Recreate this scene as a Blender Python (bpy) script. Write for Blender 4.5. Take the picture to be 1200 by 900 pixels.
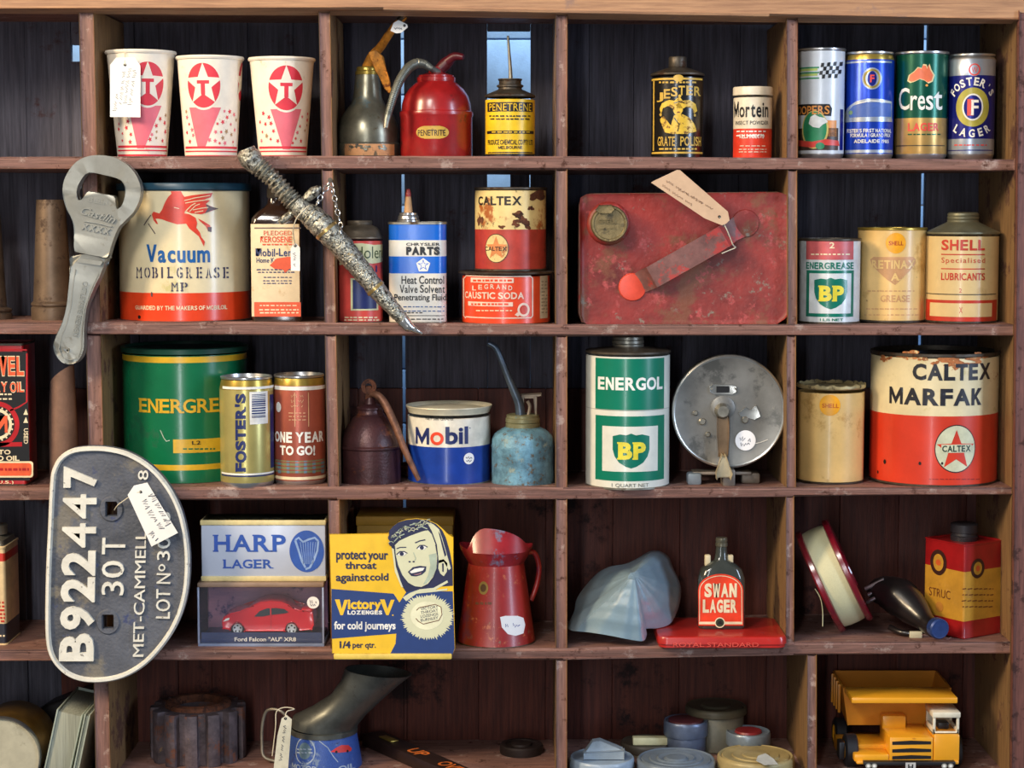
import bpy, bmesh, math, random
from mathutils import Vector, Matrix, noise
sc = bpy.context.scene
for o in list(bpy.data.objects):
    bpy.data.objects.remove(o)
random.seed(7)
PI = math.pi

# ------------------------------------------------------------------ camera
F, D, HZ, CX, CZ = 2300.0, 2.44, 240.0, 600.0, 1.55      # focal (px of a 1200 px wide frame), distance, horizon row, camera height
PITCH = math.atan((450.0 - HZ) / F)
cam_d = bpy.data.cameras.new('camera'); cam = bpy.data.objects.new('camera', cam_d); sc.collection.objects.link(cam)
cam_d.sensor_width = 36.0; cam_d.lens = F / 1200.0 * 36.0
cam.location = (0, -D, CZ); cam.rotation_euler = (PI / 2 - PITCH, 0, 0)
cam_d.clip_start = 0.05
sc.camera = cam

# ------------------------------------------------------------------ view, world, lights
sc.view_settings.view_transform = 'Standard'; sc.view_settings.look = 'None'
sc.view_settings.gamma = 1.0; sc.view_settings.use_curve_mapping = False
sc.view_settings.exposure = -0.08
w = bpy.data.worlds.new('world'); sc.world = w; w.use_nodes = True
w.node_tree.nodes['Background'].inputs[0].default_value = (0.75, 0.86, 1.0, 1)
w.node_tree.nodes['Background'].inputs[1].default_value = 0.15

def area(name, loc, target, sx, sy, power, col):
    l = bpy.data.lights.new(name, 'AREA'); l.shape = 'RECTANGLE'; l.size = sx; l.size_y = sy
    l.energy = power; l.color = col
    o = bpy.data.objects.new(name, l); sc.collection.objects.link(o); o.location = loc
    d = Vector(target) - Vector(loc); o.rotation_euler = d.to_track_quat('-Z', 'Y').to_euler()
    return o
area('window_light_behind', (-0.42, -3.3, 1.75), (0, 0, 1.35), 0.15, 2.4, 30, (0.93, 0.96, 1.0))
area('key_light', (-0.8, -1.75, 2.65), (0.0, 0, 1.5), 0.45, 0.45, 25, (1.0, 0.93, 0.84))
area('warm_side_light', (-2.3, -1.5, 2.7), (0.1, 0.1, 1.5), 0.5, 0.9, 92, (1.0, 0.76, 0.48))
area('cool_side_light', (2.3, -1.5, 2.0), (-0.2, 0.1, 1.35), 0.4, 1.6, 46, (0.62, 0.76, 1.0))
area('yard_light', (0.1, 0.55, 2.6), (0.1, 0.8, 1.4), 1.6, 0.3, 26, (0.85, 0.93, 1.0))

# ------------------------------------------------------------------ photo pixel -> place
CAMP = Vector((0, -D, CZ))
cp, sp = math.cos(PITCH), math.sin(PITCH)
def raydir(X, Y):
    dx, dy = (X - CX) / F, (450.0 - Y) / F
    return Vector((dx, cp + dy * sp, -sp + dy * cp))
def at(X, Y, y=0.0):
    d = raydir(X, Y); t = (y + D) / d.y
    return CAMP + d * t
def toward(p):
    return ((Vector(p) - CAMP).dot(Vector((0, cp, -sp)))) / F     # metres per photo pixel at a place
# front top edge of each shelf, bottom edge
SH = {1: ([(-260, 185), (300, 185.5), (660, 186), (1200, 187)], [(-260, 198.5), (660, 199.5), (1200, 200)]),
      2: ([(-260, 378), (250, 380), (660, 383), (1200, 380)], [(-260, 391), (660, 394.5), (1200, 393)]),
      3: ([(-260, 573), (395, 573), (660, 574), (1200, 571)], [(-260, 587.5), (395, 586), (660, 585.5), (930, 582.5), (1200, 579)]),
      4: ([(-260, 761), (300, 763), (660, 762.5), (930, 755), (1200, 751.5)], [(-260, 775), (660, 774), (930, 768.5), (1200, 765)]),
      5: ([(-260, 940), (98, 938), (113, 916), (1200, 911)], [(-260, 955), (98, 953), (113, 930), (1200, 926)])}
def lerp_poly(pts, x):
    for (a, b), (c, d) in zip(pts, pts[1:]):
        if x <= c: return b + (d - b) * (x - a) / (c - a)
    return pts[-1][1]
def shelf_z(j, x):
    pts = [(at(X, Y).x, at(X, Y).z) for X, Y in SH[j][0]]
    return lerp_poly(pts, x)

# ------------------------------------------------------------------ materials
def lin(c):
    c = c / 255.0
    return c / 12.92 if c <= 0.04045 else ((c + 0.055) / 1.055) ** 2.4
def rgb(c): return (lin(c[0]), lin(c[1]), lin(c[2]), 1)
MATS = {}
def mat(name, col, rough=0.45, metal=0.0, var=0.12, scale=45.0, wear=None, bump=0.0, bscale=300.0, grain=None, alpha=1.0, trans=0.0, col2=None, spec=0.5, coat=0.0):
    """procedural material: base colour with noise variation, optional wear patches (colour, amount, scale)"""
    if name in MATS: return MATS[name]
    m = bpy.data.materials.new(name); m.use_nodes = True; nt = m.node_tree; N = nt.nodes; L = nt.links
    bs = N['Principled BSDF']; bs.inputs['Metallic'].default_value = metal; bs.inputs['Roughness'].default_value = rough
    bs.inputs['Specular IOR Level'].default_value = spec
    bs.inputs['Coat Weight'].default_value = coat; bs.inputs['Coat Roughness'].default_value = 0.15
    if trans: bs.inputs['Transmission Weight'].default_value = trans
    if alpha < 1: bs.inputs['Alpha'].default_value = alpha
    tc = N.new('ShaderNodeTexCoord'); oi = N.new('ShaderNodeObjectInfo')
    add = N.new('ShaderNodeVectorMath'); add.operation = 'ADD'
    L.new(tc.outputs['Object'], add.inputs[0]); L.new(oi.outputs['Location'], add.inputs[1])
    vec = add.outputs[0]
    if grain:
        mp = N.new('ShaderNodeMapping'); mp.inputs['Scale'].default_value = grain
        L.new(vec, mp.inputs[0]); gvec = mp.outputs[0]
    else: gvec = vec
    n1 = N.new('ShaderNodeTexNoise'); n1.inputs['Scale'].default_value = scale; n1.inputs['Detail'].default_value = 6; n1.inputs['Roughness'].default_value = 0.65
    L.new(gvec, n1.inputs['Vector'])
    c = rgb(col)
    hi = rgb(col2) if col2 else tuple(min(1, v * (1 + var * 1.2)) for v in c[:3]) + (1,)
    lo = c if col2 else tuple(v * (1 - var * 1.8) for v in c[:3]) + (1,)
    rp = N.new('ShaderNodeValToRGB'); rp.color_ramp.elements[0].position = 0.32; rp.color_ramp.elements[1].position = 0.68
    rp.color_ramp.elements[0].color = lo; rp.color_ramp.elements[1].color = hi
    L.new(n1.outputs['Fac'], rp.inputs['Fac']); out = rp.outputs['Color']
    if wear:
        wl = wear if isinstance(wear, list) else [wear]
        for wc, amt, wsc in wl:
            n2 = N.new('ShaderNodeTexNoise'); n2.inputs['Scale'].default_value = wsc; n2.inputs['Detail'].default_value = 9; n2.inputs['Roughness'].default_value = 0.72
            of = N.new('ShaderNodeVectorMath'); of.operation = 'ADD'; of.inputs[1].default_value = (wsc * .37, wc[0] * .11, wc[2] * .07)
            L.new(vec, of.inputs[0]); L.new(of.outputs[0], n2.inputs['Vector'])
            mr = N.new('ShaderNodeMapRange'); t = 0.72 - 0.42 * amt
            mr.inputs['From Min'].default_value = t; mr.inputs['From Max'].default_value = t + 0.07
            L.new(n2.outputs['Fac'], mr.inputs['Value'])
            mx = N.new('ShaderNodeMix'); mx.data_type = 'RGBA'
            L.new(mr.outputs[0], mx.inputs['Factor']); L.new(out, mx.inputs[6]); mx.inputs[7].default_value = rgb(wc)
            out = mx.outputs[2]
        rm = N.new('ShaderNodeMapRange'); rm.inputs['To Min'].default_value = rough; rm.inputs['To Max'].default_value = min(1, rough + 0.3)
        L.new(mr.outputs[0], rm.inputs['Value']); L.new(rm.outputs[0], bs.inputs['Roughness'])
    L.new(out, bs.inputs['Base Color'])
    if bump:
        nb = N.new('ShaderNodeTexNoise'); nb.inputs['Scale'].default_value = bscale; nb.inputs['Detail'].default_value = 5
        L.new(gvec if grain else vec, nb.inputs['Vector'])
        bp = N.new('ShaderNodeBump'); bp.inputs['Strength'].default_value = bump; bp.inputs['Distance'].default_value = 0.002
        L.new(nb.outputs['Fac'], bp.inputs['Height']); L.new(bp.outputs[0], bs.inputs['Normal'])
    MATS[name] = m
    return m
def paint(col, rough=0.36, key=None, **k):
    return mat('paint_%d_%d_%d_%s' % (*col, key or rough), col, rough, **k)

# ------------------------------------------------------------------ text glyph shapes (the built-in font)
GL = {}
def glyphs(s, bold=0.0, shear=0.0, space=1.0):
    if 'M' in s and bold < .02: bold = 0.0
    key = (s, bold, shear, space)
    if key in GL: return GL[key]
    cu = bpy.data.curves.new('t', 'FONT'); cu.body = s; cu.size = 1.0; cu.offset = bold; cu.shear = shear
    cu.resolution_u = 3; cu.fill_mode = 'FRONT'; cu.space_character = space; cu.align_x = 'LEFT'
    ob = bpy.data.objects.new('t', cu)
    me = bpy.data.meshes.new_from_object(ob)
    vs = [(v.co.x, v.co.y) for v in me.vertices]; fs = [tuple(p.vertices) for p in me.polygons]
    bpy.data.objects.remove(ob); bpy.data.curves.remove(cu); bpy.data.meshes.remove(me)
    x0 = min(v[0] for v in vs); x1 = max(v[0] for v in vs); y0 = min(v[1] for v in vs); y1 = max(v[1] for v in vs)
    GL[key] = ([((a - x0) / (x1 - x0), (b - y0) / (y1 - y0)) for a, b in vs], fs, (x1 - x0) / (y1 - y0), y0 / (y1 - y0), (x1 - x0, y1 - y0, y0))
    return GL[key]
SERIF = {'A': [(.06, 0), (.94, 0)], 'B': [(.1, 0), (.1, 1)], 'C': [], 'D': [(.1, 0), (.1, 1)], 'E': [(.1, 0), (.1, 1)], 'F': [(.12, 0), (.12, 1)], 'H': [(.1, 0), (.1, 1), (.9, 0), (.9, 1)],
         'I': [(.5, 0), (.5, 1)], 'K': [(.1, 0), (.1, 1), (.9, 0), (.9, 1)], 'L': [(.1, 0), (.1, 1)], 'M': [(.08, 0), (.92, 0)], 'N': [(.08, 0), (.08, 1), (.92, 1)], 'P': [(.12, 0), (.12, 1)],
         'R': [(.1, 0), (.1, 1), (.95, 0)], 'T': [(.5, 0)], 'U': [(.1, 1), (.9, 1)], 'V': [(.05, 1), (.95, 1)], 'Y': [(.5, 0), (.05, 1), (.95, 1)], 'X': [(.05, 0), (.95, 0), (.05, 1), (.95, 1)]}
def heavy(ch, t):
    """heavy diagonal capitals drawn as outlines, width and height 1; t = stem as a share of the width"""
    o = {'M': [(0, 0), (0, 1), (t, 1), (.5, .42), (1 - t, 1), (1, 1), (1, 0), (1 - t, 0), (1 - t, .56), (.5, 0), (t, .56), (t, 0)],
         'N': [(0, 0), (0, 1), (t, 1), (1 - t, 1.5 * t), (1 - t, 1), (1, 1), (1, 0), (1 - t, 0), (t, 1 - 1.5 * t), (t, 0)],
         'V': [(0, 1), (t * 1.1, 1), (.5, t * 1.4), (1 - 1.1 * t, 1), (1, 1), (.5 + .55 * t, 0), (.5 - .55 * t, 0)],
         'W': [(0, 1), (t, 1), (.29, .34), (.5 - .5 * t, .95), (.5 + .5 * t, .95), (.71, .34), (1 - t, 1), (1, 1), (.72 + .5 * t, 0), (.72 - .5 * t, 0), (.5, .58), (.28 + .5 * t, 0), (.28 - .5 * t, 0)],
         'K': [(0, 0), (0, 1), (t, 1), (t, .6), (1 - 1.35 * t, 1), (1, 1), (.5, .52), (1, 0), (1 - 1.35 * t, 0), (t + .12, .38), (t, .3), (t, 0)]}[ch]
    return list(reversed(o)), [tuple(range(len(o)))]
HEAVY_W = {'M': .98, 'N': .82, 'V': .86, 'W': 1.28, 'K': .78}
def lay_letters(s, bold, space=0.16, sw=0.2, st=0.1, serifs=True):
    """the string laid out letter by letter, with slab ends given apart; heights in capital heights"""
    vs, fs, sv, sf_, x = [], [], [], [], 0.0
    for ch in s:
        if ch == ' ': x += 0.34; continue
        sc_ = 1.0 / 0.73
        if ch in HEAVY_W and bold >= .015:
            W = HEAVY_W[ch]; g, f = heavy(ch, (.085 + 2 * bold) * sc_ / W * (.82 if ch == 'M' else 1)); H, Y0 = 1.0, 0.0
        else:
            g, f, asp, _, (wd, ht, y0) = glyphs(ch, bold); W, H, Y0 = wd * sc_, ht * sc_, y0 * sc_
            if ch.isupper() and y0 > -.06 and ht > .6: H, Y0 = 1.0, 0.0
            W *= {'E': 1.22, 'F': 1.22, 'L': 1.2, 'S': 1.3, 'B': 1.12, 'P': 1.1, 'R': 1.08, 'T': 1.05, 'O': .95, 'C': 1.04}.get(ch, 1.0)
        x -= {'O': .05, 'C': .05, 'G': .05, 'S': .03, 'A': .05, 'V': .05, 'T': .05, 'Y': .05}.get(ch, 0)
        n = len(vs); vs += [(x + a * W, Y0 + b * H) for a, b in g]; fs += [tuple(i + n for i in q) for q in f]
        for fx, top in (SERIF.get(ch, []) if serifs else []):
            a0, a1 = x + fx * W - sw * .5, x + fx * W + sw * .5
            b0, b1 = (1 - st, 1.0) if top else (0.0, st)
            n = len(sv); sv += [(a0, b0), (a1, b0), (a1, b1), (a0, b1)]; sf_.append((n, n + 1, n + 2, n + 3))
        x += W + space - {'O': .05, 'S': .03, 'A': .05, 'V': .05, 'T': .05, 'L': .06, 'R': .05, 'P': .05, 'F': .04, 'K': .03}.get(ch, 0)
    A = vs + sv; x0 = min(v[0] for v in A); x1 = max(v[0] for v in A); y0 = min(v[1] for v in vs); y1 = max(v[1] for v in vs)
    nm = lambda L: [((a - x0) / (x1 - x0), (b - y0) / (y1 - y0)) for a, b in L]
    return nm(vs), fs, nm(sv), sf_, (x1 - x0)

# ------------------------------------------------------------------ things, surfaces, mesh builder
class Thing:
    def __init__(s, name, label, cat, X, yc, shelf=None, Y=None, group=None, rz=0.0, z=None):
        s.X, s.yc, s.rz = X, yc, rz
        g = at(X, Y if Y is not None else SH[shelf][0][0][1], yc)
        zz = z if z is not None else (shelf_z(shelf, g.x) if shelf else g.z)
        s.loc = Vector((g.x, yc, zz + 0.0002))
        s.s = toward(s.loc)
        e = bpy.data.objects.new(name, None); e.empty_display_size = 0.02
        sc.collection.objects.link(e); e.location = s.loc; e.rotation_euler = (0, 0, rz)
        e['label'] = label; e['category'] = cat
        if group: e['group'] = group
        s.o = e
        s.inv = Matrix.Rotation(-rz, 3, 'Z')
        s.ro = s.inv @ (CAMP - s.loc)
    def ray(s, X, Y): return s.ro, s.inv @ raydir(X, Y)
    def P(s, X, Y, y): return s.inv @ (at(X, Y, y) - s.loc)       # local point seen at a pixel, at world depth y
    def zc(s, Y, dy=0.0): return max(0.0, at(s.X, Y, s.yc + dy).z - s.loc.z)
    def zr(s, Y, dy=0.0): return at(s.X, Y, s.yc + dy).z - s.loc.z
    def xc(s, X, Y=450, dy=0.0): return at(X, Y, s.yc + dy).x - s.loc.x

class Plane:
    step = None
    def __init__(s, t, o, U=(1, 0, 0), V=(0, 0, 1)):
        s.t, s.o, s.U, s.V = t, Vector(o), Vector(U).normalized(), Vector(V).normalized(); s.N = s.U.cross(s.V)
    def hit(s, X, Y):
        o, d = s.t.ray(X, Y); k = (s.o - o).dot(s.N) / d.dot(s.N); p = o + d * k - s.o
        return p.dot(s.U), p.dot(s.V)
    def map(s, u, v, off): return s.o + s.U * u + s.V * v + s.N * off
def front(t, dy): return Plane(t, (0, -dy, 0))
class Cyl:
    def __init__(s, t, prof, cx=0.0, cy=0.0, ey=1.0):
        """prof: [(r, z)] metres; ey: depth / width"""
        s.t, s.p, s.cx, s.cy, s.ey = t, sorted(prof, key=lambda q: q[1]), cx, cy, ey
        s.R0 = max(r for r, z in prof); s.step = s.R0 * 0.11
    def R(s, z):
        p = s.p
        if z <= p[0][1]: return p[0][0]
        for (a, b), (c, d) in zip(p, p[1:]):
            if z <= d: return a + (c - a) * (z - b) / max(1e-9, d - b)
        return p[-1][0]
    def hit(s, X, Y):
        o, d = s.t.ray(X, Y); z = o.z + d.z * (-o.y - s.R0 * s.ey) / d.y
        th = 0.0
        for _ in range(4):
            r = s.R(z); ox, oy, dx, dy = o.x - s.cx, (o.y - s.cy) / s.ey, d.x, d.y / s.ey
            A, B, C = dx * dx + dy * dy, 2 * (ox * dx + oy * dy), ox * ox + oy * oy - r * r
            q = B * B - 4 * A * C
            k = (-B - math.sqrt(q)) / (2 * A) if q > 0 else -B / (2 * A)
            z = o.z + d.z * k; th = math.atan2(ox + dx * k, -(oy + dy * k))
        return th * s.R0, z
    def map(s, u, v, off):
        th = u / s.R0; r = s.R(v) + off
        return Vector((s.cx + r * math.sin(th), s.cy - r * s.ey * math.cos(th), v))

class B:
    """collects faces for ONE mesh object"""
    def __init__(s, t): s.t = t; s.v = []; s.f = []; s.m = []; s.mats = []; s.sm = []; s.decals = 0
    def mi(s, m):
        if m not in s.mats: s.mats.append(m)
        return s.mats.index(m)
    def add(s, vs, fs, m, smooth=True):
        n = len(s.v); s.v += [Vector(v) for v in vs]; k = s.mi(m)
        for f in fs: s.f.append(tuple(i + n for i in f)); s.m.append(k); s.sm.append(smooth)
        return s
    def lathe(s, prof, m, seg=72, cx=0.0, cy=0.0, ey=1.0, a0=0.0, a1=2 * PI, frame=None):
        """prof: [(r, z, material?)] metres from bottom to top (material colours the band above the point)"""
        full = abs(a1 - a0 - 2 * PI) < 1e-6; n = seg if full else seg + 1
        def pt(r, z, j):
            a = a0 + (a1 - a0) * j / seg
            p = Vector((cx + r * math.sin(a), cy - r * ey * math.cos(a), z))
            return frame @ p if frame else p
        for (p, q) in zip(prof, prof[1:]):
            mm = p[2] if len(p) > 2 else m
            r0, z0, r1, z1 = p[0], p[1], q[0], q[1]
            if r0 < 1e-7 and r1 < 1e-7: continue
            if r0 < 1e-7:
                s.add([pt(0, z0, 0)] + [pt(r1, z1, j) for j in range(n)], [(0, 1 + (j + 1) % n, 1 + j) for j in range(seg)], mm)
            elif r1 < 1e-7:
                s.add([pt(0, z1, 0)] + [pt(r0, z0, j) for j in range(n)], [(0, 1 + j, 1 + (j + 1) % n) for j in range(seg)], mm)
            else:
                s.add([pt(r0, z0, j) for j in range(n)] + [pt(r1, z1, j) for j in range(n)], [(j, (j + 1) % n, n + (j + 1) % n, n + j) for j in range(seg)], mm)
        return s
    def prof(s, pts, m, seg=72, X=None, ey=1.0, dy=0.0):
        """lathe from photo pixels: [(half width, Y, material?)], top to bottom or bottom to top; Y None means the base"""
        t = s.t; cx = 0.0 if X is None else t.xc(X, pts[0][1] or 450, dy)
        q = [(p[0] * t.s, 0.0 if p[1] is None else t.zr(p[1], dy)) + tuple(p[2:]) for p in pts]
        return s.lathe(q, m, seg, cx, dy, ey)
    def box(s, x0, x1, y0, y1, z0, z1, m, bev=0.0, frame=None, seg=2):
        bm = bmesh.new(); bmesh.ops.create_cube(bm, size=1.0)
        for v in bm.verts: v.co = Vector(((x0 + x1) / 2 + v.co.x * (x1 - x0), (y0 + y1) / 2 + v.co.y * (y1 - y0), (z0 + z1) / 2 + v.co.z * (z1 - z0)))
        if bev: bmesh.ops.bevel(bm, geom=list(bm.edges), offset=bev, segments=seg, profile=0.5, affect='EDGES')
        return s.bm(bm, m, frame)
    def bm(s, bm, m, frame=None):
        bm.verts.index_update(); n0 = [frame @ v.co if frame else v.co.copy() for v in bm.verts]
        s.add(n0, [tuple(v.index for v in f.verts) for f in bm.faces], m); bm.free(); return s
    def prism(s, pts, y0, y1, m, bev=0.0, plane=None, holes=(), seg=2):
        """outline pts [(x, z)] pushed from depth y0 to y1 (local, or along a plane's normal)"""
        bm = bmesh.new()
        def loop(ps): 
            vs = [bm.verts.new((x, z, 0)) for x, z in ps]
            return [bm.edges.new((vs[i], vs[(i + 1) % len(vs)])) for i in range(len(vs))]
        es = loop(pts)
        for h in holes: es += loop(h)
        if holes:
            bmesh.ops.triangle_fill(bm, edges=es, use_beauty=True)
        else:
            bm.faces.new(list(dict.fromkeys(v for e in es for v in e.verts)))
        bmesh.ops.recalc_face_normals(bm, faces=bm.faces[:])
        if bm.faces[:] and bm.faces[0].normal.z < 0: bmesh.ops.reverse_faces(bm, faces=bm.faces[:])
        r = bmesh.ops.extrude_face_region(bm, geom=bm.faces[:], use_keep_orig=True)
        for v in r['geom']:
            if isinstance(v, bmesh.types.BMVert): v.co.z = 1.0
        bmesh.ops.recalc_face_normals(bm, faces=bm.faces[:])
        for v in bm.verts:
            x, z, k = v.co
            v.co = plane.map(x, z, y0 + (y1 - y0) * k) if plane else Vector((x, y0 + (y1 - y0) * k, z))
        if bev:
            ed = [e for e in bm.edges if len(e.link_faces) == 2 and e.calc_face_angle(0) > 0.9]
            bmesh.ops.bevel(bm, geom=ed, offset=bev, segments=seg, profile=0.5, affect='EDGES', clamp_overlap=True)
        bmesh.ops.recalc_face_normals(bm, faces=bm.faces[:])
        return s.bm(bm, m)
    def tube(s, pts, r, m, seg=10, cap=True, sub=0):
        """pts: local points; r: radius or list"""
        P = [Vector(p) for p in pts]; Rr = r if isinstance(r, (list, tuple)) else [r] * len(P)
        if sub:
            Q, R2 = [], []
            for i in range(len(P) - 1):
                p0, p1, p2, p3 = P[max(0, i - 1)], P[i], P[i + 1], P[min(len(P) - 1, i + 2)]
                for k in range(sub):
                    t = k / sub
                    Q.append(0.5 * ((2 * p1) + (p2 - p0) * t + (2 * p0 - 5 * p1 + 4 * p2 - p3) * t * t + (3 * p1 - p0 - 3 * p2 + p3) * t ** 3)); R2.append(Rr[i] + (Rr[i + 1] - Rr[i]) * t)
            Q.append(P[-1]); R2.append(Rr[-1]); P, Rr = Q, R2
        vs, fs = [], []
        up = Vector((0, -1, 0)); 
        for i, p in enumerate(P):
            d = (P[min(i + 1, len(P) - 1)] - P[max(i - 1, 0)]).normalized()
            if abs(d.dot(up)) > 0.95: up = Vector((1, 0, 0)) if abs(d.x) < 0.9 else Vector((0, 0, 1))
            a = (up - d * up.dot(d)).normalized(); b = d.cross(a); up = a
            vs += [p + (a * math.cos(2 * PI * j / seg) + b * math.sin(2 * PI * j / seg)) * Rr[i] for j in range(seg)]
        for i in range(len(P) - 1):
            fs += [(i * seg + j, i * seg + (j + 1) % seg, (i + 1) * seg + (j + 1) % seg, (i + 1) * seg + j) for j in range(seg)]
        if cap: fs += [tuple(reversed(range(seg))), tuple(range((len(P) - 1) * seg, len(P) * seg))]
        return s.add(vs, fs, m)
    # --- printing on a surface: shapes given in photo pixels
    def decal(s, vs, fs, surf, m, L=1, thick=None):
        bm = bmesh.new(); V = [bm.verts.new((a, b, 0)) for a, b in vs]
        for f in fs:
            try: bm.faces.new([V[i] for i in f])
            except ValueError: pass
        if surf.step:
            u0, u1 = min(a for a, b in vs), max(a for a, b in vs); k = math.ceil(u0 / surf.step + 1e-6)
            while k * surf.step < u1:
                bmesh.ops.bisect_plane(bm, geom=bm.verts[:] + bm.edges[:] + bm.faces[:], plane_co=(k * surf.step, 0, 0), plane_no=(1, 0, 0), dist=1e-7); k += 1
        bmesh.ops.triangulate(bm, faces=[f for f in bm.faces if len(f.verts) > 4] if not surf.step else bm.faces[:])
        for f in bm.faces:
            if f.normal.z < 0: f.normal_flip()
        off = thick if thick else 0.00018 + 0.00016 * L
        bm.verts.index_update()
        uv = [(v.co.x, v.co.y) for v in bm.verts]
        F2 = [tuple(v.index for v in f.verts) for f in bm.faces]
        s.add([surf.map(a, b, off) for a, b in uv], F2, m, smooth=bool(surf.step) and not thick)
        if thick:
            n = len(uv); W = []
            for e in bm.edges:
                if len(e.link_faces) == 1:
                    f = e.link_faces[0]; lp = [l for l in f.loops if l.edge == e][0]
                    a, b = lp.vert.index, lp.link_loop_next.vert.index
                    W.append((b, a, a + n, b + n))
            s.add([surf.map(a, b, off) for a, b in uv] + [surf.map(a, b, -0.0002) for a, b in uv], W, m, smooth=False)
        bm.free(); return s
    def text(s, surf, txt, X0, X1, Y0, Y1, m, L=2, bold=0.0, serif=False, quad=None, thick=None, shear=0.0, space=1.0, bend=None):
        g2 = f2 = None
        if serif: g, fs, g2, f2, _ = lay_letters(txt, bold, **(serif if isinstance(serif, dict) else {}))
        elif bold >= .015 and ((len(txt) > 1 and txt.isupper()) or any(c in HEAVY_W for c in txt)) and not shear: g, fs, g2, f2, _ = lay_letters(txt, bold, .13 * space, serifs=False)
        else: g, fs = glyphs(txt, bold, shear, space)[:2]
        if quad:
            a, b, c = [Vector(surf.hit(*q)) for q in quad]; e1, e2 = b - a, c - a
            mp = lambda G: [tuple(a + e1 * x + e2 * y) for x, y in G]
        else:
            Xm, Ym = (X0 + X1) / 2, (Y0 + Y1) / 2
            u0, u1 = surf.hit(X0, Ym)[0], surf.hit(X1, Ym)[0]; v0, v1 = surf.hit(Xm, Y1)[1], surf.hit(Xm, Y0)[1]
            mp = lambda G: [(u0 + (u1 - u0) * x, v0 + (v1 - v0) * y + (bend(x) * s.t.s if bend else 0)) for x, y in G]
        if f2: s.decal(mp(g2), f2, surf, m, L + .6, thick * 1.02 if thick else None)
        return s.decal(mp(g), fs, surf, m, L, thick)
    def arc(s, surf, txt, Xc, Yc, R, a0, a1, h, m, L=2, bold=0.0, inner=False, wf=0.85, serif=False, thick=None):
        """letters along an arc; angles in degrees from straight up, clockwise; R to the letter middle, h letter height, in pixels"""
        cu, cv = surf.hit(Xc, Yc); k = s.t.s; n = len(txt)
        for i, ch in enumerate(txt):
            if ch == ' ': continue
            a = math.radians(a0 + (a1 - a0) * (i + .5) / n)
            g2 = f2 = None
            if serif and ch != "'": g, fs, g2, f2, asp = lay_letters(ch, bold)
            else: g, fs, asp, _, _ = glyphs(ch, bold)
            wd = min(asp, 1.1) * h * wf; d = -1 if inner else 1
            ca, sa = math.cos(a), math.sin(a)
            for G, FF, LL in ((g, fs, L), (g2, f2, L + .6)):
                if not FF: continue
                vs = []
                for x, y in G:
                    if ch == "'": x, y = x * .4 + .3, y * .35 + .65
                    lx, ly = (x - .5) * wd * d, (y - .5) * h * d
                    vs.append((cu + (sa * (R + ly) + ca * lx) * k, cv + (ca * (R + ly) - sa * lx) * k))
                s.decal(vs, FF, surf, m, LL, thick)
        return s
    def poly(s, surf, pts, m, L=1, thick=None):
        vs = [surf.hit(*p) for p in pts]
        return s.decal(vs, [tuple(range(len(vs)))], surf, m, L, thick)
    def rect(s, surf, X0, X1, Y0, Y1, m, L=1, r=0):
        if r:
            pts = []
            for cx, cy, a in ((X1 - r, Y0 + r, -90), (X1 - r, Y1 - r, 0), (X0 + r, Y1 - r, 90), (X0 + r, Y0 + r, 180)):
                pts += [(cx + r * math.cos(math.radians(a + k * 30)), cy + r * math.sin(math.radians(a + k * 30))) for k in range(4)]
            return s.poly(surf, pts, m, L)
        Xm, Ym = (X0 + X1) / 2, (Y0 + Y1) / 2
        u0, u1 = surf.hit(X0, Ym)[0], surf.hit(X1, Ym)[0]; v0, v1 = surf.hit(Xm, Y1)[1], surf.hit(Xm, Y0)[1]
        return s.decal([(u0, v0), (u1, v0), (u1, v1), (u0, v1)], [(0, 1, 2, 3)], surf, m, L)
    def frame(s, surf, X0, X1, Y0, Y1, w, m, L=1):
        for a in ((X0, X1, Y0, Y0 + w), (X0, X1, Y1 - w, Y1), (X0, X0 + w, Y0 + w, Y1 - w), (X1 - w, X1, Y0 + w, Y1 - w)): s.rect(surf, *a, m, L)
        return s
    def disc(s, surf, X, Y, rx, ry, m, L=1, n=40, thick=None):
        cu, cv = surf.hit(X, Y); k = s.t.s
        vs = [(cu + rx * k * math.cos(2 * PI * i / n), cv + ry * k * math.sin(2 * PI * i / n)) for i in range(n)]
        return s.decal(vs, [tuple(range(n))], surf, m, L, thick)
    def ring(s, surf, X, Y, rx, ry, w, m, L=1, n=40, a0=0.0, a1=2 * PI):
        cu, cv = surf.hit(X, Y); k = s.t.s; vs = []
        for i in range(n + 1):
            a = a0 + (a1 - a0) * i / n
            for q in (0, w): vs.append((cu + (rx - q) * k * math.cos(a), cv + (ry - q) * k * math.sin(a)))
        return s.decal(vs, [(2 * i, 2 * i + 1, 2 * i + 3, 2 * i + 2) for i in range(n)], surf, m, L)
    def star(s, surf, X, Y, R, m, L=2, r=0.4, rot=0.0, n=5, sx=1.0):
        cu, cv = surf.hit(X, Y); k = s.t.s; vs = [(cu, cv)]
        for i in range(2 * n):
            a = rot + PI / 2 + PI * i / n; q = R if i % 2 == 0 else R * r
            vs.append((cu + q * k * sx * math.cos(a), cv + q * k * math.sin(a)))
        return s.decal(vs, [(0, 1 + i, 1 + (i + 1) % (2 * n)) for i in range(2 * n)], surf, m, L)
    def stroke(s, surf, pts, w, m, L=2, thick=None):
        q = [Vector(surf.hit(*p)) for p in pts]; h = w * s.t.s / 2; vs, fs = [], []
        for i, p in enumerate(q):
            d = (q[min(i + 1, len(q) - 1)] - q[max(i - 1, 0)]); d = d.normalized() if d.length > 0 else Vector((1, 0)); nrm = Vector((-d.y, d.x))
            vs += [tuple(p + nrm * h), tuple(p - nrm * h)]
        for i in range(len(q) - 1): fs.append((2 * i, 2 * i + 1, 2 * i + 3, 2 * i + 2))
        return s.decal(vs, fs, surf, m, L, thick)
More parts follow.
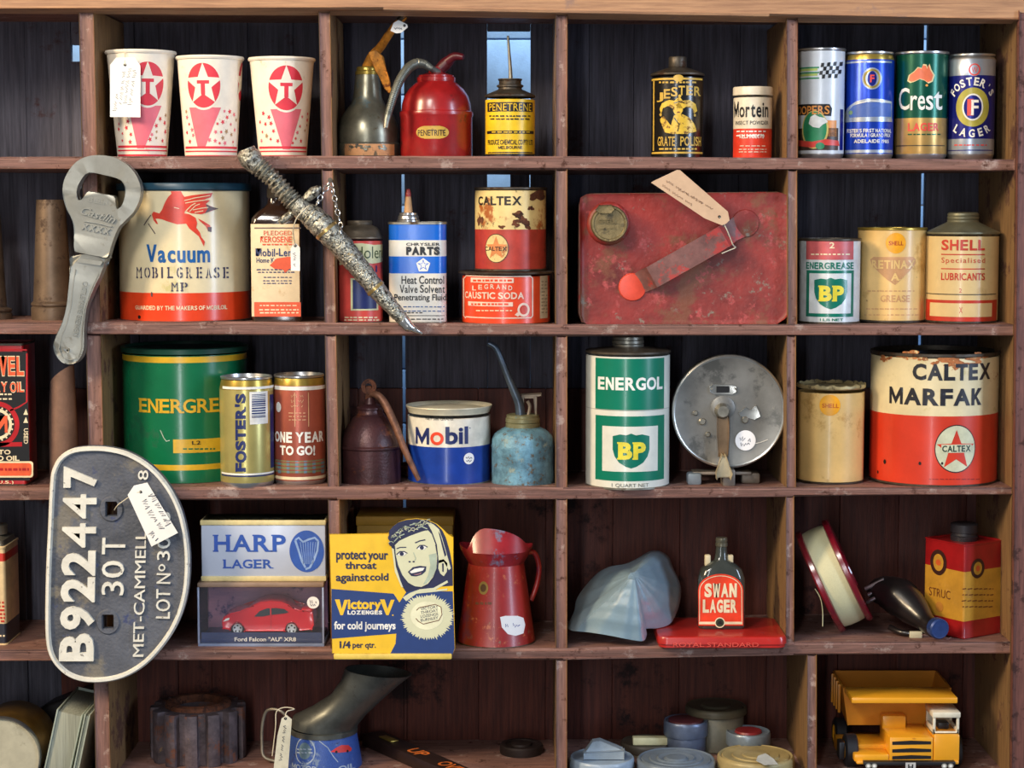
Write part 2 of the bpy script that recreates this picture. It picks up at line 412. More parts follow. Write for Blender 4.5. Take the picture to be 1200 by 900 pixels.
    def small(s, surf, X0, X1, Ys, h, m, L=2, seed=1, fill=0.75):
        """lines of print too small to read: short dashes"""
        rn = random.Random(seed)
        for Y in Ys:
            x = X0 + rn.uniform(0, (X1 - X0) * .06)
            while x < X1 - 1:
                wd = rn.uniform(2.0, 5.5)
                s.rect(surf, x, min(X1, x + wd), Y - h / 2, Y + h / 2, m, L); x += wd + rn.uniform(.7, 1.5) / fill
        return s
    def scribble(s, surf, X0, Y0, X1, Y1, amp, w, m, L=2, seed=3, n=None):
        """a line of handwriting from one pixel to another"""
        rn = random.Random(seed); ln = math.hypot(X1 - X0, Y1 - Y0); dx, dy = (X1 - X0) / ln, (Y1 - Y0) / ln
        q, run, up, word = 0.0, [], True, rn.randint(4, 9)
        while q < ln:
            h = amp * (rn.uniform(.25, .6) if rn.random() < .7 else rn.uniform(.7, 1.0)) * (1 if up else -1) * .7
            sl = .25 * h; run.append((X0 + dx * (q + sl) + dy * h, Y0 + dy * (q + sl) - dx * h)); up = not up
            q += rn.uniform(.9, 2.0); word -= 1
            if word <= 0:
                if len(run) > 1: s.stroke(surf, run, w, m, L)
                run = []; q += rn.uniform(1.5, 2.6); word = rn.randint(4, 10)
        if len(run) > 1: s.stroke(surf, run, w, m, L)
        return s
    def blot(s, surf, X, Y, rx, ry, m, L=1, seed=1, n=26):
        """an irregular stain"""
        rn = random.Random(seed); ph = [rn.uniform(0, 6.28) for _ in range(4)]; pts = []
        for i in range(n):
            a = 2 * PI * i / n; k = 1 + .26 * math.sin(2 * a + ph[0]) + .2 * math.sin(3 * a + ph[1]) + .14 * math.sin(5 * a + ph[2]) + rn.uniform(-.12, .12)
            pts.append((X + rx * k * math.cos(a), Y + ry * k * math.sin(a)))
        return s.poly(surf, pts, m, L)
    def obj(s, name, parent=None, label=None, ang=38, kind=None):
        me = bpy.data.meshes.new(name); me.from_pydata([tuple(v) for v in s.v], [], s.f)
        for m in s.mats: me.materials.append(m)
        me.polygons.foreach_set('material_index', s.m); me.polygons.foreach_set('use_smooth', s.sm)
        me.validate(); me.update()
        bm = bmesh.new(); bm.from_mesh(me)
        bmesh.ops.remove_doubles(bm, verts=bm.verts[:], dist=1e-6)
        bm.to_mesh(me); bm.free()
        me.set_sharp_from_angle(angle=math.radians(ang))
        o = bpy.data.objects.new(name, me); sc.collection.objects.link(o)
        p = parent if parent is not None else (s.t.o if s.t else None)
        o.parent = p
        if label: o['label'] = label
        if kind: o['kind'] = kind
        return o
# ------------------------------------------------------------------ the open shelving
DEPTH = 0.185
wood_dust = dict(wear=[((166, 142, 132), 0.36, 34), ((84, 52, 42), 0.34, 60)], bump=0.35, bscale=60)
W_H = mat('shelf_wood_along', (136, 99, 88), 0.62, var=0.25, scale=6, grain=(3, 30, 60), **wood_dust)
W_V = mat('shelf_wood_upright', (132, 96, 86), 0.62, var=0.25, scale=6, grain=(60, 30, 3), **wood_dust)
W_RAIL = mat('rail_wood', (142, 104, 78), 0.6, scale=6, grain=(2, 30, 45), col2=(190, 146, 108), wear=((150, 120, 104), 0.3, 14), bump=0.25, bscale=50)
W_OL = mat('bare_wood_sides', (112, 82, 52), 0.6, scale=6, grain=(45, 30, 2.5), col2=(150, 116, 74), wear=((90, 56, 42), 0.42, 16), bump=0.3, bscale=50)
W_SIDE = mat('side_wood', (100, 58, 38), 0.55, scale=6, grain=(45, 30, 2.5), col2=(138, 88, 52), wear=((84, 42, 28), 0.4, 22), bump=0.25, bscale=50)
W_BU = mat('back_board_grey', (44, 41, 50), 0.7, scale=6, grain=(40, 40, 2), col2=(82, 80, 94), wear=((64, 40, 40), 0.3, 9), bump=0.4, bscale=40)
W_BL = mat('back_board_painted_lit', (58, 56, 66), 0.7, scale=6, grain=(40, 40, 2), col2=(96, 94, 106), wear=((74, 46, 44), 0.3, 9), bump=0.4, bscale=40)  # light falling on the far-left boards, put into a lighter grey colour
W_BR = mat('back_board_red', (66, 27, 20), 0.62, scale=6, grain=(40, 40, 2), col2=(104, 50, 36), wear=((40, 26, 26), 0.35, 9), bump=0.4, bscale=40)

cab = Thing('shelving_unit', 'old reddish-brown wooden pigeonhole shelving unit holding all the tins and bottles', 'shelving', 600, 0.0, Y=943)
cab.o.location = cab.loc = Vector((0, 0, at(600, 955).z)); cab.ro = CAMP - cab.loc
def L0(p): return p - cab.loc
XL, XR = -255, 1206
def band(name, top, bot, y0, y1, m, bev=0.0025):
    a = [L0(at(X, Y)) for X, Y in top]; c = [L0(at(X, Y)) for X, Y in bot]
    pts = [(p.x, p.z) for p in c] + [(p.x, p.z) for p in reversed(a)]
    b = B(cab); b.prism(pts, y0, y1, m, bev); return b.obj(name, cab.o)
for j in range(1, 6):
    top = [(max(XL, min(1189, x)), y) for x, y in SH[j][0]]; bot = [(max(XL, min(1189, x)), y) for x, y in SH[j][1]]
    band('shelf', top, bot, 0.0, DEPTH, W_H, 0.003)
band('top_rail', [(XL - 20, -26), (1290, -18)], [(XL - 20, 12.5), (450, 13.3), (900, 21), (1290, 27)], -0.012, 0.016, W_RAIL, 0.004)
band('top_board', [(XL - 10, -10), (1260, -4)], [(XL - 10, 8), (1260, 14)], 0.0165, DEPTH, W_H, 0.002)
def post(xa_top, xb_top, Ya, xa_bot, xb_bot, Yb, m=W_V, y1=DEPTH, name='divider', y0=0.0025):
    pts = [L0(at(X, Y)) for X, Y in ((xa_bot, Yb), (xb_bot, Yb), (xb_top, Ya), (xa_top, Ya))]
    b = B(cab); b.prism([(p.x, p.z) for p in pts], y0, y1, m, 0.0025); o = b.obj(name, cab.o)
    if m in (W_V, W_SIDE):
        o.data.materials.append(W_OL)
        for f in o.data.polygons:
            if abs(f.normal.x) > .7: f.material_index = 1
    return o
def yb(j, X): return lerp_poly(SH[j][1], X) + .4
def yt(j, X): return lerp_poly(SH[j][0], X) - .4
ROWS = [(14, 0, 1), (0, 1, 2), (0, 2, 3), (0, 3, 4), (0, 4, 5)]
for r in range(5):
    def cell(xa0, xb0, xa1, xb1, **k):
        Ya = (lerp_poly([(-260, 13.5), (450, 14.2), (900, 22), (1290, 28)], xa0) if r == 0 else yb(r, xa0)); Yb_ = yt(r + 1, xa0)
        f = lambda a, b, Y: a + (b - a) * (Y - 30) / 850.0
        post(f(xa0, xa1, Ya), f(xb0, xb1, Ya), Ya, f(xa0, xa1, Yb_), f(xb0, xb1, Yb_), Yb_, **k)
    cell(-170, -153, -150, -133)
    cell(92.5, 110, 111.5, 129)
    if r < 4: cell(373.5, 387, 390, 403)
    cell(651, 665, 651.5, 664.5)
    if r < 4: cell((922, 923, 922, 921)[r], (935, 934, 933, 931)[r], (922, 924, 921.5, 921)[r], (935, 934.5, 932.5, 930.5)[r])
    else: cell(946, 957, 946, 957)
post(1190.5, 1262, 16, 1181.5, 1252, 958, W_SIDE, name='side_panel', y0=-0.004)
post(1190.5, 1272, 16, 1181.5, 1262, 958, mat('stile_wood', (118, 72, 60), .6, var=.25, scale=6, grain=(60, 30, 3), wear=((70, 40, 32), .4, 40), bump=.3, bscale=60), y1=-.0045, name='face_stile', y0=-.014)
post(XL - 12, XL, 10, XL - 8, XL + 6, 958, W_SIDE, name='side_panel', y0=-0.004)
# back boards: upright planks with open joints; one plank is cut short so daylight shows through
YB0, YB1 = DEPTH + 0.0005, DEPTH + 0.014
EU = [-250, -170, -90, -20, 32, 86, 100, 160, 225, 292, 345, 404, 470.2, 474.0, 571, 621.5, 690, 742, 800, 866, 905, 990, 1080, 1084, 1150, 1215]
def plank_set():
    b = B(cab); rn = random.Random(5)
    for a, c in zip(EU, EU[1:]):
        if a in (470.2, 1080): continue                    # open joints
        segs = [(12, 455)]
        if a == 571: segs = [(12, 36), (222, 455)]
        if a == 86: segs = [(12, 52), (72, 455)]
        for t_, u_ in segs:
            p = L0(at(a, u_, YB0)); q = L0(at(c, t_, YB0)); dy = rn.uniform(0, .005); p.x = L0(at(a, 250, YB0)).x; q.x = L0(at(c, 250, YB0)).x
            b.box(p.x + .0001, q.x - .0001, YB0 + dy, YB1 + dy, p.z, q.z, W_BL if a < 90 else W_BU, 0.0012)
        if a == 571:                                       # narrow strip left of the opening, and the packing behind it
            p = L0(at(598, 222, YB0)); q = L0(at(620.5, 118, YB0)); b.box(p.x, q.x, YB0, YB1, p.z, q.z, W_BU, 0.0012)
    b.obj('upper_back_panel', cab.o)
    b = B(cab)
    for a, c in zip([-250, -120, 20, 60, 112, 200, 240, 330, 418, 470.2, 474.0, 560, 640, 720, 800, 905, 990, 1060, 1140, 1215], [-120, 20, 60, 112, 200, 240, 330, 418, 470.2, 474.0, 560, 640, 720, 800, 905, 990, 1060, 1140, 1215]):
        if a == 470.2: p, q = L0(at(a, 955, YB0)), L0(at(c, 640, YB0)); p.x = L0(at(a, 250, YB0)).x; q.x = L0(at(c, 250, YB0)).x
        else: p, q = L0(at(a, 955, YB0)), L0(at(c, 455.5, YB0)); p.x = L0(at(a, 250, YB0)).x; q.x = L0(at(c, 250, YB0)).x
        dy = rn.uniform(0, .004)
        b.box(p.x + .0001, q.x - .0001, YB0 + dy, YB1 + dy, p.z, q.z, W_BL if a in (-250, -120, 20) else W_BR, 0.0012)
    b.obj('lower_back_panel', cab.o)
plank_set()
# wall behind the unit, seen through the open joints
wb = B(None)
wm = mat('blue_wall_paint', (120, 160, 205), 0.7, var=0.15, scale=8, bump=0.2)
for i in range(26):
    wb.box(-1.6, 1.6, 0.80, 0.83, 0.2 + i * 0.09, 0.2 + i * 0.09 + 0.0885, wm, 0.003)
wo = wb.obj('wall_back'); wo['kind'] = 'structure'; wo['label'] = 'pale blue boarded wall behind the shelving'
# ------------------------------------------------------------------ shared finishes and helpers for the goods
STEEL = mat('tin_plate', (150, 146, 134), 0.38, 0.75, var=0.2, scale=60, wear=((92, 70, 50), 0.25, 60))
STEEL_D = mat('dark_tin_plate', (84, 76, 66), 0.45, 0.6, var=0.25, scale=50, wear=((70, 46, 30), 0.4, 50))
ALU = mat('can_aluminium', (196, 196, 196), 0.28, 0.9, var=0.06)
GOLDM = mat('gold_lacquer', (176, 150, 70), 0.3, 0.7, var=0.1)
RUST = mat('rust', (104, 58, 34), 0.85, 0.1, var=0.35, scale=90, wear=((58, 34, 26), 0.45, 80), bump=0.5, bscale=250)
PAPER = mat('tag_paper', (238, 236, 230), 0.8, var=0.03)
KRAFT = mat('buff_tag_card', (205, 172, 140), 0.8, var=0.06)
INK = mat('pen_ink', (72, 72, 84), 0.8, var=0.02)
STRING = mat('tag_string', (215, 205, 180), 0.9, var=0.1)
WHITE = paint((236, 234, 226)); CREAM = paint((232, 214, 176)); BLACK = paint((16, 15, 17), .4); RED = paint((206, 40, 36)); NAVY = paint((30, 42, 96))
YELLOW = paint((240, 196, 40)); STICK = mat('price_sticker_paper', (242, 240, 238), 0.7, var=0.02)

def rim_part(t, r, zt, m=STEEL, name='rim', depth=0.003, h=0.003, recess=True, parent=None, ey=1.0):
    b = B(t); e = 0.0011
    b.lathe([(r * .97, zt - h - .0006), (r + e * .4, zt - h - .0004), (r + e, zt - h + .0004), (r + e, zt - .0006), (r + e * .3, zt), (r - .001, zt), (r - .0016, zt - depth), (r * .5, zt - depth - (.0006 if recess else 0)), (0, zt - depth)], m, ey=ey)
    return b.obj(name, parent)
def tin(t, hw, Yt, bands, seam=None, lid=True, lid_m=None, lid_name='lid', X=None, ey=1.0):
    """a round tin: bands [(Y of the band's top or None, material)] from the base up; returns (builder of the body, printing surface)"""
    seam = seam or STEEL; r = hw * t.s; zt = t.zr(Yt); e = 0.0009
    b = B(t); pr = [(0, .0006, seam), (r * .94, .0006, seam), (r * .96, 0, seam), (r + e, .0004, seam), (r + e, .0022, seam), (r, .0028, bands[0][1])]
    for (Y, m), nx in zip(bands, list(bands[1:]) + [(None, bands[-1][1])]):
        z = (zt - .0034) if Y is None else max(.003, t.zr(Y, -r))
        pr.append((r, z, nx[1]))
    pr.append((r * .97, zt - .003, seam))
    b.lathe(pr, bands[0][1], 96, ey=ey)
    sf = Cyl(t, [(r, 0), (r, zt)], ey=ey)
    if lid: rim_part(t, r, zt, lid_m or seam, lid_name, ey=ey)
    return b, sf
def sticker(t, surf, X, Y, r, parent=None, name='price_sticker', txt=None, ry=None):
    b = B(t); b.disc(surf, X, Y, r, ry or r, STICK, 5)
    if txt: b.text(surf, txt, X - r * .6, X + r * .6, Y - r * .35, Y + r * .35, INK, 7)
    else:
        b.scribble(surf, X - r * .6, Y - r * .15, X + r * .6, Y - r * .1, r * .4, .8, INK, 7, seed=int(X)); b.scribble(surf, X - r * .5, Y + r * .4, X + r * .5, Y + r * .35, r * .3, .8, INK, 7, seed=int(Y))
    return b.obj(name, parent)
def price_tag(label, pts, y, hole, lines, string=None, m=None, amp=3.2, tilt=(0.0, 0.0), pen=None, w=.8):
    """a card tag hanging in front of things: outline pixels at depth y; tilt = how far depth changes per pixel away from the hole"""
    X, Y = hole
    t = Thing('price_tag', label, 'price tag', X, y, Y=Y)
    nx = Vector((tilt[0] / t.s, -1, -tilt[1] / t.s)).normalized()
    U = Vector((1, 0, 0)); U = (U - nx * U.dot(nx)).normalized(); V = nx.cross(U)
    pl = Plane(t, (0, 0, 0), U, V)
    b = B(t); q = [pl.hit(*p) for p in pts]
    b.prism(q, -0.0006, 0.0, m or PAPER, plane=pl)
    b.disc(pl, X, Y, 1.7, 1.7, BLACK, 1, 14)
    for i, l in enumerate(lines): b.scribble(pl, *l, amp, w, pen or INK, 2, seed=i + 5)
    b.obj('card')
    if string:
        b = B(t); b.tube([t.P(*p) for p in string], 0.0007, STRING, 6, sub=4); b.obj('string')
    return t

# ------------------------------------------------------------------ ROW 1: paper cups
CUPW = mat('cup_paper', (236, 226, 208), 0.55, var=0.05, wear=((208, 190, 160), 0.25, 30))
CUPR = paint((214, 50, 66), 0.5, var=.06); CUPP = paint((224, 108, 122), 0.5, var=.06); CUPG = paint((168, 132, 90), 0.5)
def cup(label, X, hwt, Yt, hwb, Yb, disc, tri, yc, seed, extra=None):
    t = Thing('paper_cup', label, 'cup', X, yc, 1, group=None); s = t.s
    zt = t.zr(Yt); rt, rb = hwt * s, hwb * s
    b = B(t)
    b.lathe([(0, .004), (rb * .93, .004), (rb * .95, 0), (rb, 0), (rt * .97, zt - .003), (rt * .93, zt - .003), (rb * .94, .006), (0, .006)], CUPW, 80)
    sf = Cyl(t, [(rb, 0), (rt * .97, zt)])
    cx, cy, rx, ry = disc
    (ax, bx, y0), (px, y1) = tri
    b.poly(sf, [(ax, y0), (bx, y0), (px + 4, y1), (px - 4, y1)], CUPP, 1)
    b.disc(sf, cx, cy, rx + 2.5, ry + 2.5, CUPW, 2); b.disc(sf, cx, cy, rx, ry, CUPR, 3)
    b.star(sf, cx, cy - 1, ry * .98, CUPW, 4, .42)
    b.rect(sf, cx - 7, cx + 7, cy - 6, cy - 2, CUPR, 5); b.rect(sf, cx - 2.4, cx + 2.4, cy - 2, cy + 11, CUPR, 5)
    yb0 = 182 + (Yb - 182)
    for dy, h in ((9, 2.6), (5, 1.6), (-1, 2.2)):
        w_ = hwb * 1.02; b.rect(sf, X - w_ * .97, X + w_ * .97, Yb - dy - h, Yb - dy, CUPR, 2)
    rn = random.Random(seed); placed = []
    for k in range(400):
        if len(placed) > 34: break
        y = rn.uniform(cy + ry + 4, Yb - 15); hw = hwb + (hwt - hwb) * (Yb - y) / (Yb - Yt)
        x = X + rn.uniform(-.9, .9) * hw
        f = (y - y0) / (y1 - y0); l, r_ = ax + (px - ax) * f, bx + (px - bx) * f
        if l - 4 < x < r_ + 4 or any(math.hypot(x - a, y - c) < 6.0 for a, c in placed): continue
        placed.append((x, y)); b.star(sf, x, y, rn.choice([2.4, 3.0, 3.4]), rn.choice([CUPR, CUPP, CUPG, CUPR]), 2, .45, rn.uniform(0, 1))
    if extra: b.disc(sf, extra[0], extra[1], extra[2], extra[3], CUPR, 3); b.star(sf, extra[0], extra[1], extra[3] * .9, CUPW, 4, .42)
    b.obj('body')
    b = B(t)
    b.lathe([(rt * .96, zt - .004), (rt, zt - .0042), (rt * 1.025, zt - .002), (rt * 1.005, zt), (rt * .965, zt - .0008), (rt * .96, zt - .004)], CUPW, 80); b.obj('rim')
    return t
cup('white paper cup with red star disc, half hidden by the white tag on its rim', 167, 40.5, 60.5, 28.5, 182, (173, 98, 22, 25), ((150, 189, 124), (165, 174)), .055, 1)
cup('white paper cup with red star disc, middle one of the three cups', 247.5, 39, 67, 30, 183, (238, 100, 21, 25.5), ((222, 259, 126), (236, 174)), .055, 2, (282, 96, 10, 22))
cup('white paper cup with red star disc, standing above the dagger pommel', 331.5, 38.5, 68.5, 27.5, 183, (335.5, 103, 22.5, 25.5), ((317, 353, 128), (335.5, 175)), .055, 3)
price_tag('white card tag with faint handwriting, hanging on the rim of a paper cup', [(129, 137), (129, 76), (136, 67.5), (158, 67), (164.5, 77), (164.5, 137.5)], .008, (146.5, 76),
          [(158, 82, 152, 124), (152, 80, 146, 126), (145, 84, 141, 122), (137, 110, 134, 134)], [(146.5, 76, .007), (146, 66, .010), (147, 60, .014)], amp=4, w=.7, pen=mat('faint_pencil', (124, 124, 128), .8))

# ------------------------------------------------------------------ oil can with ochre spout
BRASSY = mat('old_brass_olive', (126, 122, 104), 0.3, 0.6, var=0.25, scale=30, wear=[((104, 88, 60), 0.3, 40), ((92, 108, 110), 0.42, 20)])
OCHRE = mat('ochre_rust', (196, 124, 30), 0.7, 0.1, var=0.3, scale=80, wear=((120, 60, 24), 0.4, 110), bump=.4)
t = Thing('oil_can', 'dull brass long-necked oil can with an ochre spout and lever', 'oil can', 431.5, .088, 1)
b = B(t)
b.prof([(0, None), (36, None), (37.5, 182), (37.5, 169), (36.3, 167.5), (36.5, 160), (35, 148), (31.5, 138), (26.5, 130), (20, 122), (17, 114), (15.5, 100), (14, 88), (0, 88)], BRASSY)
sf = Cyl(t, [(37.5 * t.s, 0), (37.5 * t.s, .05)])
LBL = mat('worn_orange_label', (214, 152, 98), 0.6, wear=[((96, 84, 60), .4, 90), ((60, 66, 70), .34, 60)])
b.rect(sf, 404, 462, 168.5, 182, LBL, 1)
rn = random.Random(4)
for k in range(26): b.disc(sf, rn.uniform(410, 455), rn.uniform(170.5, 175), rn.uniform(1, 2.6), rn.uniform(.8, 1.5), BRASSY, 2, 8)
b.obj('body')
b = B(t); b.prof([(13, 88.5), (14.5, 87.5), (14.5, 84), (13, 83), (13, 80), (12, 78.5), (0, 77.5)], GOLDM); b.obj('collar')
b = B(t); b.tube([t.P(430, 79, .088), t.P(436, 66, .082), t.P(446, 55, .07), t.P(456, 40, .052), t.P(466, 27, .046), t.P(478, 16, .040)], [.0065, .006, .0055, .005, .0045, .004], OCHRE, 12, sub=4)
b.obj('spout')
b = B(t); b.tube([t.P(468, 24.5, .045), t.P(474, 19, .042), t.P(482, 14.5, .039)], [.005, .0045, .004], STEEL_D, 12, sub=3); b.obj('nozzle')
pl = Plane(t, t.P(440, 85, .05), (1, 0, 0), (0, 0, 1))
b = B(t); b.prism([pl.hit(*p) for p in [(431, 61), (440, 58), (449, 66), (452, 80), (456, 92), (459, 104), (456, 110), (451, 104), (446, 92), (440, 82), (435, 70)]], -.008, 0, OCHRE, .002, plane=pl); b.obj('lever')
price_tag('small torn white paper tag wrapped on the ochre spout of the brass can', [(457.5, 36), (461, 27), (467, 23.5), (477, 28.5), (478, 32), (470, 38.5), (464, 39)], .030, (474, 30), [(462, 33, 473, 34)], amp=2)

# ------------------------------------------------------------------ red pump oil can
REDC = mat('deep_red_enamel', (150, 26, 28), 0.3, var=0.2, scale=25, wear=[((84, 26, 24), 0.32, 25), ((190, 70, 60), .2, 60)], coat=.4)
REDD = mat('dark_red_enamel', (84, 16, 26), 0.4, var=0.2)
t = Thing('oil_can', 'round red pump oil can with a grey flexible spout and small gold label', 'oil can', 511.5, .075, 1)
b = B(t)
b.prof([(0, None), (40.5, None), (42, 183), (42, 138), (42.8, 136.5), (43, 134), (42.6, 131.5), (41, 130.5), (40, 122), (37.5, 113), (32, 104.5), (26, 99), (22, 96), (22, 94), (0, 94)], REDC, 84)
sf = Cyl(t, [(42 * t.s, 0), (42 * t.s, .06)])
lb = paint((196, 160, 62), 0.4, wear=((150, 110, 50), .3, 80))
b.disc(sf, 498, 155, 11, 7, lb, 1); b.disc(sf, 515, 155, 11, 7, lb, 1); b.rect(sf, 497, 516, 147.5, 162.5, lb, 1)
b.text(sf, 'PENETRITE', 490, 522, 152, 159, paint((40, 30, 20)), 3, .01)
b.obj('body')
b = B(t); b.prof([(21, 96), (22.5, 95), (22.5, 91), (20.5, 90), (20.5, 88.5), (15, 87), (9, 85), (7.5, 79), (0, 78)], REDC); b.obj('collar')
b = B(t); b.tube([t.P(513, 84, .075), t.P(522, 75, .075), t.P(529, 69, .072)], [.007, .008, .006], REDD, 12, sub=3); b.tube([t.P(524, 72, .07), t.P(533, 66, .066), t.P(543, 67, .062)], [.006, .0055, .004], REDD, 12, sub=3); b.obj('pump_lever')
b = B(t); pts = [(514, 85, .07), (505, 80, .06), (497, 75, .052), (488, 74, .046), (478, 80, .040), (469, 93, .034), (462, 110, .027), (456, 130, .021), (453, 142, .019)]
P_ = [t.P(*p) for p in pts]
FLEX = mat('spout_coil_metal', (124, 126, 118), 0.4, 0.6, var=.2)
b.tube(P_, [.0042, .0042, .005, .0058, .0058, .0054, .005, .0045, .004], FLEX, 12, sub=6)
for i in range(60):
    q = i / 60 * 6.3 + 1.2; k = int(q); f = q - k
    p = P_[k].lerp(P_[k + 1], f); d = (P_[k + 1] - P_[k]).normalized(); rr = [.0042, .0042, .005, .0058, .0058, .0054, .005, .0045, .004]; r0 = rr[k] + (rr[k + 1] - rr[k]) * f
    b.lathe([(r0 * .9, -.0009), (r0 * 1.13, 0), (r0 * .9, .0009)], FLEX, 12, frame=Matrix.Translation(p) @ d.to_track_quat('Z', 'Y').to_matrix().to_4x4())
b.obj('spout_coil')
b = B(t); b.tube([t.P(453.5, 140, .0193), t.P(452, 150, .018)], [.004, .0032], STEEL, 12); b.obj('nozzle')

# ------------------------------------------------------------------ yellow penetrating-oil can
PY = paint((236, 194, 34)); BK = paint((30, 26, 30))
t = Thing('oil_tin', 'small yellow and black oil tin with a long thin upright spout', 'oil tin', 597.8, .05, 1)
b, sf = tin(t, 29, 114.5, [(180, BK), (None, PY)], STEEL_D, lid=False)
b.rect(sf, 571.5, 624, 119.5, 130.5, BK, 1)
b.text(sf, 'PENETRENE', 574, 622, 121, 129.5, PY, 3, .0, space=1.05)
b.small(sf, 573, 622, [136, 139.5], 1.6, BK, 2, 4); b.rect(sf, 571, 625, 153, 156.5, BK, 1); b.small(sf, 575, 621, [154.8], 1.3, PY, 3, 5)
b.text(sf, 'PRODUCE CHEMICAL CO PTY LTD', 572, 624, 163.5, 169.5, BK, 2, .02); b.text(sf, 'MELBOURNE', 584, 612, 171, 174.5, BK, 2, .02)
b.rect(sf, 572, 624, 178, 179.3, BK, 1)
b.obj('body')
b = B(t); b.prof([(29, 114.5), (29.5, 113.5), (29.5, 112), (28, 111), (20, 107.5), (14, 105), (13.5, 103), (15.5, 102), (15.5, 100), (13, 99), (13, 95), (14, 94), (14, 92.5), (0, 92)], STEEL_D); b.obj('shoulder')
b = B(t); b.tube([t.P(598.5, 92.5, .05), t.P(598, 80, .05), t.P(596.5, 60, .05), t.P(595.3, 42, .05)], [.0026, .0022, .0018, .0014], STEEL, 12, sub=3); b.obj('spout')

# ------------------------------------------------------------------ black and gold polish tin
GLD = paint((206, 168, 70), 0.35); BLK = paint((22, 20, 18), 0.25, coat=.5)
t = Thing('polish_tin', 'black and gold polish tin with a capped cone top, beside the cream and red canister', 'polish tin', 793.3, .06, 1)
b, sf = tin(t, 30.5, 88.5, [(None, BLK)], STEEL_D, lid=False)
for a in ((764, 823, 91, 93.3), (764, 823, 177.8, 180)): b.rect(sf, *a, GLD, 1)
b.rect(sf, 765.5, 767, 95, 177, GLD, 1); b.disc(sf, 795, 91.5, 6, 4, GLD, 1)
b.small(sf, 772, 818, [96.5], 2, GLD, 2, 4); b.small(sf, 772, 818, [174.5], 2, GLD, 2, 8)
for ch, x, y in zip('JESTER', (774, 782, 790.5, 799, 808, 817), (114, 110, 107.5, 106, 106, 107)): b.text(sf, ch, x - 4, x + 3.6, y - 5.5, y + 5.5, GLD, 2, .02, serif=True)
GD2 = paint((226, 186, 60), 0.35, wear=((120, 84, 24), .45, 160))
b.disc(sf, 794.5, 128, 5.5, 7, GD2, 1); b.poly(sf, [(788, 127), (783, 124), (777, 127), (775, 133), (773, 128), (776, 121), (784, 117), (790, 118), (796, 113), (800, 118), (808, 117), (815, 122), (817, 130), (813, 133), (811, 127), (804, 125), (801, 127)], GD2, 1)
for x, y in ((774.5, 134.5), (796.5, 112.5), (814, 135)): b.disc(sf, x, y, 1.8, 1.8, GLD, 2, 12)
b.poly(sf, [(790, 135), (800, 134), (808, 138), (814, 146), (816, 154), (805, 157), (788, 157), (779, 155), (776, 147), (774, 139), (778, 136), (783, 143), (786, 147)], GD2, 1)
b.disc(sf, 777, 141, 3.5, 4, GD2, 2); b.stroke(sf, [(790, 121), (796, 119), (802, 121)], 1, BLK, 3); b.disc(sf, 795, 131.5, 1.8, .8, paint((120, 60, 30)), 3); b.stroke(sf, [(790, 138), (796, 146), (794, 154)], 1, BLK, 3)
b.text(sf, 'GRATE', 771, 791, 160, 171, GLD, 2, .02, serif=True); b.text(sf, 'POLISH', 797, 821, 160, 171, GLD, 2, .02, serif=True)
b.obj('body')
b = B(t); b.prof([(30.5, 89.5), (31.5, 88.5), (31.5, 87), (30, 86), (22, 83), (13, 80), (9.5, 79), (9.5, 77.5)], STEEL_D); b.obj('shoulder')
b = B(t); b.prof([(10, 79), (10.5, 78), (10.5, 68), (9.5, 66.5), (0, 66)], STEEL_D); b.obj('cap')

# ------------------------------------------------------------------ cream and red canister
MR = paint((222, 62, 40), 0.35); MC = paint((230, 218, 194), 0.35)
t = Thing('powder_canister', 'slim cream and red powder canister with black lettering', 'canister', 881.5, .05, 1)
b, sf = tin(t, 22.5, 112, [(150.5, MR), (None, MC)], MR, lid=False)
b.text(sf, 'Mortein', 860.8, 900, 118.5, 137.5, BLACK, 2, .02); b.text(sf, 'INSECT POWDER', 862.5, 900, 141.5, 146, BLACK, 2, .0)
b.small(sf, 863, 897, [154, 159], 1.6, WHITE, 2, 3); b.text(sf, 'KILLS INSECTS', 867, 895, 157, 162, WHITE, 2, .02); b.small(sf, 866, 898, [171, 175, 178], .9, MC, 2, 5)
b.obj('body')
b = B(t); b.prof([(22.6, 112.5), (23.3, 112), (23.3, 104), (22.5, 102.3), (0, 102)], MC); b.obj('lid')

# ------------------------------------------------------------------ beer cans, top row
def beer(label, X, hw, Yt, bands, yc, shelf=1, neck=0, neck_m=None):
    t = Thing('beer_can', label, 'beer can', X, yc, shelf)
    r = hw * t.s; zt = t.zr(Yt)
    b = B(t); q = [(0, .002, ALU), (r * .78, .002, ALU), (r * .82, 0, ALU), (r * .9, .0006, ALU), (r * .97, .004, ALU), (r, .0075, bands[0][1])]
    for (Y, m), nx in zip(bands, list(bands[1:]) + [(None, None)]):
        z = zt - .004 - neck * t.s if Y is None else t.zr(Y, -r)
        q.append((r, z, nx[1] or ALU))
    if neck: q[-1] = (r, q[-1][1], neck_m or ALU); q.append((r * .93, zt - .004))
    b.lathe(q, ALU, 80)
    k = .93 if neck else 1.0
    rim_part(t, r * k, zt, ALU, 'lid', .004, .003)
    return t, b, Cyl(t, [(r, 0), (r, zt)])
CW = mat('can_white_metallic', (220, 224, 228), .3, .1, var=.04); CB = mat('can_blue_metallic', (22, 62, 178), .28, .45, var=.06); CG = mat('can_green_metallic', (8, 84, 66), .26, .45, var=.06)
CGD = mat('can_gold_metallic', (196, 158, 92), .3, .5, var=.06); CDB = mat('can_navy_metallic', (28, 34, 128), .28, .4, var=.06); CSIL = mat('can_silver', (176, 186, 200), .3, .6, var=.05)
pg = paint((40, 140, 90)); po = paint((232, 150, 70)); pr_ = paint((222, 70, 58))
t, b, sf = beer('white beer can with a chequered flag and green badge, partly behind the upright', 961.5, 26.8, 57.5, [(None, CW)], .055)
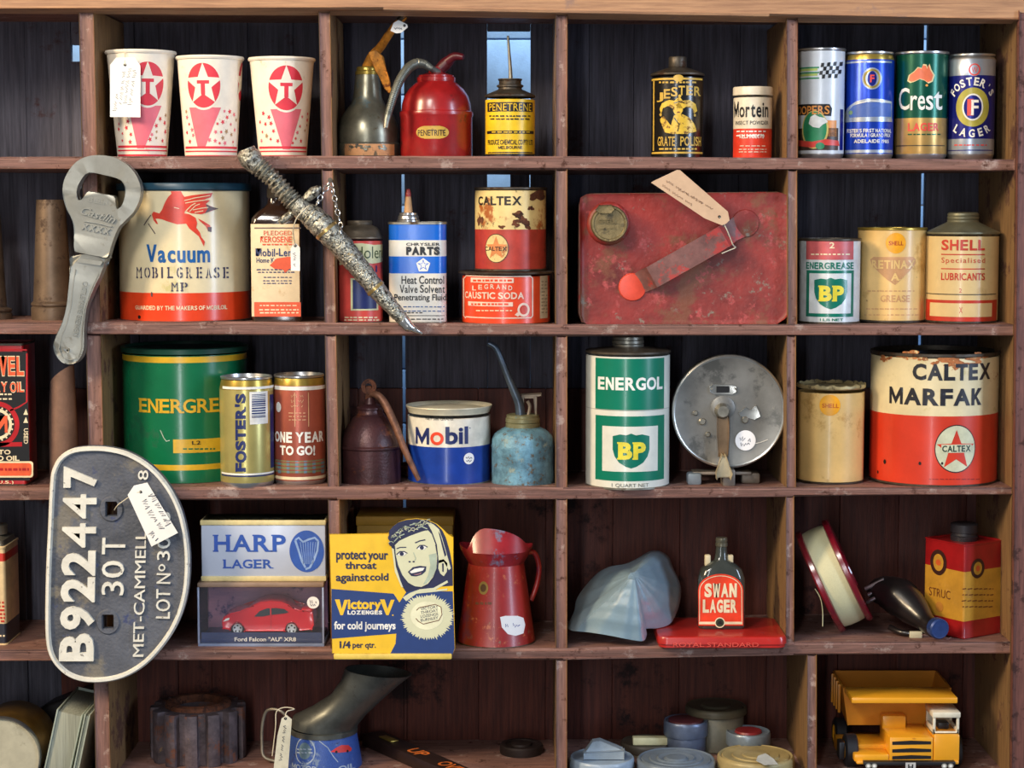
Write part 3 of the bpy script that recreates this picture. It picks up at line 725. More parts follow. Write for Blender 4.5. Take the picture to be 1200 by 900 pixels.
for i in range(4):
    for k in range(7):
        if (i + k) % 2 == 0:
            x = 960 + k * 3.6 + (3 - i) * .8 ; y = 74 + i * 4.6 - k * .35 + (.9 * (k > 4)); b.poly(sf, [(x, y), (x + 3.6, y - .4), (x + 2.9, y + 4.4), (x - .7, y + 4.7)], BLACK, 2)
for y, m in ((78.5, pg), (84.5, pg), (91, pg)): b.rect(sf, 937, 960, y, y + 1.7, m, 2)
for y in (80.5, 86.5): b.rect(sf, 937, 958, y, y + 2.6, paint((190, 206, 110)), 1)
b.poly(sf, [(932, 123), (972, 122), (975, 127), (974, 136), (932, 135)], BLACK, 1); b.text(sf, 'COOPERS', 932.5, 972, 124, 134, po, 3, .02, serif=True)
b.rect(sf, 934, 982, 150, 176, paint((70, 52, 40)), 1); b.rect(sf, 966, 980, 141, 160, po, 1)
b.disc(sf, 954, 152, 16.5, 22, paint((220, 196, 110)), 2); b.disc(sf, 954, 151, 14.5, 20, pg, 3); b.poly(sf, [(948, 145), (950, 137), (955, 134), (960, 137), (966, 138), (970, 143), (964, 146), (960, 150), (953, 149)], WHITE, 4); b.poly(sf, [(936, 164), (952, 166), (968, 163), (982, 165), (983, 171), (966, 170), (952, 173), (936, 171)], pr_, 5); b.disc(sf, 961, 171, 5, 4, pg, 6)
b.rect(sf, 984, 987.5, 128, 176, CDB, 2)
b.obj('body')
t, b, sf = beer('blue beer can with a silver car and small oval badge', 1017.5, 28.3, 61.5, [(180, CB), (None, CB)], .058, neck=6, neck_m=GOLDM)
b.rect(sf, 990, 1045, 71.2, 73.4, CSIL, 1)
b.disc(sf, 1022, 92, 11.5, 12.5, CSIL, 2); b.ring(sf, 1022, 92, 9.8, 11, 2.2, GOLDM, 3); b.disc(sf, 1022, 92, 5.2, 8.5, CDB, 4); b.text(sf, 'F', 1019.5, 1024.5, 87.5, 96.5, pr_, 5, .03, serif=True)
b.poly(sf, [(990, 134), (994, 126), (1003, 119), (1016, 115.5), (1032, 116), (1045, 119), (1045, 141), (990, 142)], CSIL, 1)
b.poly(sf, [(994, 131), (1000, 124), (1014, 119.5), (1032, 120), (1044, 122), (1044, 137), (996, 138)], paint((74, 104, 178), .3), 2); b.stroke(sf, [(1004, 122), (1020, 118), (1044, 120)], 1, WHITE, 3); b.disc(sf, 997, 132, 3.5, 2.5, paint((120, 150, 110)), 3)
b.rect(sf, 990, 1045, 139, 142.5, CSIL, 3)
for y, t0, x0, x1 in ((153, "FOSTER'S FIRST NATIONAL", 993, 1044), (158.5, 'FORMULA 1 GRAND PRIX', 997, 1043), (165.5, 'ADELAIDE 1985', 1001, 1041)): b.text(sf, t0, x0, x1, y - 2.2, y + 2.2, WHITE, 2, .02)
b.rect(sf, 989.5, 1045.5, 175.5, 179, CSIL, 2)
b.obj('body')
t, b, sf = beer('green beer can with an orange map outline above a gold base', 1078.5, 30.3, 61.5, [(138, CGD), (None, CG)], .062)
AUS = [(1065, 94), (1066.5, 88), (1072, 84), (1076, 79.5), (1080, 80.5), (1081.5, 76.5), (1085, 77), (1086.5, 81), (1088, 76), (1090, 82), (1093.5, 88), (1091.5, 94.5), (1087, 96.5), (1083, 93.5), (1078, 92), (1073, 94.5), (1068, 96)]
b.poly(sf, [(1079 + (x - 1079) * 1.12, 87 + (y - 87) * 1.14) for x, y in AUS], paint((226, 206, 150)), 1); b.poly(sf, AUS, paint((222, 112, 74)), 2); b.disc(sf, 1086, 100, 1.6, 1.4, po, 2, 8)
for ch, x0, x1, y0, y1 in (('C', 1054, 1066, 103, 129), ('r', 1067, 1075, 112, 129), ('e', 1075.5, 1084, 112, 129), ('s', 1085, 1093.5, 112, 129), ('t', 1094, 1104, 107, 129)): b.text(sf, ch, x0, x1, y0, y1, WHITE, 2, .012, serif=dict(sw=.16, st=.1))
b.text(sf, 'LAGER', 1064, 1100, 144, 153.5, pr_, 2, .03); b.small(sf, 1062, 1104, [157.5], 1.5, CG, 2, 6); b.rect(sf, 1050, 1107, 170, 171, BLACK, 2)
b.obj('body')
t, b, sf = beer('navy and white beer can with a large gold oval, last in the row', 1137, 27, 64, [(162.5, CSIL), (88, CDB), (None, CSIL)], .056, neck=3)
b.disc(sf, 1142, 81.5, 7, 7.5, CSIL, 2); b.ring(sf, 1142, 81.5, 6.5, 7, 1.6, pr_, 3); b.text(sf, 'W', 1138.5, 1145.5, 78.5, 85, pr_, 3)
b.ring(sf, 1140, 125.5, 20, 22.5, 8, paint((178, 168, 70), .3), 2); b.ring(sf, 1140, 125.5, 12, 15.5, 1.8, WHITE, 3, n=40); b.disc(sf, 1140, 125.5, 10.5, 14.5, CDB, 2)
b.rect(sf, 1133.5, 1140.5, 116, 135.5, pr_, 4); b.text(sf, 'F', 1138, 1146.5, 117, 135, WHITE, 5, .02, serif=True)
b.arc(sf, "FOSTER'S", 1139.5, 126, 30, -62, 62, 9.5, WHITE, 3, .03, serif=True, wf=.75)
b.arc(sf, 'LAGER', 1139.5, 122, 33.5, 222, 138, 9.5, WHITE, 3, .03, inner=True, serif=True, wf=.75)
b.small(sf, 1118, 1156, [170], 1.4, pr_, 2, 3); b.rect(sf, 1111, 1163, 175.5, 176.5, CDB, 2)
b.obj('body')
# ------------------------------------------------------------------ ROW 2
def rrect(w, d, r, n=5):
    """rounded rectangle outline seen from above, anticlockwise from the front left"""
    o = []
    for cx, cy, a in ((-w / 2 + r, -d / 2 + r, 180), (w / 2 - r, -d / 2 + r, 270), (w / 2 - r, d / 2 - r, 0), (-w / 2 + r, d / 2 - r, 90)):
        o += [(cx + r * math.cos(math.radians(a + 90 * k / n)), cy + r * math.sin(math.radians(a + 90 * k / n))) for k in range(n + 1)]
    return o
def loft(b, rings, caps=True):
    """rings: [(outline, z, material of the band above)], all outlines with the same number of points"""
    n = len(rings[0][0])
    for p, q in zip(rings, rings[1:]):
        vs = [(x, y, p[1]) for x, y in p[0]] + [(x, y, q[1]) for x, y in q[0]]
        b.add(vs, [(j, (j + 1) % n, n + (j + 1) % n, n + j) for j in range(n)], p[2])
    if caps:
        b.add([(x, y, rings[0][1]) for x, y in rings[0][0]], [tuple(reversed(range(n)))], rings[0][2], False)
        b.add([(x, y, rings[-1][1]) for x, y in rings[-1][0]], [tuple(range(n))], rings[-1][2], False)
    return b
def rect_tin(t, X0, X1, Yt, d, r, bands, seam=STEEL, top_m=None):
    """box-shaped tin with rounded upright edges and folded seams; returns body builder, front surface, size"""
    fy = -d / 2
    w = t.xc(X1, 450, fy) - t.xc(X0, 450, fy); zt = t.zr(Yt, fy)
    o = rrect(w, d, r); o2 = rrect(w + .002, d + .002, r + .001)
    b = B(t); rings = [(o, 0, seam), (o2, .0006, seam), (o2, .0026, seam), (o, .003, bands[0][1])]
    for (Y, m), nx in zip(bands, list(bands[1:]) + [(None, None)]):
        z = zt - .0034 if Y is None else t.zr(Y, fy)
        rings.append((o, z, nx[1] or seam))
    rings += [(o2, zt - .003, seam), (o2, zt - .0006, seam), (o, zt, top_m or seam), (rrect(w - .003, d - .003, max(.0005, r - .0015)), zt, top_m or seam), (rrect(w - .0036, d - .0036, max(.0005, r - .0018)), zt - .002, top_m or seam)]
    loft(b, rings)
    return b, front(t, d / 2), (w, zt)

# shell casings
CAS = mat('dull_brass_casing', (112, 94, 78), 0.45, 0.55, var=.2, scale=25, wear=((78, 62, 52), .4, 30))
def casing(label, X, hw_f, hw_b, hw_t, Yt, Yf, yc):
    t = Thing('shell_casing', label, 'shell casing', X, yc, 2)
    b = B(t); b.prof([(0, None), (hw_f, None), (hw_f, Yf + 5), (hw_f * .93, Yf + 3.5), (hw_f, Yf + 2), (hw_f, Yf), (hw_b * 1.02, Yf - 2.5)], CAS); b.obj('base')
    b = B(t); b.prof([(hw_b * 1.02, Yf - 2), (hw_b, Yf - 8), (hw_t, Yt), (hw_t * .92, Yt), (hw_t * .9, Yt + 10), (0, Yt + 60)], CAS); b.obj('tube')
casing('tall brown-brass shell casing standing behind the bottle opener', 62.5, 25, 22, 16.5, 234, 355, .06)
casing('brass shell casing cut off by the picture edge, its base flange showing', -9, 23, 17, 12, 250, 362, .07)

# grease tin with the flying horse
VC = mat('cream_tin_print', (226, 210, 170), 0.28, var=.08, scale=14, wear=[((196, 186, 130), .3, 14), ((120, 70, 40), .06, 60)], coat=.3)
VR = paint((222, 66, 28), 0.28, var=.06, coat=.3)
t = Thing('grease_tin', 'large cream and orange-red grease tin printed with a red flying horse', 'grease tin', 218, .092, 2)
b, sf = tin(t, 75.5, 221, [(343.5, VR), (None, VC)], STEEL_D, lid=False)
VB = paint((22, 92, 160)); VN = paint((60, 58, 84))
b.text(sf, 'Vacuum', 172, 246, 286.5, 308, VB, 2, .03)
for i, ch in enumerate('MOBILGREASE'):
    x = (160, 169.5, 178.5, 189, 196, 207, 218, 230, 241, 250.5, 261)[i]; wd = 2 if ch == 'I' else 6.8
    b.text(sf, ch, x, x + wd, 313, 326, VN, 2, .014, serif=(ch != 'O' and ch != 'I') and dict(sw=.3, st=.14))
    if ch not in 'IL': b.rect(sf, x + wd * .42, x + wd * .56, 312, 327, VC, 3)
for ch, x in (('M', 200.5), ('P', 211.5)): b.text(sf, ch, x, x + 8.5, 331, 341.5, VN, 2, .01, serif=dict(sw=.3, st=.14))
b.rect(sf, 215.5, 216.5, 330, 342, VC, 4)
b.text(sf, 'GUARDED BY THE MAKERS OF MOBILOIL', 159, 266, 358.5, 363.5, CREAM, 2, .02)
HR = paint((216, 68, 50), .28, wear=((226, 190, 150), .2, 60)); HL = VC; HD = paint((90, 70, 70))
b.poly(sf, [(178, 251), (180, 248), (187, 250), (190, 246), (193, 238), (197, 231), (201, 227), (200, 224), (196, 224), (212, 224), (214, 228), (217, 232), (219, 240), (216, 250), (222, 251), (229, 255), (231, 261), (230, 267), (234, 272), (236, 278), (240, 283), (239, 289), (237, 285), (233, 277), (227, 272), (222, 268), (218, 262), (208, 263), (198, 260), (190, 257), (184, 256), (180, 258)], HR, 1)
b.poly(sf, [(180, 258), (183, 257), (185.5, 263), (183, 262)], HR, 1)
b.poly(sf, [(232, 256), (238, 259), (246, 264), (248, 271), (244, 271), (241, 265), (234, 259)], HR, 1); b.poly(sf, [(243, 266), (248, 266), (247.5, 272), (243.5, 271)], HD, 2)
b.poly(sf, [(215, 231), (224, 229), (236, 227.5), (249, 226), (247, 231), (240, 233.5), (246, 235), (241, 239), (248, 242), (254, 245), (246, 248), (236, 251), (224, 250), (217, 247)], HR, 1)
for p in ([(216, 235), (228, 232), (246, 229)], [(217, 238), (228, 236), (243, 234)], [(218, 247), (224, 241), (229, 238)], [(222, 248), (229, 241), (234, 239)], [(226, 246), (236, 244), (244, 243)], [(228, 249), (238, 247)]): b.stroke(sf, p, .9, HL, 3)
b.poly(sf, [(241, 239), (247, 242), (256, 244.5), (247, 247), (240, 250), (243, 245)], HD, 2); b.stroke(sf, [(204, 243), (210, 244.5)], .8, HL, 3)
b.stroke(sf, [(177, 252), (172, 259), (169, 264)], 1.2, HD, 2); b.stroke(sf, [(174, 262), (178, 268), (182, 274)], 1.2, HD, 2)
b.disc(sf, 163.5, 371.5, 2.2, 2.2, BLACK, 2, 9); b.disc(sf, 178, 345, 1.2, 3, HD, 2, 9)
b.obj('body')
b = B(t); r = 75.5 * t.s; zt = t.zr(215)
b.lathe([(r * .98, zt - .0095), (r + .0015, zt - .0095), (r + .0028, zt - .008), (r + .0028, zt - .002), (r + .0016, zt), (r - .002, zt), (r - .004, zt - .005), (0, zt - .005)], paint((30, 66, 84), .35), 96); b.obj('lid')

# kerosene bottle
BG = mat('brown_bottle_glass', (46, 30, 22), 0.12, var=.1, coat=.6)
t = Thing('kerosene_bottle', 'brown glass kerosene bottle with a cream and orange paper label', 'bottle', 325.5, .05, 2)
d = .038; w = 57 * t.s; z = lambda Y: t.zr(Y, -d / 2)
b = B(t); loft(b, [(rrect(w * .92, d * .9, .006), 0, BG), (rrect(w, d, .007), .002, BG), (rrect(w, d, .007), z(262), BG), (rrect(w * .98, d * .97, .009), z(256), BG), (rrect(w * .8, d * .85, .012), z(249), BG), (rrect(w * .5, d * .66, .0098), z(243), BG), (rrect(w * .36, d * .52, .0085), z(238), BG), (rrect(w * .34, d * .5, .0085), z(231), BG)]); b.obj('body')
b = B(t); b.lathe([(0, z(232)), (.0115, z(232)), (.012, z(231)), (.012, z(221)), (.0105, z(220)), (0, z(220))], STEEL_D, 40); b.obj('cap')
sf = front(t, d / 2); b = B(t); LC = mat('aged_label_paper', (232, 210, 172), .6, var=.06, wear=((206, 176, 130), .3, 40)); LO = paint((222, 88, 50), .5)
b.box(-w / 2 + .0005, w / 2 - .0005, -d / 2 - .0004, -d / 2 + .006, z(371), z(262.5), LC, .0003)
sf = front(t, d / 2 + .0004)
b.rect(sf, 298, 352.6, 354, 371, LO, 1); b.rect(sf, 298, 352.6, 266.5, 268, paint((110, 90, 80)), 1)
b.text(sf, 'PLEDGED', 309, 342, 270.5, 275.5, LO, 2, .0, serif=True); b.text(sf, 'KEROSENE', 305, 342, 277, 284, LO, 2, .02); b.small(sf, 307, 345, [286.5], 1.6, LO, 2, 3)
b.text(sf, 'Mobil-Lene', 299.5, 347, 291, 300.5, NAVY, 2, .02); b.text(sf, 'Home Kerosene', 300.5, 341, 302, 308, NAVY, 2, .01)
b.poly(sf, [(316, 311), (320, 307), (324, 303), (336, 301), (344, 301), (346, 305), (340, 309), (343, 313), (338, 316), (334, 320), (332, 316), (322, 315)], LO, 3)
b.small(sf, 300, 345, [316, 319], 1.3, NAVY, 2, 8); b.small(sf, 308, 342, [325, 329, 332], 1.1, NAVY, 2, 9); b.small(sf, 304, 348, [358], 1.2, CREAM, 2, 4); b.small(sf, 302, 350, [363, 366.5], 1.5, CREAM, 2, 5)
b.obj('paper_label')
pl = Plane(t, (0, -.016, z(253)), (1, 0, 0), Vector((0, .35, 1))); sticker(t, pl, 322.5, 253, 6.6)

# dented "dolene" can behind the dagger
DR = paint((206, 74, 66), .35, var=.1, wear=((150, 120, 100), .16, 60)); DP = paint((208, 206, 160), .4); DD = mat('tin_dome', (112, 100, 84), .42, .6, var=.2)
t = Thing('oil_can', 'red and cream oil can with a screw cap, half covered by the dagger sheath', 'oil can', 422.3, .05, 2)
b, sf = tin(t, 26.3, 279, [(None, DR)], STEEL_D, lid=False)
b.poly(sf, [(398, 286), (424, 285), (438, 287), (448.5, 286), (448.5, 306), (436, 309), (424, 307), (398, 311)], DP, 1)
b.text(sf, 'Bendolene', 398, 448.3, 289, 303, paint((60, 74, 40)), 2, .0)
b.rect(sf, 411, 443, 326, 364, DP, 1); b.rect(sf, 413.5, 441, 328, 362, NAVY, 2); b.small(sf, 402, 444, [372, 375], 1.6, CREAM, 2, 6); b.text(sf, 'l', 440, 441.5, 311, 319, NAVY, 2, .02)
b.obj('body')
b = B(t); b.prof([(26.3, 280), (27.3, 279.3), (27.3, 277.5), (26, 276.5), (24.5, 271), (20, 266), (14, 263.5), (12, 262)], DD); b.obj('shoulder')
b = B(t); b.prof([(12, 265), (14.5, 263), (15, 260.5), (14, 258.5), (0, 258)], DD); b.obj('cap')

# blue and white valve-solvent tin
PB = paint((14, 100, 204), .3, var=.05, coat=.3); PW = paint((222, 218, 206), .35, var=.05)
t = Thing('solvent_tin', 'flat blue and white solvent tin with a tan cone spout', 'solvent tin', 490, .05, 2)
b, sf, (w, zt) = rect_tin(t, 456.5, 523.5, 260, .046, .014, [(320.5, PW), (300.5, PB), (281.5, PW), (None, PB)])
b.text(sf, 'CHRYSLER', 476, 515.5, 284.5, 288, BLACK, 2, .02); b.text(sf, 'PARTS', 476, 515.5, 289, 299, BLACK, 2, .07)
b.star(sf, 496, 311, 8.5, WHITE, 2, .81); b.star(sf, 496, 310.8, 7.4, PB, 3, .36); b.star(sf, 496, 310.8, 4.5, WHITE, 4, .38); 
for y, tx, x0, x1 in ((328, 'Heat Control', 470.5, 520.5), (338.5, 'Valve Solvent', 468.5, 521.5), (349.5, 'Penetrating Fluid', 462, 525)): b.text(sf, tx, x0, min(x1, 523), y - 4.8, y + 4.8, BLACK, 2, .015)
b.small(sf, 472, 521, [359.5, 364.5], 1.2, paint((60, 90, 140)), 2, 3); b.small(sf, 470, 496, [366.5], 1.2, BLACK, 2, 8); b.rect(sf, 470, 521, 369.5, 370.2, BLACK, 2); b.small(sf, 480, 521, [374], 1.2, BLACK, 2, 5)
b.obj('body')
cx = t.xc(479.5); b = B(t); b.lathe([(.0145, zt - .002), (.0145, zt + .002), (.013, zt + .0032), (.0128, zt + .007), (.0115, zt + .0085), (.0115, zt + .011), (.006, zt + .012), (0, zt + .012)], ALU, 48, cx); b.obj('cap')
TAN = paint((186, 142, 96), .5)
b = B(t); zs = zt + .0115; b.lathe([(.0056, zs), (.0048, zs + .008), (.0032, zs + .0225), (0, zs + .0225)], TAN, 32, cx); b.obj('spout')
b = B(t); b.lathe([(.0036, zs + .02), (.0036, zs + .024), (.0022, zs + .0295), (0, zs + .030)], paint((150, 46, 40)), 32, cx); b.obj('spout_cap')

# caustic soda tin, with the rusty tin on top of it
CO = paint((226, 72, 36), .3, var=.06, coat=.3, wear=((120, 60, 40), .05, 60)); CI = paint((228, 200, 180), .4)
t = Thing('soda_tin', 'squat orange-red caustic soda tin under the rusted cream and red tin', 'tin', 593, .062, 2); soda = t
b, sf = tin(t, 51.5, 319.5, [(None, CO)], STEEL_D, lid=False)
for a in ((543, 624.5, 321.5, 375),):
    b.rect(sf, 546, 622, 323.2, 324.6, CI, 2); b.rect(sf, 546, 622, 372, 373.4, CI, 2); b.rect(sf, 543, 544.4, 326, 370, CI, 2); b.rect(sf, 623.2, 624.6, 326, 370, CI, 2)
    for (x0, y0, x1, y1) in ((543.7, 326.5, 546.5, 323.8), (624, 326.5, 621.5, 323.8), (543.7, 370, 546.5, 372.8), (624, 370, 621.5, 372.8)): b.stroke(sf, [(x0, y0), (x1, y1)], 1.3, CI, 2)
b.rect(sf, 552, 602, 325.8, 331.5, CI, 2); b.small(sf, 554, 600, [328.7], 2.4, CO, 3, 3)
for ch, x, y in zip('LEGRAND', (556, 563, 570, 577, 584, 591, 598), (337.5, 336.5, 336, 335.8, 336, 336.5, 337.5)): b.text(sf, ch, x - 2.3, x + 2.3, y - 2.8, y + 2.8, CI, 2, .02)
b.text(sf, 'CAUSTIC SODA', 545.5, 614, 342.5, 350.5, CI, 2, .03); b.rect(sf, 549, 601, 354, 359, CI, 2); b.small(sf, 552, 598, [356.5], 2.2, CO, 3, 4); b.small(sf, 556, 600, [364], 1.2, CREAM, 2, 6)
b.ring(sf, 613.5, 363, 7.5, 8, 2.6, CI, 3); b.poly(sf, [(606, 366), (603, 369), (607, 371), (610, 368)], CI, 3); b.disc(sf, 613.5, 363, 3.5, 4.5, paint((196, 60, 36)), 3)
b.rect(sf, 632.5, 641.5, 323, 373, paint((206, 196, 166)), 1, r=0); b.small(sf, 634, 641, [330 + 4 * k for k in range(10)], 1, paint((120, 110, 90)), 2, 7)
b.obj('body')
b = B(t); r = 51.5 * t.s; zt = t.zr(317)
b.lathe([(r, zt - .0038), (r + .0045, zt - .0028), (r + .0048, zt - .0012), (r + .003, zt), (r - .003, zt), (r - .004, zt - .001), (0, zt - .001)], STEEL_D, 96); b.obj('lid')
soda_top = soda.loc.z + zt
KC = mat('rusted_cream_print', (226, 200, 134), .45, var=.12, scale=20, wear=[((166, 92, 40), .42, 26), ((66, 34, 22), .36, 34)]); KR = mat('rusted_red_print', (176, 58, 46), .42, var=.15, wear=[((120, 50, 34), .36, 30), ((70, 36, 28), .2, 50)])
t = Thing('grease_tin', 'rusted cream and red tin standing on the squat orange caustic soda tin', 'grease tin', 598.3, .062, None, Y=317, z=soda_top)
b, sf = tin(t, 41.5, 220.5, [(269, KR), (None, KC)], STEEL_D, lid=False)
b.text(sf, 'CALTEX', 561, 611, 230, 240.5, mat('worn_black_print', (34, 28, 26), .5, wear=((180, 120, 60), .2, 90)), 2, .03)
b.disc(sf, 581.5, 291, 15, 16.8, paint((90, 60, 40)), 1); b.disc(sf, 581.5, 291, 14, 15.8, KC, 2); b.star(sf, 581.5, 291, 14, paint((206, 130, 76)), 3, .42); b.text(sf, 'CALTEX', 569, 594, 289, 294, paint((60, 40, 34)), 4, .02)
[b.blot(sf, *q, RUST, 1, i) for i, q in enumerate(((608, 252, 7, 4), (613, 259, 6, 5), (604, 262, 4, 4), (588, 266, 3, 2.4), (629, 230, 7, 6), (634, 224, 5, 4), (618, 264, 4, 4), (563, 258, 3, 6), (622, 244, 3, 3)))]
b.obj('body'); rim_part(t, 41.5 * t.s, t.zr(219.5), STEEL_D, 'rim')

# red fuel can lying on its side
FR = mat('chipped_red_fuel_can', (138, 42, 36), .5, var=.3, scale=14, wear=[((120, 66, 44), .48, 14), ((172, 72, 70), .36, 40), ((128, 118, 106), .3, 48)], bump=.4, bscale=120)
FE = mat('worn_can_edge', (120, 84, 70), .55, .2, var=.2, wear=((150, 46, 40), .45, 50))
t = Thing('fuel_can', 'battered red flat fuel can lying on its side with cap and diagonal handle', 'fuel can', 801.5, .062, 2)
d = .10; sf = front(t, d / 2)
def pz(X, Y): u, v = sf.hit(X, Y); return (u, v)
o = [pz(679.5, 240), pz(682, 231.5), pz(690, 227.5), pz(914, 225.5), pz(921, 229), pz(924.5, 238), pz(925, 366), pz(921, 374), pz(913, 377.5), pz(690, 379), pz(682, 375.5), pz(679, 368)]
zmin = min(v for u, v in o); o = [(u, v - zmin if v - zmin < .004 else v) for u, v in o]
b = B(t); b.prism(o, -d / 2, d / 2, FR, .007, seg=3); b.obj('body')
b = B(t)
oc = Vector(((o[0][0] + o[6][0]) / 2, (o[2][1] + o[9][1]) / 2))
ring = [Vector((oc.x + (u - oc.x) * .992, -d / 2 + .0105, oc.y + (v - oc.y) * .985)) for u, v in o]; ring += ring[:2]; b.tube(ring, .0022, FE, 8, cap=False); b.obj('seam')
# handle: a flat strap riveted at both ends, standing off the face
b = B(t); hs = front(t, d / 2 + .020)
e0, e1 = Vector(sf.hit(733, 341)), Vector(sf.hit(880, 258)); ax = (e1 - e0).normalized(); nr = Vector((-ax.y, ax.x)); Ln = (e1 - e0).length
STR = mat('worn_handle_strap', (126, 84, 78), .5, .2, var=.25, wear=[((176, 62, 56), .46, 36), ((120, 116, 112), .3, 40)])
def strap(u, hw, dy): return [(e0 + ax * u + nr * q).to_tuple() + (dy,) for q in (hw, -hw)]
prof = [(0, 9, .001), (.02, 12, .002), (.028, 13, .006), (.036, 13, .019), (.044, 13, .021), (Ln - .05, 13, .021), (Ln - .04, 13, .019), (Ln - .028, 12, .005), (Ln - .016, 13, .002), (Ln, 9, .001)]
vs, fs = [], []
for u, hw, dy in prof:
    hw *= t.s
    for q, k in ((hw, dy), (-hw, dy), (-hw, dy - .0025 if dy > .004 else -.001), (hw, dy - .0025 if dy > .004 else -.001)):
        p = e0 + ax * u + nr * q; vs.append((p.x, -d / 2 - k, p.y))
n = len(prof)
for i in range(n - 1):
    fs += [(i * 4 + j, i * 4 + (j + 1) % 4, i * 4 + 4 + (j + 1) % 4, i * 4 + 4 + j) for j in range(4)]
fs += [(3, 2, 1, 0), tuple(range(4 * n - 4, 4 * n))]
b.add(vs, fs, STR); b.obj('handle')
for q, m in ((e0 + ax * .010, paint((214, 74, 52))), (e1 - ax * .008, FR)):
    b = B(t); fr = Matrix.Translation((q.x, -d / 2, q.y)) @ Matrix.Rotation(PI / 2, 4, 'X'); b.lathe([(0, .003), (.012, .003), (.0165, .0022), (.0175, 0)], m, 32, frame=fr)
    b.obj('handle_mount')
CAPB = mat('olive_brass_cap', (128, 112, 76), .42, .55, var=.2, wear=((92, 84, 64), .35, 60), bump=.2)
q = Vector(sf.hit(713, 262)); fr = Matrix.Translation((q.x, -d / 2 + .001, q.y)) @ Matrix.Rotation(PI / 2, 4, 'X')
b = B(t); b.lathe([(.0275, 0), (.026, .005), (.024, .007), (.021, .0075), (.021, .022)], FR, 48, frame=fr); b.obj('neck')
b = B(t); b.lathe([(.021, .014), (.0228, .0145), (.0228, .0255), (.0215, .0275), (.0195, .0275), (.0185, .0265), (0, .0265)], CAPB, 48, frame=fr)
cp_ = front(t, d / 2 + .0262); b.text(cp_, 'SHELL', 701, 723, 257, 262, CAPB, 2, .02, thick=.0009); b.small(cp_, 703, 721, [267], 1.8, CAPB, 8)
cap_o = b.obj('cap')
b = B(t); b.prism([cp_.hit(*p) for p in [(698, 246), (702, 240.5), (716, 240), (720, 245), (716, 250), (702, 250)]], -d / 2 - .0305, -d / 2 - .0255, CAPB, .001); b.obj('cap_tab', cap_o)
price_tag('buff card tag tied to the handle of the red fuel can', [(763, 214), (766, 212), (793.5, 199), (797, 199.5), (853, 248), (855, 258), (851, 262), (846, 264), (826, 256)], -.024, (843, 254),
          [(781, 212, 838, 247), (776, 217, 815, 243), (795, 222, 826, 240)], [(843, 254, -.024), (848, 262, -.022), (853, 272, -.020), (859, 287, -.012), (862, 290, -.008), (853, 294, -.010), (846, 297, -.013)], KRAFT, amp=2.4, pen=mat('faded_ink', (150, 116, 90), .8))

# three tins in the right-hand cell
EG = paint((0, 112, 92), .3, coat=.3); EW = paint((206, 212, 214), .3, coat=.3); EP = paint((196, 92, 94), .35); EY = paint((226, 212, 60), .35)
SHIELD = [(-1, .86), (-.6, .95), (-.25, .9), (0, 1), (.25, .9), (.6, .95), (1, .86), (1, .1), (.9, -.3), (.66, -.66), (.3, -.9), (0, -1), (-.3, -.9), (-.66, -.66), (-.9, -.3), (-1, .1)]
def bp_badge(b, sf, X, Y, rx, ry, L=3):
    b.poly(sf, [(X + x * rx, Y - y * ry) for x, y in reversed(SHIELD)], EG, L)
    b.text(sf, 'BP', X - rx * .76, X + rx * .8, Y - ry * .5, Y + ry * .5, EY, L + 1, .05, serif=dict(space=.06, sw=.3))
t = Thing('grease_tin', 'small white, pink and green grease tin with a shield badge, below the beer cans', 'grease tin', 971, .052, 2)
b, sf = tin(t, 35.5, 279, [(None, EW)], STEEL_D)
b.rect(sf, 945, 1000, 281, 304.5, EP, 1); b.text(sf, '2', 972, 978, 284, 291, CREAM, 2, .02); b.small(sf, 950, 996, [298], 1.6, CREAM, 2, 3)
b.text(sf, 'ENERGREASE', 945, 1000, 307.5, 315.5, EG, 2, .03); b.rect(sf, 945, 1000, 317, 371.5, EG, 1); b.rect(sf, 948.5, 997, 320.5, 367.5, EW, 2)
bp_badge(b, sf, 973.5, 344, 19, 18.5); b.text(sf, '1 LB NET', 961, 988, 373.2, 376.4, EG, 2, .02)
b.obj('body')
SY = mat('buff_tin_print', (220, 182, 114), .35, var=.08, scale=20, wear=[((190, 148, 82), .35, 16), ((110, 80, 44), .12, 90)], coat=.2); SB = paint((196, 146, 98), .4, wear=((222, 184, 116), .35, 90)); SO = paint((232, 160, 24), .35)
t = Thing('grease_tin', 'plain buff tin with an orange disc and faded wedge, second of the three tins', 'grease tin', 1044, .082, 2)
b, sf = tin(t, 39.5, 266.5, [(None, SY)], STEEL_D, lid_m=GOLDM)
b.disc(sf, 1050, 285, 11.5, 11.8, SO, 1); b.text(sf, 'SHELL', 1041.5, 1058.5, 282.5, 287.5, paint((170, 60, 20)), 2, .02)
b.poly(sf, [(1020, 304), (1024, 301), (1070, 301), (1073, 304), (1072, 310), (1049, 334), (1040, 328), (1022, 311)], SB, 1); b.text(sf, 'RETINAX', 1022, 1072, 305, 315, SY, 2, .03, serif=True); b.text(sf, 'A', 1044, 1054, 320, 329, SY, 2, .03)
b.small(sf, 1016, 1074, [341], 1.2, SB, 1, 3); b.text(sf, 'GREASE', 1032, 1066, 346, 354, SB, 1, .02); b.small(sf, 1012, 1076, [362, 369], 1.2, SB, 1, 6)
b.obj('body')
SR = paint((190, 54, 34), .35); SC = mat('cream_lubricant_print', (218, 190, 134), .3, var=.06, scale=20, coat=.3, wear=((206, 176, 120), .25, 18))
t = Thing('lubricant_can', 'cream and red lubricant can with a grey cone top, beside the right side panel', 'lubricant can', 1126, .062, 2)
b, sf = tin(t, 41.8, 273.5, [(None, SC)], STEEL_D, lid=False)
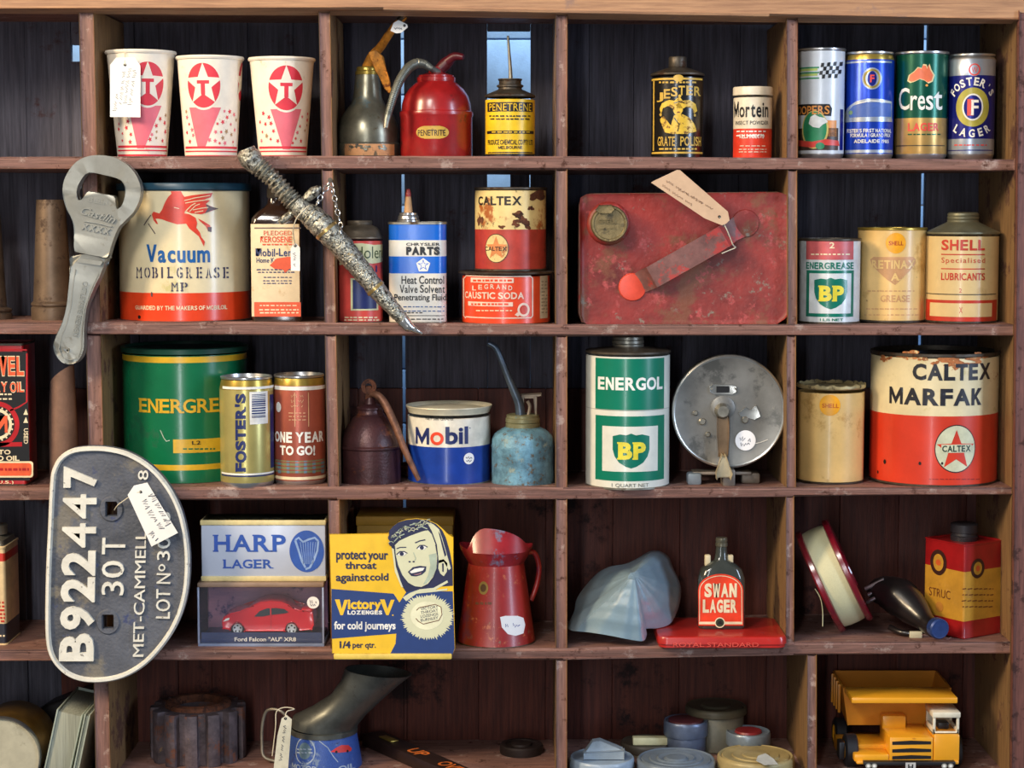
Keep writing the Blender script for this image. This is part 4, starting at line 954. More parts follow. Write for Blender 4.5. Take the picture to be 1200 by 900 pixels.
b.text(sf, 'SHELL', 1103.5, 1154, 281, 293.5, SR, 2, .03, space=1.25); b.rect(sf, 1103, 1154, 297.7, 299, SR, 1); b.text(sf, 'Specialised', 1103.5, 1154, 302, 310, SR, 2, .0, space=1.2); b.rect(sf, 1103, 1154, 314.6, 315.8, SR, 1)
b.text(sf, 'LUBRICANTS', 1103, 1154, 320, 328.5, SR, 2, .02, space=1.1); b.text(sf, '2', 1124, 1127, 338, 343, SR, 2); b.rect(sf, 1085.5, 1167, 344.6, 345.8, paint((90, 80, 60)), 1)
b.rect(sf, 1085, 1167.5, 352, 378, SR, 1); b.rect(sf, 1090, 1162, 355.5, 371.5, SC, 2); b.text(sf, 'X', 1124, 1128, 360, 367, SR, 3)
b.obj('body')
CN = mat('grey_cone_tin', (124, 122, 100), .42, .5, var=.15)
b = B(t); b.prof([(41.8, 274.5), (42.8, 273.5), (42.8, 271.8), (40, 270.5), (33, 267.5), (26, 264), (20, 261), (18, 260)], CN); b.obj('shoulder')
b = B(t); b.prof([(17.5, 262), (18.2, 261.5), (18.2, 258), (17.3, 257.2), (18.2, 256.4), (18.2, 254), (17.3, 253.2), (18, 252.4), (17.8, 250), (16, 248.8), (0, 248.5)], CN); b.obj('cap')

# ------------------------------------------------------------------ giant bottle opener hung in front of the upright
OPM = mat('cast_aluminium', (146, 146, 138), .4, .6, var=.1, scale=20, wear=((124, 122, 114), .3, 40), bump=.06, bscale=200)
t = Thing('bottle_opener', 'giant cast-metal bottle opener hanging on the shelf front, handle down', 'bottle opener', 118, -.016, None, Y=230)
k7 = lambda pts: [(60 + x / 7.5, 170 + y / 7.5) for x, y in pts]; k3 = lambda pts: [(x / 3.2143, 160 + y / 3.2143) for x, y in pts]
head = k7([(215, 830), (213, 760), (205, 690), (180, 625), (148, 565), (124, 490), (113, 410), (122, 330), (150, 260), (195, 190), (255, 135), (330, 102), (410, 90), (500, 95), (580, 115), (660, 160), (720, 215), (768, 285), (795, 360), (797, 430), (778, 510), (735, 590), (690, 640), (640, 690), (600, 735), (552, 850), (528, 930), (505, 985), (440, 982), (330, 962), (250, 942), (216, 925)])
neck = k3([(405, 445), (399, 480), (382, 525), (352, 590), (331, 650), (322, 720), (321, 790), (312, 825), (292, 850), (266, 857), (236, 850), (213, 825), (205, 790), (218, 750), (240, 700), (255, 640), (263, 570), (270, 500), (276, 450)])
hole = k7([(340, 240), (405, 250), (500, 272), (585, 292), (630, 312), (655, 350), (663, 410), (655, 480), (630, 535), (600, 565), (583, 555), (575, 500), (562, 448), (460, 432), (342, 405), (310, 440), (275, 488), (245, 480), (236, 430), (245, 370), (275, 310), (310, 262)])
pl = Plane(t, (0, 0, 0))
def smooth(ps, n=3):
    P_ = [Vector(p) for p in ps]; o = []
    for i in range(len(P_)):
        p0, p1, p2, p3 = P_[i - 1], P_[i], P_[(i + 1) % len(P_)], P_[(i + 2) % len(P_)]
        for k in range(n):
            f = k / n; o.append(tuple(0.5 * ((2 * p1) + (p2 - p0) * f + (2 * p0 - 5 * p1 + 4 * p2 - p3) * f * f + (3 * p1 - p0 - 3 * p2 + p3) * f ** 3)))
    return o
H = [pl.hit(*p) for p in head]; HO = [pl.hit(*p) for p in hole]
b = B(t); b.prism(smooth(H, 3), -.008, .010, OPM, .0052, holes=[smooth(HO, 2)], seg=4)
fp = Plane(t, (0, -.0082, 0))
b.text(fp, 'Castlin', 0, 0, 0, 0, OPM, 2, .01, shear=.35, quad=[(93.5, 250.5), (134, 262.5), (96.5, 241.5)], thick=.0016)
b.stroke(fp, [(98, 259), (112, 261), (131, 265.5)], 1.2, OPM, 2, thick=.0014)
b.text(fp, 'XXXX', 0, 0, 0, 0, OPM, 2, .03, quad=[(95, 268.5), (128, 275.5), (97, 261.5)], thick=.0014); b.text(fp, 'BEER', 0, 0, 0, 0, OPM, 2, .0, quad=[(103, 236.5), (127, 241), (104.5, 230.5)], thick=.0006)
b.obj('head')
NK = [pl.hit(*p) for p in neck]
b = B(t); b.prism(smooth(NK, 3), -.005, .006, OPM, .003, holes=[[(pl.hit(80, 410.3)[0] + .0033 * math.cos(a / 12 * 2 * PI), pl.hit(80, 410.3)[1] + .0033 * math.sin(a / 12 * 2 * PI)) for a in range(12)]], seg=3)
np_ = Plane(t, (0, -.0052, 0))
b.poly(np_, k3([(295, 460), (388, 472), (380, 486), (292, 474)]), OPM, 2, thick=.0022)
b.stroke(np_, k3([(285, 500), (275, 570), (268, 640), (252, 705), (232, 755), (222, 800), (235, 830), (266, 842), (295, 832), (306, 800), (308, 730), (318, 650), (340, 585), (372, 515)]), 1.2, OPM, 2, thick=.0014)
b.text(np_, 'CASTLEMAINE BREWERY', 0, 0, 0, 0, OPM, 2, .0, quad=k3([(312, 545), (272, 755), (332, 548)]), thick=.0009)
b.obj('handle')

# ------------------------------------------------------------------ ornate dagger with chain
SIL = mat('chased_silver', (184, 182, 168), .34, .8, var=.3, scale=260, wear=[((66, 62, 54), .52, 230), ((176, 150, 96), .26, 90)], bump=.9, bscale=420)
SILP = mat('bright_silver', (206, 204, 200), .25, .9, var=.1); SILB = mat('brass_band', (196, 164, 104), .3, .8)
t = Thing('dagger', 'ornate silver dagger in its sheath hanging diagonally from a chain', 'dagger', 390, -.020, None, Y=275)
DY = -.020
def axis(pts, m, seg=20, mod=None, sub=10):
    P_, R_ = [t.P(x, y, DY) for x, y, r in pts], [r * t.s * 1.1 for x, y, r in pts]
    Q, RR = [], []
    for i in range(len(P_) - 1):
        for k in range(sub):
            f = k / sub; Q.append(P_[i].lerp(P_[i + 1], f)); RR.append(R_[i] + (R_[i + 1] - R_[i]) * (f * f * (3 - 2 * f)))
    Q.append(P_[-1]); RR.append(R_[-1])
    if mod: RR = [r * mod(i / len(RR), i) for i, r in enumerate(RR)]
    b.tube(Q, RR, m, seg)
b = B(t); axis([(289, 174, 2), (289.5, 175, 9), (291, 181, 12), (294, 186, 12.5), (298, 191, 11), (303, 196, 9.5)], SIL, 24); b.obj('pommel')
b = B(t); axis([(302, 194, 10), (318, 208, 9), (335, 227, 9.5), (347, 240, 9.5)], SIL, 24, mod=lambda f, i: 1 + .15 * math.sin(i * 1.0), sub=26); b.obj('grip')
b = B(t); axis([(346, 238, 10.5), (352, 244, 11), (358, 249, 11)], SIL, 20); axis([(350, 243, 5), (357, 235, 4), (362, 230, 5.5), (368, 225, 6), (373, 221, 4), (376, 219, 1.5)], SIL, 14, sub=5); axis([(350, 243, 6), (342, 250, 4), (336, 255, 4.5), (330, 259, 4), (326, 261, 1.5)], SIL, 14, sub=5); b.obj('crossguard')
b = B(t); axis([(355, 246, 10), (366, 254, 13), (380, 267, 13.5), (400, 288, 12.5), (422, 315, 11.2), (440, 338, 10), (462, 363, 8), (474, 377, 6.5)], SIL, 24, mod=lambda f, i: 1 + .035 * math.sin(i * 2.1) + .02 * math.sin(i * 5.3))
sheath = b.obj('sheath')
for x, y, r in ((440, 338, 11), (383, 270, 14.2)):
    b = B(t); axis([(x - 1.2, y - 1.4, r), (x + 1.2, y + 1.4, r)], SILB, 24, sub=2); b.obj('band', sheath)
b = B(t); axis([(472, 375, 7), (478, 382, 6), (486, 386.5, 3.4), (495, 391, 1.5)], SILP, 20); b.obj('sheath_tip', sheath)
def chain(pts, n):
    P_ = [t.P(*p) for p in pts]; seg = [(P_[i + 1] - P_[i]).length for i in range(len(P_) - 1)]; tot = sum(seg)
    for i in range(n):
        q = (i + .5) / n * tot; k = 0
        while q > seg[k] and k < len(seg) - 1: q -= seg[k]; k += 1
        p = P_[k].lerp(P_[k + 1], q / seg[k]); dd = (P_[k + 1] - P_[k]).normalized()
        M = Matrix.Translation(p) @ dd.to_track_quat('X', 'Z').to_matrix().to_4x4() @ Matrix.Rotation(PI / 2 * (i % 2) + .5, 4, 'X')
        ringp = [M @ Vector((.0042 * math.cos(a * PI / 6), .0028 * math.sin(a * PI / 6), 0)) for a in range(13)]
        b.tube(ringp, .00085, SILP, 6, cap=False)
b = B(t); chain([(387, 212, -.010), (380, 224, -.014), (374, 234, -.019), (371, 240, -.024)], 5); chain([(387, 212, -.010), (392, 232, -.012), (396, 250, -.016), (399, 264, -.023), (400, 275, -.030)], 8); b.obj('chain')
b = B(t); fr = Matrix.Translation(t.P(387, 211, -.012)) @ Matrix.Rotation(PI / 2, 4, 'X'); b.lathe([(0, -.02), (.0012, -.02), (.0012, .001), (.003, .001), (.003, .002), (0, .0024)], STEEL_D, 16, frame=fr); b.obj('nail')
price_tag('small white tag hanging by a string from the dagger, before the kerosene bottle', [(340.5, 291), (346, 284), (351.5, 290), (351.5, 317.5), (341, 317)], -.004, (346, 288), [(345, 296, 345, 313)], [(346, 288, -.004), (344, 276, -.012), (344, 266, -.026), (348, 255, -.034), (356, 246, -.036), (362, 241, -.032)], amp=3, w=.6)
# ------------------------------------------------------------------ ROW 3
def lying(p, d): return Matrix.Translation(p) @ Vector(d).to_track_quat('Z', 'Y').to_matrix().to_4x4()
MVR = paint((176, 24, 30), .32, coat=.3, wear=((90, 20, 22), .2, 30)); MVO = paint((226, 92, 50), .4)
t = Thing('oil_tin', 'red and black oblong oil tin cut off by the picture edge, orange letters on black', 'oil tin', -10, .052, 3)
b, sf, (w, zt) = rect_tin(t, -58, 39.5, 402, .062, .003, [(None, MVR)], STEEL_D, paint((120, 20, 26)))
b.rect(sf, -54, 33.5, 412, 563, BLACK, 1)
b.rect(sf, -50, 31.5, 409, 411, MVR, 2); b.stroke(sf, [(31.5, 414), (31.5, 471), (22, 477), (12, 481)], 1.8, MVR, 2)
b.text(sf, 'MARVEL', -36, 28.5, 417, 441, CREAM, 2, .06); b.text(sf, 'MARVEL', -35.5, 28, 418, 440, MVO, 3, .03)
b.text(sf, 'MYSTERY OIL', -42, 28.5, 447, 460.5, CREAM, 2, .05); b.text(sf, 'MYSTERY OIL', -41.6, 28, 448, 459.5, MVO, 3, .02)
b.small(sf, -40, 16, [462, 467.5], 1.8, CREAM, 2, 4)
b.disc(sf, -3, 497, 25.5, 26.5, MVR, 2); b.disc(sf, -3, 497, 20, 21, BLACK, 3); b.disc(sf, -3, 497, 17, 18, CREAM, 4); b.disc(sf, -3, 497, 13.5, 14.5, BLACK, 5); b.text(sf, 'M', -14, 9, 487, 507, MVO, 6, .02)
for k in range(20): b.disc(sf, -3 + 18.3 * math.cos(k * PI / 10), 497 + 19.3 * math.sin(k * PI / 10), 1.1, 1.1, CREAM, 4, 8)
for y in (483, 492.5): b.poly(sf, [(27.5, y + 3), (30.5, y - 4), (33, y + 3)], CREAM, 2)
b.text(sf, 'USED', 0, 0, 0, 0, CREAM, 2, .02, quad=[(28, 502), (28, 520), (33, 502)])
b.poly(sf, [(-20, 519), (26, 518), (26, 523), (-20, 524)], MVR, 2); b.text(sf, 'ADD TO', -28, 12.5, 527, 532.5, CREAM, 2, .03); b.text(sf, 'GAS AND OIL', -40, 23, 534, 540, CREAM, 2, .03)
b.rect(sf, -46, 39, 540.5, 559.5, CREAM, 2, r=3); b.rect(sf, -44, 37, 542.5, 557.5, MVO, 3, r=3); b.small(sf, -40, 34, [550], 3, MVR, 4, 4); b.text(sf, '(1 PINT U.S.)', -30, 16, 563, 568, CREAM, 2, .02)
b.obj('body')

BRW = mat('brown_sheath_leather', (118, 90, 76), .7, var=.15, scale=30, wear=((86, 62, 52), .35, 24), bump=.2)
t = Thing('leather_sheath', 'open-mouthed brown tube standing behind the number plate, below the opener handle', 'sheath', 76, .055, 3)
b = B(t); vs, fs = [], []; n = 40; s_ = t.s; ztp = t.zr(438)
for (hw, z, k) in ((17.5, 0, 0), (17, .03, 0), (15.5, ztp * .6, 0), (13.6, ztp, 1), (12.4, ztp - .0005, 1), (13.5, ztp * .6, 0), (14, .01, 0)):
    for j in range(n):
        a = 2 * PI * j / n
        vs.append((hw * s_ * math.cos(a), hw * s_ * .85 * math.sin(a), z + (k * .0115 * math.cos(a + .35) * -1 * -1 if k else 0)))
for i in range(6): fs += [(i * n + j, i * n + (j + 1) % n, (i + 1) * n + (j + 1) % n, (i + 1) * n + j) for j in range(n)]
fs += [tuple(reversed(range(n))), tuple(range(6 * n, 7 * n))]
b.add(vs, fs, BRW); b.obj('tube')
b = B(t); b.tube([(-.0165, -.007, .01), (-.0155, -.0085, ztp * .6), (-.0135, -.006, ztp - .012)], .0009, mat('seam_stitch', (70, 50, 42), .8), 6); b.obj('stitching')

EGN = mat('green_tin_print', (10, 104, 66), .26, var=.08, scale=15, coat=.4, wear=((8, 84, 56), .3, 12)); EGD = paint((206, 164, 40), .3)
t = Thing('grease_tin', 'large green grease tin with gold bands and gold lettering, behind two beer cans', 'grease tin', 219, .1085, 3)
b, sf = tin(t, 71.5, 409, [(551.5, EGN), (545, EGD), (425.5, EGN), (418.5, EGD), (None, EGN)], STEEL_D, lid=False)
b.mats[b.mi(EGD)] = EGD
b.text(sf, 'ENERGREASE', 163, 284, 467.5, 484, EGD, 2, .02, serif=dict(space=.1, sw=.26, st=.12))
b.rect(sf, 203, 259, 514.5, 530.5, EGD, 1); b.text(sf, 'L2', 225, 235, 516.5, 521, BLACK, 2, .01); b.small(sf, 213, 252, [526], 1.6, EGN, 2, 5)
b.stroke(sf, [(188, 504), (192, 513), (195, 517), (199, 516)], .9, mat('scratch', (180, 196, 180), .4), 2)
b.obj('body'); r = 71.5 * t.s; zt = t.zr(404)
b = B(t); b.lathe([(r, zt - .007), (r + .002, zt - .007), (r + .0024, zt - .001), (r + .001, zt), (r - .003, zt), (r - .004, zt - .004), (0, zt - .004)], paint((18, 66, 52), .35), 96); b.obj('lid')

CBG = mat('can_olive_gold', (188, 176, 108), .28, .5, var=.06); CCU = mat('can_copper_red', (172, 90, 72), .32, .4, var=.06)
t, b, sf = beer('gold beer can with upright blue lettering and a barcode, before the green tin', 290.3, 31.3, 440, [(554.5, CBG), (None, CBG)], .029, shelf=3, neck=11, neck_m=GOLDM)
b.rect(sf, 261, 320.5, 453.5, 456.5, WHITE, 1)
b.text(sf, "FOSTER'S", 0, 0, 0, 0, NAVY, 2, .05, serif=dict(space=.1, sw=.26, st=.13), quad=[(289, 553), (289, 461), (275.5, 553)])
b.rect(sf, 292.5, 313.5, 459, 497, WHITE, 1)
rn = random.Random(2); y = 462.0
while y < 490: h = rn.choice([.8, 1.3, 1.8]); b.rect(sf, 295, 311, y, y + h, NAVY, 2); y += h + rn.choice([.8, 1.2])
b.rect(sf, 316.5, 320.5, 462, 548, NAVY, 1); b.rect(sf, 260, 320.8, 555, 557, WHITE, 1); b.rect(sf, 260, 320.8, 557.4, 559, NAVY, 1)
b.obj('body')
t, b, sf = beer('copper-red beer can with white slogan lettering, against the upright', 351.8, 30.3, 438, [(None, CCU)], .047, shelf=3, neck=8, neck_m=GOLDM)
b.rect(sf, 322, 381.5, 453, 457.5, WHITE, 1); b.rect(sf, 322, 381.5, 559, 562.5, CREAM, 1)
b.text(sf, 'ONE YEAR', 323, 378.5, 506.5, 519, WHITE, 2, .04); b.text(sf, 'TO GO!', 328.5, 369, 522.5, 534.5, WHITE, 2, .04)
b.disc(sf, 326.5, 477, 4.5, 6, WHITE, 1); GR2 = paint((206, 160, 120))
for y in (464, 470, 476): b.scribble(sf, 341, y, 356, y, 3, .7, GR2, 2, seed=y)
b.small(sf, 338, 360, [484, 488, 492], .9, GR2, 2, 8); b.rect(sf, 345, 346, 460, 500, GR2, 1); b.rect(sf, 361, 362, 460, 500, GR2, 1)
tg = paint((120, 118, 84), .35); tb = paint((104, 128, 138), .35)
b.rect(sf, 322.5, 381, 540, 554.5, tg, 1)
for x in (326, 336, 346, 356, 366, 376): b.rect(sf, x, x + 3.5, 540, 554.5, tb, 2)
for y in (541.5, 546, 550.5): b.rect(sf, 322.5, 381, y, y + 1.2, CCU, 3)
b.obj('body')

# rusty and blue pump oil cans
RBR = mat('dark_rusty_enamel', (70, 40, 42), .38, .3, var=.3, scale=20, wear=[((112, 62, 40), .38, 22), ((86, 78, 96), .28, 14)], bump=.2)
t = Thing('oil_can', 'rusty dark brown oil can with a thin spout curving down to its side', 'oil can', 434.5, .058, 3)
b = B(t); b.prof([(0, None), (33, None), (35.5, 569), (35.3, 525), (37, 523.5), (37, 521.5), (35.3, 520), (35, 518), (33.5, 512), (28, 500), (21, 490), (16.5, 486), (0, 486)], RBR, 80); b.obj('body')
b = B(t); b.prof([(16.5, 487), (17, 485.5), (15.5, 484), (15, 480), (16, 479), (16, 477), (13, 475), (8, 473), (5, 466), (0, 466)], RBR); b.obj('collar')
b = B(t); b.box(-.006, .003, -.004, .004, t.zr(470), t.zr(452), RUST, .002); fr = lying((-.0015, 0, t.zr(453)), (0, 1, 0)); b.lathe([(.0045, -.005), (.0095, -.005), (.0098, 0), (.0095, .005), (.0045, .005), (.0045, -.005)], RUST, 32, frame=fr); b.obj('pump_knob')
b = B(t); b.tube([t.P(434, 462, .056), t.P(442, 463, .05), t.P(451, 473, .044), t.P(463, 498, .036), t.P(473, 524, .030), t.P(484, 548, .026), t.P(491, 563, .024)], [.003, .005, .0052, .0048, .0044, .0038, .003], mat('rusty_spout', (126, 86, 66), .5, .4, var=.3, scale=80), 12, sub=4); b.obj('spout')
t = Thing('rusty_cap', 'little rusty cap on the shelf between the brown oil can and white-blue tin', 'cap', 474.5, .125, 3)
b = B(t); b.prof([(0, None), (9, None), (9, 549), (8, 546), (5, 546), (4, 542), (0, 541)], RUST, 32); b.obj('body')
b = B(t); b.prof([(9.2, 555), (10.2, 554.5), (10.2, 552), (9.2, 551.5)], RUST, 32); b.obj('rim')

MW = paint((224, 218, 202), .3, coat=.3); MB_ = paint((20, 58, 150), .3, coat=.3)
t = Thing('grease_tin', 'white over blue tin with a large name and a small round price sticker', 'grease tin', 526.5, .076, 3)
b, sf = tin(t, 48.3, 483, [(524.5, MB_), (None, MW)], STEEL, lid=False)
b.text(sf, 'M', 487.5, 503, 501, 520.5, NAVY, 2, .03); b.text(sf, 'bil', 522, 548.5, 500, 520.8, NAVY, 2, .03); b.ring(sf, 512, 514, 8, 7.6, 3.6, paint((228, 74, 46), .3), 2)
b.text(sf, 'NET 500 GRAMS', 499, 531, 489, 492.5, BLACK, 2, .0); b.disc(sf, 550.5, 501.5, .7, .7, NAVY, 2, 8)
sticker(t, sf, 549.3, 537.3, 6.6); b.obj('body')
b = B(t); r = 48.3 * t.s; zt = t.zr(474)
b.lathe([(r * .985, zt - .009), (r * .99, zt - .007), (r + .0024, zt - .001), (r + .002, zt), (r - .003, zt - .0006), (r - .007, zt - .004), (r * .6, zt - .0025), (0, zt - .0015)], mat('cream_lid', (206, 200, 176), .4, .2, var=.1), 96); b.obj('lid')

BLP = mat('blue_patina', (104, 150, 172), .5, .15, var=.3, scale=60, wear=[((96, 84, 64), .40, 95), ((146, 160, 150), .34, 40)], bump=.3)
t = Thing('oil_can', 'pale blue patinated oil can with a bent upright steel spout', 'oil can', 612.5, .058, 3)
b = B(t); b.prof([(0, None), (34, None), (36.5, 569), (36.5, 524), (37, 522), (36.3, 520), (36, 514), (33, 508), (27, 503.5), (20, 500), (0, 500)], BLP, 84); b.obj('body')
b = B(t); b.prof([(18.5, 501), (20, 500), (20, 496), (19, 495), (20, 494), (20, 490), (19, 489), (19, 486), (16, 485), (0, 484.5)], mat('green_brass', (134, 132, 100), .42, .5, var=.2, wear=((92, 120, 124), .3, 60))); b.obj('collar')
SPM = mat('blued_steel', (86, 98, 112), .35, .7, var=.2)
b = B(t); b.tube([t.P(610, 486, .05), t.P(608, 472, .05), t.P(601, 455, .05), t.P(594, 438, .05), t.P(586, 418, .05), t.P(580, 406.5, .05), t.P(572, 402, .05)], [.0068, .006, .0052, .0046, .0042, .004, .0036], SPM, 14, sub=4); b.obj('spout')
b = B(t); IR = mat('raw_iron', (134, 124, 112), .5, .5, var=.25)
pl = Plane(t, (0, 0, 0)); o = [pl.hit(*p) for p in [(611, 486), (611, 462), (634, 461), (634, 463.5), (629, 464), (629, 486), (626, 486), (625.5, 465.5), (614, 465.5), (614, 486)]]
b.prism(o, -.007, .007, IR, .0008); b.tube([t.P(619, 486, .05), t.P(621, 476, .05), t.P(618, 470, .05)], .0022, IR, 8, sub=3); b.obj('thumb_lever')

# white and green quart can
EWH = mat('quart_can_white', (222, 222, 210), .3, var=.05, coat=.3, wear=((150, 110, 70), .06, 70)); EGR = paint((0, 118, 92), .3, var=.04, coat=.3)
t = Thing('oil_can', 'tall white and green quart can with a shield badge, beside the metal reel', 'oil can', 735, .043, 3)
b, sf = tin(t, 48.8, 412, [(None, EWH)], STEEL, lid=False)
b.rect(sf, 698, 778, 420.5, 481.5, EGR, 1); b.text(sf, 'ENERGOL', 701, 776, 442.5, 457.5, WHITE, 2, .035)
b.rect(sf, 698, 778, 488, 564, EGR, 1); b.rect(sf, 706, 770.5, 500, 553, EWH, 2); bp_badge(b, sf, 739.5, 528.5, 21.3, 20.5)
b.text(sf, '1 QUART NET', 717, 760, 566.8, 571.8, paint((110, 110, 100)), 2, .0); b.rect(sf, 687, 783, 480.6, 481.2, paint((170, 170, 160)), 3)
b.obj('body')
b = B(t); b.prof([(48.8, 413), (49.8, 412), (49.8, 410), (48, 409.5), (40, 408.5), (28, 407), (20, 406), (18, 405.5)], STEEL_D); b.obj('shoulder')
b = B(t); b.prof([(18, 407), (18.5, 406), (18.5, 403), (17.4, 402.4), (18.5, 401.8), (18.5, 398.6), (17.4, 398), (18.3, 397.4), (18, 394.5), (16.5, 393.5), (0, 393.5)], STEEL); b.obj('cap')

# metal reel
RL = mat('brushed_reel_metal', (136, 134, 128), .4, .6, var=.18, scale=14, wear=[((98, 98, 94), .46, 16), ((164, 162, 152), .25, 40)]); RLD = mat('reel_edge', (190, 190, 184), .28, .85)
t = Thing('fishing_reel', 'round grey metal reel on a clamp foot with a crank arm across its face', 'reel', 851, .055, 3)
R = 66.3 * t.s; cz = t.zr(480); fr = lying((0, 0, cz), (0, -1, 0))
b = B(t); b.lathe([(0, -.02), (R * .94, -.02), (R * .96, -.018), (R * .96, .014, RLD), (R * .99, .017, RLD), (R, .021, RLD), (R * .99, .0255, RLD), (R * .965, .0268, RLD), (R * .94, .0258), (R * .5, .0262), (0, .0266)], RL, 96, frame=fr); b.obj('drum')
fp = front(t, .0268); fpl = lambda X, Y: fp.hit(X, Y)
def stud(b, X, Y, r, h, m, z0=.026):
    u, v = fp.hit(X, Y); r *= t.s; b.lathe([(r, z0), (r, z0 + h * .6), (r * .7, z0 + h), (0, z0 + h)], m, 24, frame=lying((u, 0, v), (0, -1, 0)))
b = B(t); stud(b, 847, 478, 14, .004, RL); stud(b, 846, 481, 9, .012, STEEL, .0295); b.obj('hub')
HB = mat('bronze_handle', (150, 124, 96), .4, .6, var=.15)
b = B(t); b.prism([fpl(*p) for p in [(839.5, 484), (841, 476), (846, 473.5), (851, 476), (853, 484), (853.5, 510), (852, 534), (841, 534), (839.5, 510)]], -.0365, -.0335, HB, .0012); arm = b.obj('crank_arm')
b = B(t); b.prism([fpl(*p) for p in [(843.5, 532), (848.5, 532), (851, 541), (855, 552), (854, 557), (837.5, 557), (836.5, 552), (841, 541)]], -.052, -.0365, mat('pale_knob', (186, 172, 140), .4, .3), .003); b.obj('crank_knob', arm)
b = B(t); b.prism([fpl(*p) for p in [(832, 453), (836, 450.5), (859, 450.5), (863, 453), (863, 459), (858, 462), (837, 462), (832, 459)]], -.0285, -.026, RLD, .0006); b.rect(front(t, .0285), 839.5, 855, 452.5, 460, BLACK, 1); b.obj('name_plate')
for x, y, r in ((823, 494, 4.2), (829.5, 509, 3), (873, 492, 4.2), (834, 455.5, 1.6), (861.5, 455.5, 1.6), (815, 484, 3)):
    b = B(t); stud(b, x, y, r, .003, STEEL); b.obj('rivet')
b = B(t); b.prism([fpl(*p) for p in [(866, 484), (874, 477), (879, 481), (886, 475), (889, 481), (891, 488), (884, 492), (876, 490), (868, 488)]], -.0276, -.026, RLD, .0004); b.obj('catch_plate')
sticker(t, fp, 873.5, 516, 11.8); 
b = B(t); b.stroke(fp, [(884, 520), (892, 518), (900, 515)], .8, WHITE, 2); b.obj('line_end')
b = B(t); zb = .0
b.box(-.045, .03, -.020, .008, .0125, .0165, IR, .0012); b.box(-.009, .007, -.040, -.012, .0005, .022, IR, .002); b.box(-.008, .008, -.01, .01, .0125, cz - R * .9, IR, .001); b.box(-.052, -.034, -.026, -.006, .0, .0155, mat('foot_grey', (128, 140, 150), .5, .3), .003); b.box(.018, .042, -.012, .016, 0, .014, IR, .003); b.obj('clamp_foot')

t = Thing('grease_tin', 'plain buff tin with a ragged lid, beside the largest red and cream tin', 'grease tin', 972.3, .073, 3)
b, sf = tin(t, 38.6, 455, [(None, SY)], mat('blackened_seam', (60, 48, 34), .5, .3), lid=False)
b.disc(sf, 972.5, 475, 12, 12.2, SO, 1); b.text(sf, 'SHELL', 963.5, 983, 473, 478, paint((190, 90, 20)), 2, .02); b.obj('body')
b = B(t); r = 38.6 * t.s; zt = t.zr(449); vs, fs = [], []; n = 64; rn = random.Random(9)
hs = [rn.uniform(-.001, .0022) for _ in range(n)]
LDM = mat('torn_lid_metal', (176, 160, 116), .4, .4, var=.25, wear=((70, 60, 44), .4, 60))
for rr, z, k in ((r * 1.0, zt - .0055, 0), (r * 1.035, zt - .004, .3), (r * 1.035, zt - .0005, .6), (r * .985, zt, 1), (r * .93, zt - .003, 0)):
    for j in range(n): a = 2 * PI * j / n; vs.append((rr * math.cos(a), rr * math.sin(a), z + hs[j] * k))
for i in range(4): fs += [(i * n + j, i * n + (j + 1) % n, (i + 1) * n + (j + 1) % n, (i + 1) * n + j) for j in range(n)]
fs.append(tuple(range(4 * n, 5 * n))); b.add(vs, fs, LDM); b.obj('lid')

MKC = mat('marfak_cream', (224, 208, 164), .38, var=.1, scale=16, wear=[((168, 92, 44), .22, 24), ((206, 190, 140), .35, 30)]); MKR = mat('marfak_red', (212, 58, 32), .34, var=.1, scale=10, wear=((150, 50, 34), .12, 60), coat=.2)
t = Thing('grease_tin', 'largest red and cream tin, rust at its top edge, a star badge below', 'grease tin', 1092.5, .082, 3)
b, sf = tin(t, 73.3, 412, [(488, MKR), (None, MKC)], STEEL_D, lid=False)
TB = mat('big_black_print', (32, 32, 40), .4, var=.1, wear=((70, 84, 104), .35, 40))
rn = random.Random(3)
for k in range(26):
    x = rn.uniform(1030, 1160); b.blot(sf, x, 413.5 + rn.uniform(0, 8) + (9 if 1080 < x < 1140 and k % 2 else 0), rn.uniform(2, 8), rn.uniform(1.2, 4), mat('orange_rust_stain', (176, 106, 56), .7, var=.35, scale=120, wear=((216, 190, 140), .4, 90)), 1, k)
b.text(sf, 'CALTEX', 1069.5, 1160, 426.5, 446, TB, 2, .04); b.text(sf, 'MARFAK', 1042.5, 1150, 455.5, 475.5, TB, 2, .04)
b.disc(sf, 1120.5, 526, 24.5, 27.5, paint((60, 30, 26)), 1); b.disc(sf, 1120.5, 526, 23.5, 26.3, paint((206, 206, 172), .35), 2)
b.star(sf, 1120.5, 528, 23.5, MKR, 3, .42); b.rect(sf, 1103, 1138, 521, 530.5, paint((206, 206, 172), .35), 4); b.text(sf, 'CALTEX', 1104, 1137, 522, 529.5, paint((40, 60, 50)), 5, .03)
b.small(sf, 1088, 1148, [561.5], 1, paint((150, 40, 30)), 2, 4)
for x, y, r_ in ((1037, 541, 2.2), (1078, 543, 1.6), (1029, 553, 1.5), (1104, 543, 1.3)): b.disc(sf, x, y, r_, r_ * 1.3, BLACK, 2, 9)
b.obj('body'); rim_part(t, 73.3 * t.s, t.zr(409.5), STEEL_D, 'rim', .006, .004)
